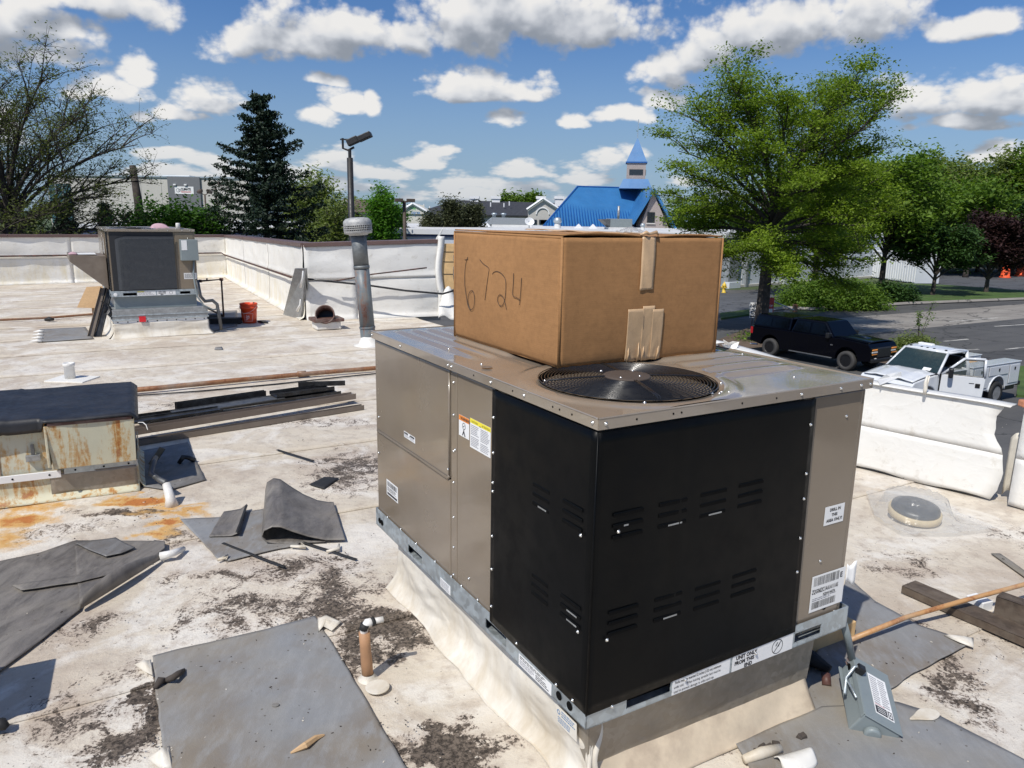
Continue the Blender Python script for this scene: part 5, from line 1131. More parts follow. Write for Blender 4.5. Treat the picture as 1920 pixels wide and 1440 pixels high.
# centre-left mat
sheet('membrane_sheet', g_([(338, 976), (415, 972), (500, 955), (560, 945)]), g_([(408, 1050), (430, 1054), (520, 1032), (560, 1026)]), 34, 24, 'grey_mat', .010, label='grey membrane sheet lying under the folded-over piece in the middle foreground')
sheet('membrane_flap', g_([(420, 964), (464, 957)]), g_([(392, 1012), (449, 1010)]), 14, 12, 'worn_mat', .02, zf=lambda p, q: .03*max(0, p-.75)*4*(1-.3*q), label='brownish flap with a lifted right edge on the grey sheet')
fa, fb = at(503, 1024), at(508, 940)
fd = (at(645, 1018)-fa).normalized(); fd2 = (at(648, 950)-fb).normalized()
prof = [(.34, .0), (.15, .002), (.05, .004), (-.01, .02), (-.035, .06), (-.02, .11), (.03, .14), (.08, .135), (.15, .095), (.24, .05), (.34, .018), (.42, .010), (.46, .012)]
def fold(p, q):
    k = q*(len(prof)-1); i = min(int(k), len(prof)-2); f_ = k-i; s_, z = [prof[i][j]*(1-f_)+prof[i+1][j]*f_ for j in (0, 1)]
    o_ = fa*(1-p)+fb*p; d_ = (fd*(1-p)+fd2*p); sc_ = 1+.0*p
    return tuple(o_+d_*(s_*1.02)+Vector((0, 0, .012+z*(.82+.35*p)+.003*mn.noise((p*4, q*7, 1)))))
bb = B(); bb.grid(fold, 20, 48); tag(mk('folded_membrane', bb, 'worn_mat', smooth=True, solid=.005), 'dark worn membrane folded over into an open loop in the middle foreground', 'folded membrane')
def strip(label, a, b_, w_, z=.014, mat='black_rubber', name='dark_strip', cat='strip', lift=0):
    A_, B2 = at(*a), at(*b_); d_ = (B2-A_).normalized(); s_ = Vector((-d_.y, d_.x, 0))*w_
    return sheet(name, [tuple(A_+s_), tuple(B2+s_)], [tuple(A_-s_), tuple(B2-s_)], 16, 2, mat, z, label=label, cat=cat, rough=.002, zf=(lambda p, q: lift*math.sin(p*3.1)) if lift else None)
strip('thin black strip crossing the grey sheet below the brownish flap', (418, 1022), (534, 1068), .009)
strip('thin black strip sticking out from under the folded membrane to the right', (566, 1020), (668, 1052), .010, .012)
strip('short black strip lifted between the flap and the folded membrane', (445, 1012), (463, 960), .008, .05)
strip('thin black strip on the bare roof left of the big tan unit', (520, 847), (588, 868), .012)
sheet('rubber_patch', g_([(608, 896), (636, 898)]), g_([(580, 910), (607, 918)]), 6, 6, 'black_rubber', .010, label='small black diamond-shaped patch on the bare roof left of the big tan unit', rough=.001)
for i, (pts, lb) in enumerate((([(612, 1034), (634, 1030), (636, 1020)], 'white corner tab under the folded membrane'), ([(545, 1024), (572, 1026), (565, 1018)], 'small white scrap under the loop of the folded membrane'), ([(408, 1050), (428, 1043), (424, 1048)], 'small pale roll at the lower corner of the grey sheet'))):
    bb = B(); bb.tube([at(x, y, .02) for x, y in pts], [.008, .013, .005], 7); tag(mk('membrane_tab', bb, 'curb_membrane', smooth=True), lb, 'membrane tab')
q = at(80, 1247)-Vector((.53, .85, 0))*.5*.781  # unseen box added off frame for the shadow it throws onto the roof
T = thing('shadow_box', 'unseen box added just outside the left edge to cast a shadow into view', 'shadow caster', (q.x, q.y, 0), .45); bb = B(); bb.box(-.8, 0, -.34, 0, 0, .5); mk('box', bb, 'galv_dull', T, bevel=.01)
bb = B(); bb.box(-.83, .03, -.37, .03, .5, .53); mk('lid', bb, 'galv_dull', T, bevel=.005)
# big foreground mat
M1A = g_([(286, 1233), (400, 1207), (500, 1184), (592, 1160)]); M1B = g_([(322, 1560), (480, 1560), (640, 1560), (830, 1560)])
sheet('protection_mat', M1A, M1B, 70, 60, 'grey_mat', .011, label='large smooth grey mat in the foreground left of the big tan unit', zf=lambda p, q: .012*max(0, mn.noise((p*3, q*3, 0))))
def paper(pts, label, z=.02, seed=1, name='membrane_scrap', mat='curb_membrane', cr=.02):
    P_l = [at(x, y, z) for x, y in pts]; c_ = sum(P_l, Vector())/len(P_l); bb = B(); n_ = len(pts); rings = 4
    vs = [tuple(c_+Vector((0, 0, cr)))]; fs = []
    for r_ in range(1, rings+1):
        for i, p in enumerate(P_l):
            f_ = r_/rings; v = c_+(p-c_)*f_; vs.append((v.x, v.y, v.z+cr*(1-f_)+cr*1.2*mn.noise((v.x*18, v.y*18, seed))))
    fs += [(0, 1+i, 1+(i+1) % n_) for i in range(n_)]
    for r_ in range(rings-1):
        fs += [(1+r_*n_+i, 1+(r_+1)*n_+i, 1+(r_+1)*n_+(i+1) % n_, 1+r_*n_+(i+1) % n_) for i in range(n_)]
    bb.add(vs, fs); return tag(mk(name, bb, mat, smooth=True, solid=.003), label, 'membrane scrap')
paper([(252, 1248), (262, 1240), (283, 1236), (287, 1268), (270, 1258)], 'crumpled white scrap at the upper left corner of the large grey mat')
paper([(594, 1160), (612, 1158), (640, 1166), (622, 1184), (606, 1176), (597, 1184)], 'crumpled white scrap at the upper right corner of the large grey mat', seed=3, cr=.03)
paper([(278, 1424), (300, 1400), (318, 1398), (323, 1440), (300, 1436)], 'white curled scrap at the lower left edge of the large grey mat', seed=4, cr=.03)
def disc(c, rx, ry, label, ang=0, mat='curb_membrane', z=.012, name='membrane_patch', tip=0):
    q = at(*c); pts = []
    for i in range(32):
        a = 2*math.pi*i/32; r_ = 1+(tip*max(0, math.cos(a))**8)
        x, y = rx*r_*math.cos(a), ry*math.sin(a)*(1 if not tip else (1-.35*max(0, math.cos(a)))); pts.append((x*math.cos(ang)-y*math.sin(ang), x*math.sin(ang)+y*math.cos(ang)))
    bb = B(); bb.prism(pts, 0, .006); o = mk(name, bb, mat, loc=(q.x, q.y, hz(q.x, q.y)+z), bevel=.002); return tag(o, label, 'membrane patch')
disc((708, 1296), .052, .052, 'round white membrane patch beside the brown wrapped pipe')
# pipe stub wrapped in brown paper with a white elbow
q = at(690, 1274); tp = far(683, 1190, q.y)
ps = thing('wrapped_pipe', 'thin pipe wrapped in brown paper with a taped white elbow, beside the large grey mat', 'pipe')
bb = B(); bb.tube([q, q*.6+tp*.4, q*.25+tp*.75, tp+Vector((0, 0, .012))], [.026, .026, .024, .025], 12); mk('paper_wrap', bb, 'craft_paper', ps, smooth=True)
bb = B(); bb.tube([tp-Vector((0, 0, .02)), tp+Vector((0, 0, .035)), tp+Vector((.012, .01, .05)), tp+Vector((.04, .02, .055))], [.017, .018, .02, .018], 10); mk('taped_elbow', bb, 'white_pvc', ps, smooth=True)
bb = B(); bb.tube([tp+Vector((-.004, -.004, .026)), tp+Vector((.004, .0, .05))], [.0195, .022], 8); bb.tube([tp+Vector((.03, .012, .054)), tp+Vector((.042, .02, .055))], .0198, 8); mk('black_tape', bb, 'black_rubber', ps, smooth=True)
bb = B(); bb.tube([tp+Vector((.03, .015, .055)), far(719, 1161, q.y+.03)], .0135, 10); mk('white_tube', bb, 'white_pvc', ps, smooth=True)
bb = B(); bb.lathe([(.045, .002), (.031, .012), (.027, .03)], 16, (q.x, q.y, 0), cap=False); mk('boot', bb, 'curb_membrane', ps, smooth=True)
# wood splinter, twigs, leaf litter on the mat
bb = B(); bb.tube([at(545, 1412, .025), at(572, 1398, .035), at(592, 1384, .025), at(608, 1378, .02)], [.004, .014, .012, .004], 6); tag(mk('wood_splinter', bb, 'light_cardboard', smooth=False), 'pale splintered wood piece lying on the large grey mat', 'wood splinter')
disc((517, 1330), .016, .011, 'small dark oval stain plug on the large grey mat', mat='dark_mat', z=.014, name='dark_spot')
bb = B(); bb.tube([at(310, 1276, .02), at(325, 1270, .05), at(336, 1262, .04), at(345, 1256, .02)], [.012, .016, .014, .008], 6); bb.tube([at(290, 1290, .02), at(300, 1276, .035), at(312, 1275, .02)], [.01, .018, .01], 6); stuff(tag(mk('dirt_clump', bb, 'bark', smooth=True), 'clump of dark roots and dirt across the left edge of the large grey mat', 'dirt'))
rng = random.Random(3); bb = B()
for k in range(900):
    if rng.random() < .55: px, py, sp_ = rng.choice(((290, 1330, 22), (300, 1400, 18), (800, 1400, 60), (700, 1200, 40), (640, 1130, 60), (1320, 1425, 60), (1560, 1330, 12), (1800, 1300, 60), (290, 960, 30), (600, 1120, 60))); x, y = px+rng.gauss(0, sp_), py+rng.gauss(0, sp_*.8)
    else: x, y = rng.uniform(0, 1920), rng.uniform(780, 1440)
    q = at(x, y); u_, v_ = q.dot(E2)-OX*E2.x-OY*E2.y, 0
    lc = (q-Vector((OX, OY, 0))); lx, ly = lc.dot(E2), lc.dot(E1)
    if -.15 < lx < 1.45 and -.1 < ly < 2.1: continue
    s_ = rng.uniform(.0009, .0032)*(1+.12*q.y); m_ = Matrix.Translation((q.x, q.y, hz(q.x, q.y)+.014+s_*.3))@Matrix.Rotation(rng.uniform(0, 6), 4, 'Z')@Matrix.Rotation(rng.uniform(-.5, .5), 4, 'X')
    bb.k = 0 if rng.random() < .8 else 1; bb.box(-s_, s_*rng.uniform(.6, 2.2), -s_*.5, s_*.5, -s_*.35, s_*.35, m_)
o = link('roof_debris', bb.mesh('roof_debris', ['bark', 'curb_membrane'])); tag(o, 'scattered crumbs of dirt and membrane grit over the roof', 'debris'); stuff(o)
bb = B(); q = at(6, 1372); bb.tube([q+Vector((-.06, 0, .02)), q+Vector((0, 0, .035)), q+Vector((.02, 0, .02))], [.03, .025, .012], 7); tag(mk('black_tool', bb, 'black_rubber', smooth=True), 'black object cut off by the left edge near the bottom', 'tool')

# ------------------------------------------------------------ right of the big unit
sheet('protection_mat', g_([(1588, 1085), (1640, 1130), (1720, 1175), (1822, 1208)]), g_([(1480, 1345), (1575, 1345), (1680, 1288), (1700, 1272)]), 40, 30, 'grey_mat', .010, label='grey mat under the switch box, right of the big tan unit')
sheet('protection_mat', g_([(1540, 1330), (1680, 1320), (1760, 1345), (1925, 1430)]), g_([(1380, 1400), (1420, 1480), (1560, 1600), (1990, 1560)]), 40, 24, 'grey_mat', .012, label='grey mat in the bottom right corner')
paper([(1770, 1190), (1790, 1190), (1825, 1196), (1826, 1212), (1800, 1206)], 'white curled corner tab at the right tip of the upper right grey mat', seed=7, cr=.015)
disc((1736, 1347), .062, .036, 'white teardrop-shaped patch on the lower right grey mat', ang=3.5, tip=.5, z=.018)
bb = B(); a, b_ = at(1395, 1424, .03), at(1462, 1404, .03); bb.tube([a, a*.5+b_*.5+Vector((0, 0, .006)), b_], [.016, .022, .019], 12); tag(mk('membrane_roll', bb, 'curb_membrane', smooth=True), 'small rolled piece of cream membrane at the bottom right of the unit curb', 'membrane roll')
def shell(p, q):
    A_, B2 = at(1450, 1425, .02), at(1512, 1408, .02); d_ = (B2-A_); s_ = Vector((d_.y, -d_.x, 0)).normalized(); r_ = .075*(math.sin(p*3.14)**.5*.4+.6) ; return tuple(A_+d_*p+s_*(r_*q*1.2)+Vector((0, 0, .025*math.sin(q*3.14)+.01*(1-q))))
bb = B(); bb.grid(shell, 16, 10); tag(mk('membrane_patch', bb, 'bright_membrane', smooth=True, solid=.004), 'curved white membrane patch at the bottom edge beside the small roll', 'membrane patch')
bb = B()
for i, (x, y, s_) in enumerate(((1420, 1412, .012), (1432, 1406, .015), (1444, 1402, .011), (1455, 1398, .013), (1500, 1383, .010), (1506, 1381, .012), (1410, 1416, .01))): q = at(x, y, .02); bb.box(-s_, s_, -s_, s_*1.3, -s_, s_, Matrix.Translation(q)@Matrix.Rotation(i, 4, 'Z')@Matrix.Rotation(i*.7, 4, 'X'))
stuff(tag(mk('dirt_clump', bb, 'bark', bevel=.003), 'dark crumbs of dirt behind the small cream roll', 'dirt'))
strip('flat dark grey-blue strip at the right edge above the timber', (1866, 1042), (1990, 1130), .028, .010, 'dark_mat')  # flat darker strip drawn just above the roof surface
# hanging safety switch
sw = thing('safety_switch', 'grey electrical safety switch box lying on the mat beside the big unit', 'switch box')
tl, tr, bl = at(1599, 1232, .16), at(1650, 1230, .11), at(1621, 1340, .10)
# frame: along the box (down), across it
dn = (bl-tl); dn_l = dn.length; dn.normalize(); ac = (tr-tl); ac = (ac-dn*ac.dot(dn)); ac_l = .165; ac.normalize(); nz = ac.cross(dn)*-1
if nz.z < 0: nz = -nz
sm_ = Matrix(((ac.x, dn.x, nz.x, tl.x), (ac.y, dn.y, nz.y, tl.y), (ac.z, dn.z, nz.z, tl.z), (0, 0, 0, 1)))
Hs, Wd, Dp = dn_l, ac_l, .105
bb = B(); bb.box(0, Wd, 0, Hs, -Dp, 0, sm_); bx = mk('enclosure', bb, 'switch_grey', sw, bevel=.006)
bb = B(); bb.box(.0, Wd+.004, -.004, Hs+.006, .001, .006, sm_); bb.box(-.005, .0, .0, Hs, -.02, .006, sm_); mk('cover', bb, 'switch_grey', sw, bevel=.002)
l = Lab(.085, .225); l.lines(.005, .055, .04, .215, 13).lines(.044, .055, .08, .215, 13).rect(.004, .006, .056, .046).rect(.060, .006, .081, .046).rect(.064, .012, .077, .040, 'white_label', .0016).rect(.068, .018, .073, .034, 'label_ink', .002).rect(.012, .014, .05, .017, 'white_label', .0016).rect(.012, .024, .05, .027, 'white_label', .0016).rect(.012, .034, .05, .037, 'white_label', .0016).rect(.004, .052, .05, .0545, 'red_ink')
l.put('instruction_label', sw, sm_@Matrix(((1, 0, 0, .055), (0, -1, 0, .285 if Hs > .3 else Hs*.9), (0, 0, 1, .0065), (0, 0, 0, 1)))@Matrix.Diagonal((1, 1, 1, 1)))
hd_ = link('handle', None, sw)
bb = B(); bb.box(-.028, -.012, .02, Hs*.48, -.07, -.062, sm_); bb.box(-.012, .004, .03, Hs*.42, -.075, -.03, sm_); mk('mounting_plate', bb, 'switch_grey', hd_, bevel=.003)
bb = B(); bb.tube([sm_@Vector(p) for p in ((-.035, .20, -.05), (-.030, .12, -.03), (-.02, .09, .02), (.0, .085, .03))], .007, 7); bb.tube([sm_@Vector(p) for p in ((-.03, .12, -.03), (-.015, .24, -.01))], .005, 6); mk('lever', bb, 'galvanised', hd_, smooth=True)
bb = B(); bb.box(-.012, .022, .075, .11, .006, .04, sm_); mk('grip', bb, 'black_plastic', hd_, bevel=.005)
bb = B(); bb.tube([sm_@Vector(p) for p in ((-.0285, .03, -.066), (-.0295, .03, -.066))], .0, 4); bb.lathe([(.018, 0), (.018, .001)], 16, mx=sm_@Matrix.Translation((-.010, .045, -.029))@Matrix.Rotation(-math.pi/2, 4, 'Y')); mk('plate_hole', bb, 'void', hd_)
bb = B(); bb.lathe([(.034, 0), (.034, .018), (.026, .024)], 20, mx=sm_@Matrix.Translation((Wd*.45, Hs, -Dp*.55))@Matrix.Rotation(-math.pi/2, 4, 'X')); mk('hub_plate', bb, 'switch_grey', sw, smooth=True, bevel=.003)
e0 = sm_@Vector((.03, 0, -Dp*.4)); top = Vector((OX, OY, 0))+E2*1.335+E1*.02+Vector((0, 0, .40))
bb = B(); bb.tube([top, top*.6+e0*.4+Vector((.006, 0, .0)), e0+Vector((0, .0, .01))], .016, 10); mk('conduit', bb, 'switch_grey', sw, smooth=True)
dv = (top-e0).normalized(); bb = B(); bb.tube([e0-dv*.005, e0+dv*.03], .026, 12); bb.tube([e0+dv*.03, e0+dv*.045], .021, 12); mk('connector', bb, 'galv_rust', sw)
# brass fitting beside
bb = B(); q = at(1550, 1285, .015); bb.tube([q, q+Vector((.01, .04, .03))], .02, 8); tag(mk('pipe_fitting', bb, 'brown_hood', smooth=True), 'small dark fitting behind the left side of the grey switch box', 'fitting')
# dark timber scrap in the unit's shade
bb = B(); bb.box(-.2, .2, -.05, .05, 0, .09); tag(mk('timber_offcut', bb, 'plywood', loc=at(1535, 1205), rz=.5, bevel=.004), 'short timber offcut in the shade behind the corner of the big unit', 'timber')
bb = B(); bb.tube([at(1490, 1240, .02), at(1520, 1232, .05), at(1556, 1256, .03)], [.03, .04, .02], 7); tag(mk('black_hose', bb, 'black_rubber', smooth=True), 'black rubber hose piece in the shade behind the big unit corner', 'hose')
# yellow-brown rusty rod
rp_ = [at(1590, 1201, .05), at(1700, 1157, .07), at(1800, 1128, .10), at(1920, 1096, .13), at(2000, 1070, .15)]
bb = B(); bb.tube(rp_, .0125, 10); tag(mk('rusty_pipe', bb, 'yellow_rust', smooth=True), 'yellow-brown rusty pipe resting on timber beams at the right', 'pipe')
# timbers
def timber(a, b_, w_, h_, z, label):
    A_, B2 = at(*a, z), at(*b_, z); d_ = B2-A_; L = d_.length; o = thing('timber_beam', label, 'timber', (A_.x, A_.y, z), math.atan2(d_.y, d_.x))
    bb = B(); bb.grid(lambda p, q: (L*p, -w_/2+w_*q, h_+.003*fbm(L*p*5, q*4, 3)), 40, 6); bb.box(0, L, -w_/2, w_/2, 0, h_-.003); mk('beam', bb, 'wood_old', o)
    return o
timber((1702, 1106), (1960, 1218), .13, .042, .01, 'flat weathered timber plank under the rusty pipe at the right')
timber((1868, 1148), (1990, 1192), .085, .105, .045, 'thick short weathered beam on the plank at the right edge')
bb = B(); bb.box(-.04, .04, -.05, .05, 0, .06); tag(mk('foam_block', bb, 'white_label', loc=at(1834, 1140), rz=.4, bevel=.005), 'small white block between the timber plank and the thick beam', 'block')
# bagged cap
bc = at(1712, 974); cp = thing('duct_cap', 'round dark duct cap with tan rim inside a clear plastic bag, before the low wall', 'duct cap', (bc.x, bc.y, .0), 0)
tl_ = Matrix.Rotation(R(8), 4, 'X')
bb = B(); bb.lathe([(.155, .03), (.168, .035), (.17, .075), (.16, .08)], 40, mx=tl_); mk('rim', bb, 'cap_rim', cp, smooth=True)
bb = B(); bb.lathe([(.158, .07), (.152, .105), (.115, .118), (.02, .122)], 40, mx=tl_); mk('top', bb, 'cap_top', cp, smooth=True)
def bag(p, q):
    a = p*2*math.pi; pts = [(1622, 930), (1640, 978), (1690, 1008), (1780, 1010), (1872, 1000), (1800, 970), (1745, 940), (1680, 928)]
    k = p*8; i = int(k) % 8; f_ = k-int(k); e_ = at(*pts[i])*(1-f_)+at(*pts[(i+1) % 8])*f_; c_ = Vector((bc.x, bc.y, 0)); v = c_*(1-q)+e_*q
    r_ = (v-c_).length; z = .160*max(0, 1-(max(0, r_-.195)/.07)**.8)
    z = max(z, .018)
    return (v.x, v.y, z+.014+.014*mn.noise((v.x*13, v.y*13, 2))+.01*abs(math.sin(a*9+q*6))*(q > .3))
bb = B(); bb.grid(bag, 96, 26); tag(mk('plastic_bag', bb, 'clear_plastic', smooth=True), 'clear wrinkled plastic bag covering the round duct cap', 'plastic bag')
# ------------------------------------------------------------ vehicles
def wheel(parent, x, y, r, w_, rim, side, ty='tyre'):
    Wh = link('wheel', None, parent, loc=(x, y, r))
    mx = Matrix.Rotation(math.pi/2*(-side), 4, 'X')
    bb = B(); bb.lathe([(r*.62, -w_/2), (r*.93, -w_/2), (r, -w_*.36), (r, w_*.36), (r*.93, w_/2), (r*.62, w_/2), (r*.60, w_*.3)], 32, mx=mx, cap=False); mk('tyre', bb, ty, Wh, smooth=True, bevel=.0)
    bb = B(); bb.lathe([(r*.60, w_*.44), (r*.56, w_*.30), (r*.2, w_*.22), (r*.16, w_*.34), (.01, w_*.34)], 28, mx=mx); bb.lathe([(r*.62, w_*.46), (r*.58, w_*.40)], 28, mx=mx, cap=False)
    for k in range(8):
        a = 2*math.pi*k/8; bb.box(r*.16, r*.58, -.022, .022, w_*.22, w_*.36, mx@Matrix.Rotation(a, 4, 'Z'))
    mk('rim', bb, rim, Wh, smooth=False)
    return Wh
def arch(xc, r, z0, n=12):   # points of a wheel opening, front to back
    return [(xc+r*math.cos(math.pi*i/n), z0+r*math.sin(math.pi*i/n)) for i in range(n+1)]
XZ = Matrix(((1, 0, 0, 0), (0, 0, -1, 0), (0, 1, 0, 0), (0, 0, 0, 1)))   # prism (x,z) profile extruded along -y
def body_prism(bb, prof, y0, y1): bb.prism(prof, -y1, -y0, XZ)
def cabin(bb, bot, top, zb, zt, ws, wt):
    (x0, x1), (x2, x3) = bot, top
    return bb.add([(x0, -ws, zb), (x1, -ws, zb), (x1, ws, zb), (x0, ws, zb), (x2, -wt, zt), (x3, -wt, zt), (x3, wt, zt), (x2, wt, zt)], [(0,3,2,1),(4,5,6,7),(0,1,5,4),(1,2,6,5),(2,3,7,6),(3,0,4,7)])
def sidewin(parent, pts, side, ws, wt, zb, zt, mat='car_glass', nm='side_window', off=.012):
    def P(x, z): t_ = (z-zb)/(zt-zb); return (x, side*(ws+(wt-ws)*t_+off), z)
    bb = B(); bb.add([P(*p) for p in pts], [tuple(range(len(pts)))]); return mk(nm, bb, mat, parent, solid=.01)
# black pickup: x forward, local -y is its right side (towards the camera)
h_ = Vector((.558, -.83, 0)); rear = at(1444, 667, GZ)+Vector((.83, .558, 0))*.86
PK = thing('pickup_truck', 'black crew-cab pickup truck with bed cap parked on the lot beyond the roof edge', 'pickup truck', (rear.x, rear.y, GZ), math.atan2(h_.y, h_.x))
WB, WR = 3.95, .42
prof = [(-1.15, .62), (-1.15, 1.30), (1.0, 1.33), (WB-.35, 1.35), (WB+.95, 1.27), (WB+1.08, 1.10), (WB+1.10, .55), (WB+.52, .48)]+arch(WB, .52, .50)[0:]+[(WB-.52, .42), (.52, .42)]+arch(0, .52, .50)+[(-.52, .50)]
bb = B(); body_prism(bb, prof, -.98, .98); mk('body', bb, 'car_black', PK, bevel=.09)
bb = B(); cabin(bb, (1.05, 3.30), (1.25, 2.72), 1.30, 1.96, .95, .78); mk('cab', bb, 'car_black', PK, bevel=.07)
bb = B(); cabin(bb, (-1.10, 1.02), (-.88, 1.02), 1.30, 1.93, .95, .80); mk('bed_cap', bb, 'car_black', PK, bevel=.07)
bb = B(); bb.grid(lambda p, q: (3.15+1.75*p, -.85+1.7*q, 1.35+.10*math.sin(min(1, p*1.5+.2)*1.9)*(1-.6*abs(2*q-1)**4)-.10*p), 16, 12); mk('hood', bb, 'car_black', PK, smooth=True, solid=.02)
bb = B(); bb.grid(lambda p, q: (3.5+.9*p, -.30+.6*q, 1.44+.05*math.sin(p*3.1)*math.sin(q*3.1)-.05*p), 8, 8); mk('hood_scoop', bb, 'car_black', PK, smooth=True)
for s_ in (-1, 1):
    sidewin(PK, [(-.92, 1.42), (-.05, 1.42), (-.05, 1.83), (-.82, 1.83)], s_, .95, .80, 1.30, 1.93, nm='cap_window'); sidewin(PK, [(0.0, 1.42), (.88, 1.42), (.88, 1.83), (0.0, 1.83)], s_, .95, .80, 1.30, 1.93, nm='cap_window')
    sidewin(PK, [(1.22, 1.38), (2.02, 1.38), (2.02, 1.85), (1.34, 1.85)], s_, .95, .78, 1.30, 1.96); sidewin(PK, [(2.12, 1.38), (3.05, 1.38), (2.66, 1.85), (2.12, 1.85)], s_, .95, .78, 1.30, 1.96)
    bb = B(); bb.box(2.95, 3.12, s_*1.02-.10, s_*1.02+.12, 1.28, 1.52); mk('mirror', bb, 'black_plastic', PK, bevel=.03)
    wheel(PK, 0, s_*.86, WR, .30, 'rim_black', s_, 'tyre_dusty'); wheel(PK, WB, s_*.86, WR, .30, 'rim_black', s_, 'tyre_dusty')
    bb = B(); bb.box(1.1, 3.3, s_*1.0-.06, s_*1.0+.06, .42, .47); mk('running_board', bb, 'rim_steel' if 0 else 'dark_galv', PK, bevel=.02)
    hl = link('headlight', None, PK)
    for z in (1.02, .84): bb = B(); bb.box(WB+.92, WB+1.11, s_*.72-.14, s_*.72+.262, z-.04, z+.04); mk('lamp', bb, 'lens_amber' , hl, bevel=.03)
    bb = B(); bb.box(WB+.9, WB+1.12, s_*.68-.2, s_*.68+.2, .90, .96); mk('trim', bb, 'lens_clear', hl, bevel=.01)
    bb = B(); bb.box(-1.17, -1.02, s_*.90-.085, s_*.90+.085, .95, 1.28); mk('tail_light', bb, 'lens_red', PK, bevel=.02)
    bb = B(); bb.box(WB+1.05, WB+1.14, s_*.6-.06, s_*.6+.06, .60, .68); mk('fog_light', bb, 'lens_clear', PK, bevel=.02)
bb = B(); bb.add([(3.24, -.86, 1.36), (3.24, .86, 1.36), (2.76, .74, 1.91), (2.76, -.74, 1.91)], [(0, 1, 2, 3)]); mk('windshield', bb, 'car_glass', PK, solid=.02)
bb = B(); bb.box(WB+1.04, WB+1.13, -.5, .5, .68, 1.10); bb.box(WB+1.02, WB+1.20, -.95, .95, .50, .66); mk('grille_and_bumper', bb, 'black_plastic', PK, bevel=.03)
bb = B(); bb.box(-1.38, -1.14, -.92, .92, .58, .74); mk('rear_bumper', bb, 'black_plastic', PK, bevel=.03)
bb = B(); bb.tube([(-.9, -.72, .42), (-1.25, -.80, .40)], .05, 8); mk('exhaust_tip', bb, 'rim_steel', PK)
l = Lab(.35, .07, ['car_black', 'rim_steel']); l.text('4X4', .05, .01, .07, 'rim_steel', .001).put('door_badge', PK, face_mx((WB-.85, -.985, .98), (1, 0, 0), (0, 0, 1)))
bb = B(); bb.box(1.08, 3.2, -.987, -.983, .5, .505); bb.box(2.06, 2.07, -.987, -.983, .5, 1.3); bb.box(3.02, 3.03, -.987, -.983, .6, 1.3); bb.box(1.10, 1.11, -.987, -.983, .6, 1.3); mk('door_gap', bb, 'void', PK)

# white service truck: heading left (-E2), local +y is its left (driver's side, towards the camera)
hh = -E2; sidev = Vector((-hh.y, hh.x, 0)); rw_ = at(1860, 757, GZ)-sidev*.93
ST = thing('service_truck', 'white utility service truck with open driver door just beyond the low parapet', 'service truck', (rw_.x, rw_.y, GZ), math.atan2(hh.y, hh.x))
WB, WR = 3.55, .41
prof = [(1.22, .62), (1.22, 1.42), (3.05, 1.42), (3.15, 1.38), (4.35, 1.22), (4.50, 1.05), (4.52, .55), (WB+.52, .5)]+arch(WB, .52, .5)+[(WB-.52, .46), (1.25, .46)]
bb = B(); body_prism(bb, prof, -1.0, .90); mk('body', bb, 'car_white', ST, bevel=.05)
bb = B(); bb.box(1.3, 3.0, .88, .93, .46, .60); mk('door_sill', bb, 'car_white', ST, bevel=.02)
# cab built as posts and roof so that the open door shows the inside
zb, zt = 1.40, 2.02
bb = B(); bb.grid(lambda p, q: (1.30+1.15*p, -.78+1.56*q, zt+.06*math.sin(p*3.1)*1+.03*math.sin(q*3.1)), 12, 12); mk('roof', bb, 'car_white', ST, smooth=True, solid=.05)
def post(a, b_, r_=.045): bb.tube([a, b_], r_, 6)
bb = B()
for s_ in (-1, 1): post((3.12, s_*.92, 1.40), (2.42, s_*.76, zt+.01)); post((1.27, s_*.95, 1.0), (1.33, s_*.76, zt+.01), .06); post((2.42, s_*.77, zt), (1.33, s_*.77, zt), .04)
post((1.30, -.78, zt), (1.30, .78, zt)); post((2.42, -.77, zt), (2.42, .77, zt)); mk('cab_posts', bb, 'car_white', ST, smooth=True)
bb = B(); bb.add([(3.14, -.90, 1.41), (3.14, .90, 1.41), (2.44, .76, zt), (2.44, -.76, zt)], [(0, 1, 2, 3)]); mk('windshield', bb, 'car_glass_green', ST, solid=.015)
bb = B(); bb.box(3.0, 3.22, -.9, .9, 1.385, 1.43); mk('cowl', bb, 'black_plastic', ST, bevel=.01)
bb = B(); bb.box(1.24, 1.28, -.72, .72, 1.42, 1.92); mk('rear_window', bb, 'car_glass_green', ST)
bb = B(); bb.box(1.24, 1.34, -.90, .90, .7, 1.44); mk('cab_back', bb, 'car_white', ST, bevel=.02)
sidewin(ST, [(1.45, 1.46), (2.95, 1.46), (2.42, 1.95), (1.48, 1.95)], -1, .95, .76, 1.40, 2.02, 'car_glass_green')
bb = B(); bb.box(1.40, 3.0, .86, .907, .60, 1.40); bb.box(1.55, 2.15, .1, .8, 1.15, 1.30); bb.box(1.45, 1.62, .15, .75, 1.25, 1.85); bb.box(2.75, 3.05, -.8, .8, 1.1, 1.42); mk('interior', bb, 'black_plastic', ST, bevel=.03)
bb = B(); bb.tube([(2.62+.06*math.cos(a), .45+.19*math.sin(a), 1.45+.12*math.cos(a)) for a in [i*2*math.pi/16 for i in range(17)]], .014, 6); mk('steering_wheel', bb, 'black_plastic', ST, smooth=True)
bb = B(); bb.grid(lambda p, q: (3.18+1.24*p, -.88+1.76*q, 1.41-.17*p**1.6+.05*math.sin(q*3.1)+.02*math.exp(-((q-.25)/.06)**2)+.02*math.exp(-((q-.75)/.06)**2)), 12, 16); mk('hood', bb, 'car_white', ST, smooth=True, solid=.02)
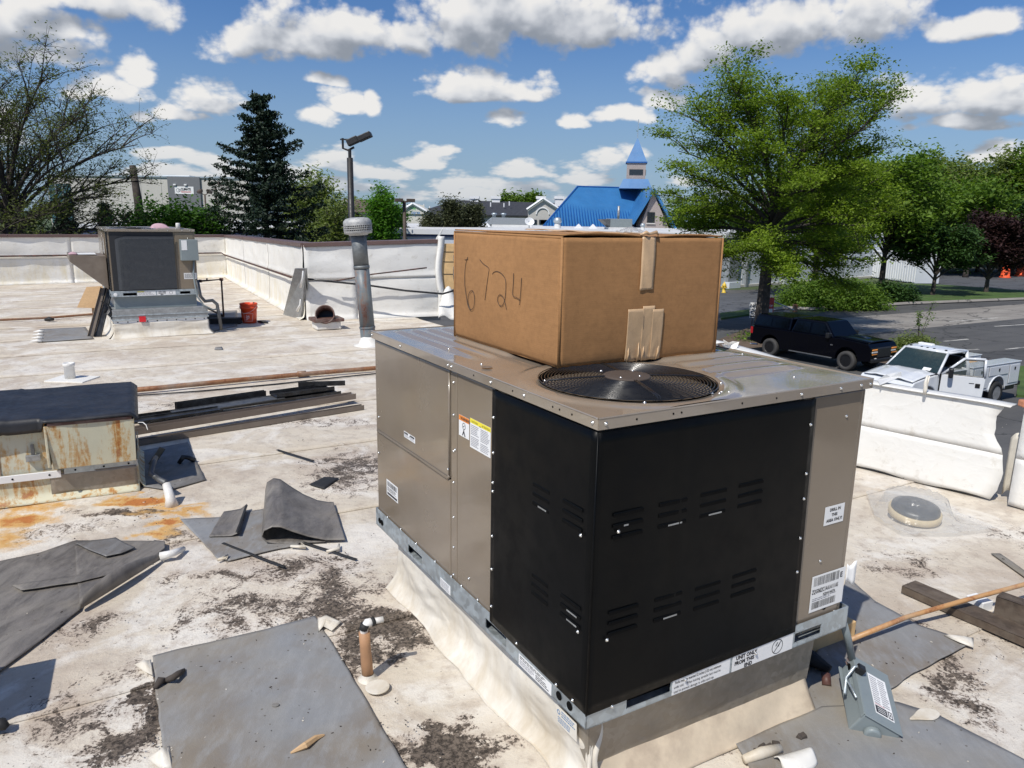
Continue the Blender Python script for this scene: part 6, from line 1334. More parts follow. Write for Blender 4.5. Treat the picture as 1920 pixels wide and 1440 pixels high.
for i in range(5): bb = B(); bb.lathe([(.045, 0), (.04, .03), (.01, .04)], 12, (2.36-.02*abs(i-2), (-.62, -.22, 0, .22, .62)[i], zt+.055+.0*i)); mk('cab_light', bb, 'black_plastic', ST)
bb = B(); bb.box(1.75, 1.95, -.62, -.10, zt+.09, zt+.15); mk('beacon_bar', bb, 'yellow_rust' if 0 else 'white_label', ST, bevel=.03)
bb = B(); bb.box(2.30, 2.40, -.12, -.02, 1.88, 1.93); mk('inspection_sticker', bb, 'white_label', ST)
bb = B(); q = lambda y, z: (3.16-(z-1.41)*1.14+.012, y, z); bb.quad(q(.35, 1.46), q(.62, 1.46), q(.62, 1.54), q(.35, 1.54)); mk('windshield_sticker', bb, 'bright_leaf' if 0 else 'white_label', ST)
# open door, hinged at the front of the opening and swung out
dr = link('driver_door', None, ST, loc=(2.98, .93, 0)); dr.rotation_euler = (0, 0, R(-62)+math.pi)
dr.rotation_euler = (0, 0, math.pi-R(58))
# in door space x runs from hinge outwards
bb = B(); dpf = [(0, .52), (1.22, .52), (1.26, 1.40), (1.26, 1.40), (0.02, 1.40)]
bb.prism(dpf, -.035, .035, XZ); mk('door_panel', bb, 'car_white', dr, bevel=.02)
bb = B()
for a, b_ in (((.04, 1.40), (.62, 1.98)), ((.62, 1.98), (1.20, 2.0)), ((1.20, 2.0), (1.24, 1.38))): bb.tube([(a[0], 0, a[1]), (b_[0], 0, b_[1])], .042, 8)
mk('window_frame', bb, 'car_white', dr, smooth=True)
bb = B(); bb.tube([(.12, .0, 1.41), (.62, 0, 1.93), (1.16, 0, 1.95), (1.19, 0, 1.42), (.12, 0, 1.41)], .02, 6); mk('window_seal', bb, 'black_plastic', dr)
bb = B(); bb.add([(.12, 0, 1.41), (1.19, 0, 1.41), (1.16, 0, 1.95), (.62, 0, 1.93)], [(0, 1, 2, 3)]); 
mg = bpy.data.materials.new('door_glass'); mg.use_nodes = True; mg.node_tree.nodes['Principled BSDF'].inputs['Alpha'].default_value = .25; mg.node_tree.nodes['Principled BSDF'].inputs['Base Color'].default_value = (.1, .13, .13, 1); mg.node_tree.nodes['Principled BSDF'].inputs['Roughness'].default_value = .05; MATS['door_glass'] = mg
mk('window_glass', bb, 'door_glass', dr, solid=.006)
for s_ in (-1, 1):
    bb = B(); bb.box(1.00, 1.14, s_*.045-.012, s_*.045+.012, 1.06, 1.20); mk('door_handle', bb, 'black_plastic', dr, bevel=.01)
    bb = B(); bb.box(.82, .97, s_*.04-.004, s_*.04+.004, 1.18, 1.20); mk('door_badge', bb, 'dark_metal', dr)
bb = B(); bb.box(.18, .40, -.30, .30, 1.36, 1.62) if 0 else bb.box(.20, .34, -.34, -.06, 1.34, 1.66); mk('mirror', bb, 'black_plastic', dr, bevel=.04)
bb = B(); bb.box(.20, .34, .06, .34, 1.34, 1.66); mk('mirror', bb, 'black_plastic', dr, bevel=.04)
# service body
for s_ in (-1, 1):
    y0, y1 = (.42, .98) if s_ > 0 else (-.98, -.42)
    prof = [(-1.42, .62), (-1.42, 1.42), (1.66, 1.42), (1.66, .58), (.54, .56)]+arch(0, .54, .50)+[(-.54, .60)]
    bb = B(); body_prism(bb, prof, y0, y1); mk('tool_body', bb, 'car_white', ST, bevel=.02)
    bb = B(); bb.box(-1.46, 1.69, y0-.02, y1+.02, 1.43, 1.47); mk('body_rail', bb, 'car_white', ST, bevel=.012)
    yf = s_*.985
    for (x0, x1, z0, z1) in ((-1.36, -.72, .70, 1.36), (-.62, .62, 1.06, 1.38), (.68, 1.58, .66, 1.38)):
        dd = link('tool_door', None, ST); bb = B(); bb.box(x0, x1, min(yf, yf+s_*.018), max(yf, yf+s_*.018), z0, z1); mk('door_skin', bb, 'car_white', dd, bevel=.01)
        bb = B(); xm = (x0+x1)/2; bb.box(xm-.04, xm+.04, min(yf+s_*.017, yf+s_*.03), max(yf+s_*.017, yf+s_*.03), z1-.18, z1-.08); mk('latch', bb, 'black_plastic', dd)
        bb = B(); [bb.box(a, b_, min(yf+s_*.001, yf+s_*.004), max(yf+s_*.001, yf+s_*.004), c_, d_) for a, b_, c_, d_ in ((x0-.012, x0, z0, z1), (x1, x1+.012, z0, z1), (x0, x1, z0-.012, z0))]; mk('door_gap', bb, 'dark_metal', dd)
    wheel(ST, 0, s_*.90, WR, .26, 'rim_steel', s_); wheel(ST, WB, s_*.88, WR, .26, 'rim_steel', s_)
    bb = B(); pts = arch(0, .53, .50, 14); bb.tube([(x, s_*.985, z) for x, z in pts], .03, 6); mk('wheel_flare', bb, 'car_white', ST, smooth=True)
bb = B(); bb.box(-1.42, 1.66, -.42, .42, .80, .86); bb.box(-1.40, -1.36, -.42, .42, .86, 1.2); mk('bed', bb, 'dark_galv', ST)
bb = B(); bb.box(-1.62, -1.42, -.98, .98, .55, .70); bb.box(-1.35, -.7, .5, .92, .42, .60); mk('rear_bumper', bb, 'black_plastic', ST, bevel=.02)
bb = B(); bb.tube([(.85, -.45, 1.55), (.85, .40, 1.55)], .24, 20); mk('reel_drum', bb, 'galv_dull', ST, smooth=True)
bb = B(); bb.lathe([(.26, 0), (.26, .03)], 20, mx=Matrix.Translation((.85, .42, 1.55))@Matrix.Rotation(-math.pi/2, 4, 'X')); mk('reel_flange', bb, 'dark_metal', ST)
for i, (x, y, mt) in enumerate(((.1, .1, 'brown_hood'), (-.1, .25, 'white_label'), (-.25, -.1, 'dark_galv'), (.3, .2, 'light_cardboard'), (-.5, .2, 'red_plastic' if 0 else 'brown_hood'))):
    bb = B(); bb.box(-.14, .14, -.1, .1, 0, .22, Matrix.Rotation(i*.7, 4, 'Z')@Matrix.Rotation(.25*i, 4, 'X')); o = mk('tool_box', bb, mt, bevel=.01); o.matrix_world = Matrix.Translation(ST.location)@Matrix.Rotation(ST.rotation_euler.z, 4, 'Z')@Matrix.Translation((x, y, 1.26)); tag(o, ('brown case heaped in the truck bed by the reel', 'white box heaped in the truck bed', 'grey metal case in the truck bed', 'small cardboard carton in the truck bed', 'brown case towards the tail of the truck bed')[i], 'tool box')
for o_ in list(ST.children):
    if o_.name.split('.')[0] in ('body', 'door_sill', 'roof', 'cab_posts', 'windshield', 'cowl', 'rear_window', 'cab_back', 'side_window', 'interior', 'steering_wheel', 'hood', 'cab_light', 'beacon_bar', 'inspection_sticker', 'windshield_sticker', 'driver_door', 'reel_drum', 'reel_flange') or (o_.name.startswith('wheel') and o_.location.x > 1): o_.location.x += .5
# small items in the lot
def hyd(p):
    H = thing('fire_hydrant', 'yellow fire hydrant in front of the white shop wall', 'fire hydrant', p); s_ = 1.25
    bb = B(); bb.lathe([(.16*s_, 0), (.16*s_, .05), (.11*s_, .06), (.11*s_, .45*s_), (.15*s_, .46*s_), (.15*s_, .52*s_), (.12*s_, .62*s_), (.05*s_, .70*s_), (.03*s_, .78*s_)], 18); mk('barrel', bb, 'hydrant_yellow', H, smooth=True)
    for d_ in (Vector((1, 0, 0)), Vector((-1, 0, 0)), Vector((0, -1, 0))): bb = B(); c_ = Vector((0, 0, .40*s_)); bb.tube([c_, c_+d_*.2*s_], .06*s_, 10); mk('nozzle', bb, 'hydrant_yellow', H)
hyd(at(1357, 549, GZ))
# sign post in the tree island (two white plates), gate arm with a small stop sign
q = at(1408, 628, GZ); sg = thing('parking_sign', 'two small white notice plates on a post left of the big tree trunk', 'sign', (q.x, q.y, GZ), 0)
ztop = far(1408, 566, q.y).z-GZ; zs = lambda py: far(1408, py, q.y).z-GZ
bb = B(); bb.tube([(0, .03, 0), (0, .03, ztop)], .03, 6); mk('post', bb, 'pole_dark', sg)
wp = (far(1414, 590, q.y)-far(1402, 590, q.y)).x
l = Lab(wp*1.15, zs(567)-zs(579)); l.text('NO', wp*.1, (zs(567)-zs(579))*.2, .30, bold=.004, xs=.9).lines(wp*.6, .05, wp*1.1, (zs(567)-zs(579))*.9, 3, 'grey_ink').put('upper_plate', sg, face_mx((-wp*.62, -.005, zs(579)), (1, 0, 0), (0, 0, 1)))
l = Lab(wp*.9, zs(579)-zs(596)); hh2 = zs(579)-zs(596); l.lines(.03, hh2*.62, wp*.85, hh2*.95, 2, 'label_ink').text('10', wp*.16, hh2*.33, .28, bold=.006).rect(wp*.1, hh2*.08, wp*.8, hh2*.22).put('lower_plate', sg, face_mx((-wp*.5, -.005, zs(596)+.01), (1, 0, 0), (0, 0, 1)))
q = at(1444, 605, GZ); ga = thing('barrier_gate', 'thin barrier arm with a small red stop sign behind the black pickup', 'barrier', (0, 0, 0), 0)
zt_ = far(1444, 562, q.y); bb = B(); bb.tube([far(1440, 561, q.y), far(1488, 581, q.y+1.0)], .035, 6); mk('arm', bb, 'galvanised', ga)
bb = B(); bb.tube([(q.x, q.y, GZ), tuple(far(1444, 562, q.y))], .035, 6); mk('post', bb, 'pole_brown', ga)
q2 = far(1444, 573, q.y-.1); l = Lab(.46, 1.0, ['red_ink', 'white_label']); l.text('STOP', .05, .42, .19, 'white_label', .004, .75).rect(.05, .08, .41, .30, 'white_label').put('stop_sign', ga, face_mx((q2.x-.23, q2.y, q2.z-.5), (1, 0, 0), (0, 0, 1)))
bb = B(); q = at(1490, 585, GZ); bb.box(-.14, .14, -.14, .14, 0, .55, Matrix.Translation(q)); tag(mk('gate_post', bb, 'rusty_pipe', bevel=.02), 'short rusty post at the end of the barrier arm', 'post')
for i, (x, y) in enumerate(((1884, 521), (1912, 518))):
    q = at(x, y, GZ); c = thing('traffic_barrel', ('orange traffic barrel seen under the purple-leaved tree', 'orange traffic barrel at the right edge beyond the road')[i], 'traffic barrel', q, group='orange barrels by the road')
    bb = B(); bb.lathe([(.65, 0), (.62, .15), (.5, .16), (.42, 1.5), (.15, 1.62)], 16); mk('barrel', bb, 'cone_orange', c, smooth=True)
    bb = B(); bb.lathe([(.49, .6), (.475, .85)], 16, cap=False); mk('band', bb, 'cone_orange', c)
# utility poles at the right
def lamp(p, h, label, kind, r=.09, mat='pole_dark', rz=0, name='lamp_post', group=None):
    L_ = thing(name, label, 'lamp post' if name == 'lamp_post' else 'utility pole', p, rz, group)
    bb = B(); bb.tube([(0, 0, 0), (0, 0, h)], [r*1.15, r], 10); mk('pole', bb, mat, L_, smooth=True)
    if kind == 'flood':
        bb = B(); bb.tube([(0, 0, h), (0, 0, h+.28)], r*.55, 8); bb.tube([(-.22, 0, h+.62), (-.22, 0, h+.30), (-.05, 0, h+.24), (.15, 0, h+.34)], .04, 6); mk('bracket', bb, mat, L_)
        bb = B(); m_ = Matrix.Translation((.05, 0, h+.50))@Matrix.Rotation(R(-24), 4, 'Y'); bb.box(-.12, .26, -.15, .15, -.10, .11, m_); bb.box(.26, .72, -.20, .20, -.11, .06, m_); mk('floodlight', bb, mat, L_, bevel=.02)
        bb = B(); bb.box(-.30, -.02, -.03, .03, .56, .60, Matrix.Translation((0, 0, h))); mk('cross_bar', bb, mat, L_)
    if kind == 'double':
        for s_ in (-1, 1): bb = B(); bb.box(s_*.15 if s_ > 0 else -.55, .62 if s_ > 0 else -.1, -.22-.2*(s_ < 0), .22, h-.02, h+.17); mk('lamp_head', bb, mat, L_, bevel=.02)
        bb = B(); bb.box(-.2, .2, -.08, .08, h-.05, h+.04); mk('bracket', bb, mat, L_)
    if kind == 'twin':
        for s_ in (-1, 1): bb = B(); bb.tube([(0, 0, h-.1), (s_*.35, 0, h+.1)], .04, 6); bb.lathe([(.10, -.12), (.26, -.05), (.32, .15), (.22, .22)], 12, mx=Matrix.Translation((s_*.42, 0, h+.18))@Matrix.Rotation(R(s_*28), 4, 'Y')); mk('lamp_head', bb, mat, L_, smooth=True)
    if kind == 'cross':
        bb = B(); bb.box(-1.1, 1.1, -.06, .06, h-.5, h-.35); mk('cross_arm', bb, mat, L_)
    return L_
def pole_at(px, pyt, D, **k):
    p = far(px, pyt, D); return lamp((p.x, p.y, GZ), p.z-GZ, **k)
pole_at(656, 296, 26, label='tall dark floodlight pole with one tilted lamp head, behind the vent flue', kind='flood', r=.10, rz=0)
pole_at(758, 378, 46, label='brown pole with a flat double lamp head, right of the vent flue', kind='double', r=.10, mat='pole_brown', rz=.25)
pole_at(404, 350, 75, label='pole with two cone-shaped lamp heads left of the dark spruce', kind='twin', r=.10, mat='pole_brown')
pole_at(384, 364, 75, label='low thin pole with small twin lamp heads above the green bushes', kind='twin', r=.08, mat='pole_brown')
pole_at(1663, 440, 90, label='thin dark post in front of the white ribbed container', kind='none', r=.14, name='utility_pole')
pole_at(1790, 398, 112, label='utility pole with a bright lamp among the trees at the right', kind='cross', r=.14, mat='pole_brown', name='utility_pole')
pole_at(1890, 405, 105, label='pale utility pole with wide cross arm near the right edge', kind='cross', r=.16, mat='bark_grey', name='utility_pole')
p = far(250, 310, 43); tr_ = thing('cut_tree_trunk', 'tall lopped bare tree trunk standing beside the spreading bare tree', 'tree trunk', (p.x, p.y, GZ))
bb = B(); bb.tube([(0, 0, 0), (.1, 0, p.z-GZ-2), (-.05, 0, p.z-GZ)], [.30, .22, .17], 10); mk('trunk', bb, 'bark', tr_, smooth=True)

# ------------------------------------------------------------ buildings
def wpoly(bb, pts, z0, z1): bb.prism([tuple(p[:2]) for p in pts], z0, z1)
# white shop across the lot
a0, a1, a2 = Vector((-34, 60, 0)), Vector((19.2, 71.2, 0)), Vector((44.5, 91.5, 0))
sh = thing('shop_building', 'long low white shop building with grey doors across the parking lot', 'building')
zr_ = far(1100, 433, 71).z
foot = [a0, a1, a2, a2+Vector((-22, 26, 0)), Vector((-45, 105, 0))]
bb = B(); wpoly(bb, foot, GZ, zr_-.55); mk('wall', bb, 'white_wall', sh)
bb = B(); c_ = sum(foot, Vector())/5; wpoly(bb, [p+(p-c_).normalized()*.35 for p in foot], zr_-.42, zr_); mk('fascia', bb, 'white_fascia', sh)
bb = B(); wpoly(bb, [p+(p-c_).normalized()*.22 for p in foot], zr_-.62, zr_-.42); mk('eaves_band', bb, 'navy_trim', sh)
bb = B(); wpoly(bb, [p-(p-c_).normalized()*.5 for p in foot], zr_-.1, zr_+.02); mk('roof', bb, 'white_roof', sh)
dW = (a2-a1).normalized(); nW = Vector((dW.y, -dW.x, 0))
def on_wall(x, z0, z1, w_, mat, nm, th=.3, par=sh):
    p_ = a1+dW*x; bb = B(); wpoly(bb, [p_-nW*.05, p_+dW*w_-nW*.05, p_+dW*w_+nW*th, p_+nW*th], GZ+z0, GZ+z1); return mk(nm, bb, mat, par, bevel=.02)
for x in (1.0, 10.4): on_wall(x, .6, 3.1, 1.6, 'cabinet_grey', 'grey_door'); 
for x in (1.0, 10.4): on_wall(x-.05, 0, .6, 1.8, 'white_wall', 'plinth', .5)
on_wall(3.9, .0, 2.9, .35, 'cabinet_grey', 'downpipe', .25)
on_wall(0, .0, .25, 31, 'stucco', 'base_course', .12)
for k in range(9): on_wall(.1+3.4*k, .3, zr_-GZ-.7, .05, 'white_fascia', 'wall_joint', .03)
# container
cA, cB = at(1640, 522, GZ), at(1716, 533, GZ); cA = cA+Vector((0, 0, 0)); dC = (cB-cA); Lc = dC.length; dC.normalize()
CT = thing('container', 'white ribbed storage container at the end of the white shop, partly behind trees', 'container', (cA.x, cA.y, GZ), math.atan2(dC.y, dC.x))
hc = 3.0; bb = B(); bb.box(-3, Lc, 0, 2.6, .1, hc); mk('box', bb, 'white_wall', CT)
for k in range(24):
    x = -2.8+k*(Lc+2.9)/24; bb = B() if k == 0 else bb; bb.box(x, x+.16, -.06, .0, .2, hc-.1)
stuff(mk('side_ribs', bb, 'white_fascia', CT)); bb = B(); bb.box(-3.05, Lc+.05, -.1, 2.65, hc, hc+.14); mk('top_frame', bb, 'white_fascia', CT)
# things on the white shop's roof
def roofbox(px, py, D, w_, d_, h__, name, label, cat, mat='galv_dull', rz=.2):
    p_ = far(px, py, D); p_.z = zr_; T = thing(name, label, cat, p_, rz); bb = B(); bb.box(-w_/2, w_/2, -d_/2, d_/2, .25, h__); mk('cabinet', bb, mat, T, bevel=.04); bb = B(); bb.box(-w_/2-.1, w_/2+.1, -d_/2-.1, d_/2+.1, 0, .25); mk('curb', bb, 'white_roof', T); return T
T = roofbox(1160, 430, 84, 2.5, 1.6, 1.15, 'roof_air_unit', 'grey air unit with slanted hood on the white roof before the blue roof', 'air conditioner', 'switch_grey'); bb = B(); bb.add([(-1.25, -.8, 1.1), (-2.2, -.8, 1.05), (-1.25, -.8, .3), (-1.25, .8, 1.1), (-2.2, .8, 1.05), (-1.25, .8, .3)], [(0, 1, 2), (3, 5, 4), (0, 3, 4, 1), (1, 4, 5, 2)]); mk('hood', bb, 'dark_galv', T)
bb = B(); bb.tube([(-.1, 0, 1.1), (-.1, 0, 2.5)], .13, 12); mk('stack', bb, 'galv_dull', T, smooth=True)
T = roofbox(958, 428, 92, 4.6, 2, 1.05, 'roof_air_unit', 'long stepped grey rooftop equipment box left of the satellite dish', 'air conditioner', 'cabinet_grey', .1); bb = B(); bb.add([(-2.3, -1, 1.05), (-3.3, -1, .2), (-2.3, -1, .2), (-2.3, 1, 1.05), (-3.3, 1, .2), (-2.3, 1, .2)], [(0, 1, 2), (3, 5, 4), (0, 3, 4, 1), (1, 4, 5, 2)]); mk('slope', bb, 'cabinet_grey', T)
for x in (-2.0, -.9): bb = B(); bb.lathe([(.22, 1.05), (.22, 1.35), (.32, 1.4), (.32, 1.55), (.1, 1.6)], 14, (x, 0, 0)); mk('vent_cap', bb, 'galvanised', T, smooth=True)
for i, (px, py, lb) in enumerate(((1045, 430, 'white-capped turbine vent at the left foot of the blue roof'), (1205, 430, 'small turbine vent at the right foot of the blue roof'))):
    p_ = far(px, py, 86); T = thing('roof_vent', lb, 'roof vent', (p_.x, p_.y, zr_)); bb = B(); bb.lathe([(.4, 0), (.34, .4), (.28, .5)], 16); mk('base', bb, 'white_roof', T); bb = B(); bb.lathe([(.28, .5), (.42, .6), (.46, .85), (.35, 1.1), (.1, 1.2)], 16); mk('head', bb, 'galvanised', T, smooth=True)
    if i: T.scale = (.6, .6, .6)
p_ = far(992, 428, 84); T = thing('satellite_dish', 'white satellite dish on the shop roof left of the blue roof', 'satellite dish', (p_.x, p_.y, zr_), .3); T.scale = (.75, .75, .62)
bb = B(); bb.lathe([(.02, 0), (.35, .05), (.62, .16), (.72, .24)], 20, mx=Matrix.Translation((0, 0, 1.05))@Matrix.Rotation(R(70), 4, 'X'), cap=False); mk('dish', bb, 'white_fascia', T, smooth=True, solid=.02); bb = B(); bb.tube([(0, 0, 0), (0, 0, 1)], .06, 6); mk('mast', bb, 'cabinet_grey', T)
for k, px in enumerate((884, 900, 912, 1085, 1112, 1180)):
    p_ = far(px, 431, 88); bb = B(); bb.add([(-.5, 0, 0), (.5, 0, 0), (0, 0, .5), (-.5, .6, 0), (.5, .6, 0), (0, .6, .5)], [(0, 1, 2), (3, 5, 4), (0, 2, 5, 3), (1, 4, 5, 2)]); tag(mk('skylight', bb, 'white_fascia', loc=(p_.x, p_.y, zr_+.02)), 'small gabled skylight on the shop roof, '+('leftmost of the left three', 'middle of the left three', 'rightmost of the left three', 'leftmost before the blue roof', 'second before the blue roof', 'rightmost before the blue roof')[k], 'skylight', 'gabled skylights on the shop roof')

# blue-roofed building with belfry
D = 112; F_ = lambda px, py, d_=D: far(px, py, d_)
BL = thing('chapel_building', 'building with bright blue hipped metal roof and a small belfry spire', 'building')
ze = F_(1100, 427).z; zr2 = F_(1083, 352, 118).z
A_ = F_(1017, 427, 108); Bq = F_(1205, 424, 108)
f0_, f1_ = Vector((A_.x, 106, ze)), Vector((F_(1203, 427, 108).x, 110, ze))
r0_, r1_ = F_(1083, 352, 117), F_(1222, 353, 120)
bb = B(); b0 = Vector((f0_.x+3, 128, ze)); b1 = Vector((f1_.x+8, 132, ze)); r0_.z = r1_.z = zr2
bb.add([f0_, f1_, r1_, r0_, b0, b1], [(0, 1, 2, 3), (0, 3, 4), (3, 2, 5, 4), (1, 5, 2)]); mk('main_roof', bb, 'blue_metal', BL, solid=.25)
bb = B()
for k in range(1, 34):
    t_ = k/34; a_ = f0_*(1-t_)+f1_*t_
    # seams run up the slope, stopped by the hip
    up_ = (r0_*(1-.5)+r1_*.5)-(f0_*.5+f1_*.5); up_ = Vector((0, up_.y, up_.z)); hipx = (a_.x-f0_.x)/(r0_.x-f0_.x+1e-6); s_ = min(1, max(.02, hipx))
    bb.tube([a_+Vector((0, -.3, .22)), a_+up_*s_+Vector((0, -.3, .22))], .085, 4)
stuff(mk('roof_seams', bb, 'blue_trim', BL))  # darker blue than the roof puts the seams' shading into the colour
bb = B(); bb.tube([f0_+Vector((0, 0, .1)), r0_+Vector((0, 0, .15))], .14, 6); bb.tube([r0_+Vector((0, 0, .15)), r1_+Vector((0, 0, .15))], .14, 6); mk('ridge_cap', bb, 'blue_trim', BL)
bb = B(); bb.tube([f0_-Vector((0, .1, .12)), f1_-Vector((0, .1, .12))], .18, 6); mk('eaves', bb, 'blue_trim', BL)
bb = B(); bb.prism([(f0_.x+.8, 107.5), (f1_.x+.2, 111), (f1_.x+6, 131), (f0_.x+4, 127)], GZ, ze-.1); mk('wall', bb, 'brick_pink', BL)
# gabled wing at the right
gx0, gx1 = F_(1186, 400, 106).x, F_(1262, 428, 106).x; gp = F_(1225, 355, 106); gy = 106
bb = B(); bb.prism([(gx0+1.2, GZ), (gx1-.3, GZ), (gx1-.3, F_(0, 415, 106).z), (gp.x, gp.z-.3), (gx0+1.2, F_(0, 402, 106).z)], -gy-12, -gy, Matrix(((1, 0, 0, 0), (0, 0, -1, 0), (0, 1, 0, 0), (0, 0, 0, 1)))); mk('gable_wall', bb, 'brick_pink', BL)
bb = B(); zl = F_(0, 399, 106).z; zr3 = F_(0, 420, 106).z
bb.add([(gx0, gy-.8, zl), (gp.x, gy-.8, gp.z), (gp.x, gy+14, gp.z), (gx0, gy+14, zl)], [(0, 1, 2, 3)]); bb.add([(gp.x, gy-.8, gp.z), (gx1+.8, gy-.8, zr3), (gx1+.8, gy+14, zr3), (gp.x, gy+14, gp.z)], [(0, 1, 2, 3)]); mk('gable_roof', bb, 'blue_metal', BL, solid=.3)
for (px0, px1, y0, y1) in ((1213, 1228, 398, 418), (1243, 1249, 398, 418)):
    a_, b_ = F_(px0, y1, gy-.1), F_(px1, y0, gy-.1); w__ = link('window', None, BL); bb = B(); bb.box(a_.x, b_.x, gy-.12, gy+.1, a_.z, b_.z); mk('pane', bb, 'window_dark', w__)
    bb = B(); bb.box(a_.x-.1, b_.x+.1, gy-.2, gy-.1, a_.z-.15, a_.z); mk('frame', bb, 'stucco', w__)
# belfry
tb0, tb1 = F_(1163, 352, 116), F_(1226, 352, 116); cx = (F_(1177, 320, 116).x+F_(1212, 320, 116).x)/2; hw = (F_(1212, 320, 116).x-F_(1177, 320, 116).x)/2; cy = 117
rot = Matrix.Translation((cx, cy, 0))@Matrix.Rotation(R(-8), 4, 'Z')
def frus(bb, h0, h1, z0, z1): bb.add([rot@Vector(p) for p in ((-h0, -h0, z0), (h0, -h0, z0), (h0, h0, z0), (-h0, h0, z0), (-h1, -h1, z1), (h1, -h1, z1), (h1, h1, z1), (-h1, h1, z1))], [(0,3,2,1),(4,5,6,7),(0,1,5,4),(1,2,6,5),(2,3,7,6),(3,0,4,7)])
zz = lambda py: F_(1195, py, 116).z
bf = link('belfry', None, BL)
bb = B(); frus(bb, hw*1.75, hw*1.3, zz(354), zz(336)); mk('skirt_roof', bb, 'blue_metal', bf)
bb = B(); frus(bb, hw, hw, zz(337), zz(304)); mk('tower_wall', bb, 'brick_pink', bf)
bb = B(); frus(bb, hw*1.1, .05, zz(304), zz(258)); mk('spire', bb, 'blue_metal', bf)
bb = B(); frus(bb, hw*1.14, hw*1.14, zz(306), zz(303.5)); mk('spire_eaves', bb, 'blue_trim', bf)
bb = B(); bb.box(-hw*.72, hw*.72, -hw-.08, -hw+.1, zz(328), zz(318), rot); bb.box(hw-.1, hw+.08, -hw*.7, hw*.7, zz(328), zz(318), rot); mk('louvre_opening', bb, 'window_dark', bf)
bb = B(); bb.tube([(cx, cy, zz(258)), (cx, cy, zz(222))], .05, 5); mk('finial', bb, 'galvanised', bf)
# dark-roofed hotel
def gable(bb, x0, x1, y, ze_, zt_, depth): bb.prism([(x0, GZ), (x1, GZ), (x1, ze_), ((x0+x1)/2, zt_), (x0, ze_)], -y-depth, -y, Matrix(((1, 0, 0, 0), (0, 0, -1, 0), (0, 1, 0, 0), (0, 0, 0, 1))))
D = 165; HT = thing('hotel_building', 'low pale hotel with long dark shingle roof and green sign on its left gable', 'building')
X = lambda px, d_=D: far(px, 400, d_).x; Z = lambda py, d_=D, px=900: far(px, py, d_).z
bb = B(); bb.box(X(782), X(1160), D, D+20, GZ, Z(404)); mk('wall', bb, 'stucco', HT)
bb = B(); x0, x1, x2, x3 = X(776), X(1010), X(1170), X(846)
bb.add([(x0, D-1, Z(404)), (x1+3, D-1, Z(404)), (x1, D+12, Z(377)), (x3, D+12, Z(375)), (x0, D+26, Z(404)), (x1+3, D+26, Z(404))], [(0, 1, 2, 3), (0, 3, 4), (3, 2, 5, 4), (1, 5, 2)]); mk('roof', bb, 'dark_shingle', HT, solid=.3)
bb = B(); bb.add([(X(1000), D+2, Z(404)), (x2+6, D+2, Z(400)), (x2+6, D+14, Z(377)), (X(990), D+14, Z(377))], [(0, 1, 2, 3)]); mk('roof', bb, 'dark_shingle', HT, solid=.3)
bb = B(); gable(bb, X(990), X(1046), D-2, Z(392), Z(373.5), 14); mk('gable_wall', bb, 'stucco', HT)
bb = B(); gable(bb, X(752, 150), X(797, 150), 150, Z(396, 150), Z(383, 150), 10); mk('sign_gable', bb, 'stucco_cream', HT)
for (a_, b_, c_) in (((988, 393), (1018, 372.5), 162.5), ((1018, 372.5), (1050, 393), 162.5), ((750, 397), (774, 382), 149.5), ((774, 382), (800, 397), 149.5)):
    bb = B(); bb.tube([far(*a_, c_), far(*b_, c_)], .28, 4); mk('gable_trim', bb, 'white_fascia', HT)
q = far(774, 398, 149.6); 
l = Lab(7.5*.8, 2.0, ['stucco_cream', 'green_ink']); l.text('Holiday Inn', .2, 1.0, 1.15, 'green_ink', .03, .86).text('Express', 1.6, .05, .95, 'blue_ink', .03).put('hotel_sign', HT, face_mx((far(761, 398, 149).x, 149.7, far(770, 401, 149.7).z), (1, 0, 0), (0, 0, 1))).scale = (.58, .85, 1)
bb = B(); a_ = []; cxa, cza, ra = X(1018, 162), Z(402, 162, 1018), 1.35
bb.tube([(cxa+ra*math.cos(t_), D-2.1, cza+ra*math.sin(t_)) for t_ in [math.pi*i/12 for i in range(13)]], .15, 5); mk('arch_trim', bb, 'white_fascia', HT)
for px in (925, 945, 963, 982, 1000, 1018, 1021, 1035):
    bb = B(); xx = X(px, 163 if px < 990 else 162.5); d_ = D-.15 if px < 990 else D-2.2; bb.box(xx-.75, xx+.75, d_, d_+.3, Z(418, 163), Z(410, 163)); w__ = mk('window', bb, 'window_dark', HT)
for px in (890, 930, 1014, 1048):
    bb = B(); p_ = far(px, 374, D+12); s_ = 1.0; bb.box(p_.x-s_*.9, p_.x+s_*.9, D+11, D+13, p_.z-1.5, p_.z+.4); bb.box(p_.x-s_*1.1, p_.x+s_*1.1, D+10.8, D+13.2, p_.z+.1, p_.z+.7); mk('roof_vent_housing', bb, 'white_fascia', HT)
for px, py in ((795, 386), (806, 390), (843, 380), (872, 384), (920, 383), (945, 384), (955, 381), (1065, 388)):
    bb = B(); p_ = far(px, py, D+5); bb.tube([p_-Vector((0, 0, .5)), p_+Vector((0, 0, .4))], .14, 6); mk('roof_pipe', bb, 'white_fascia', HT)
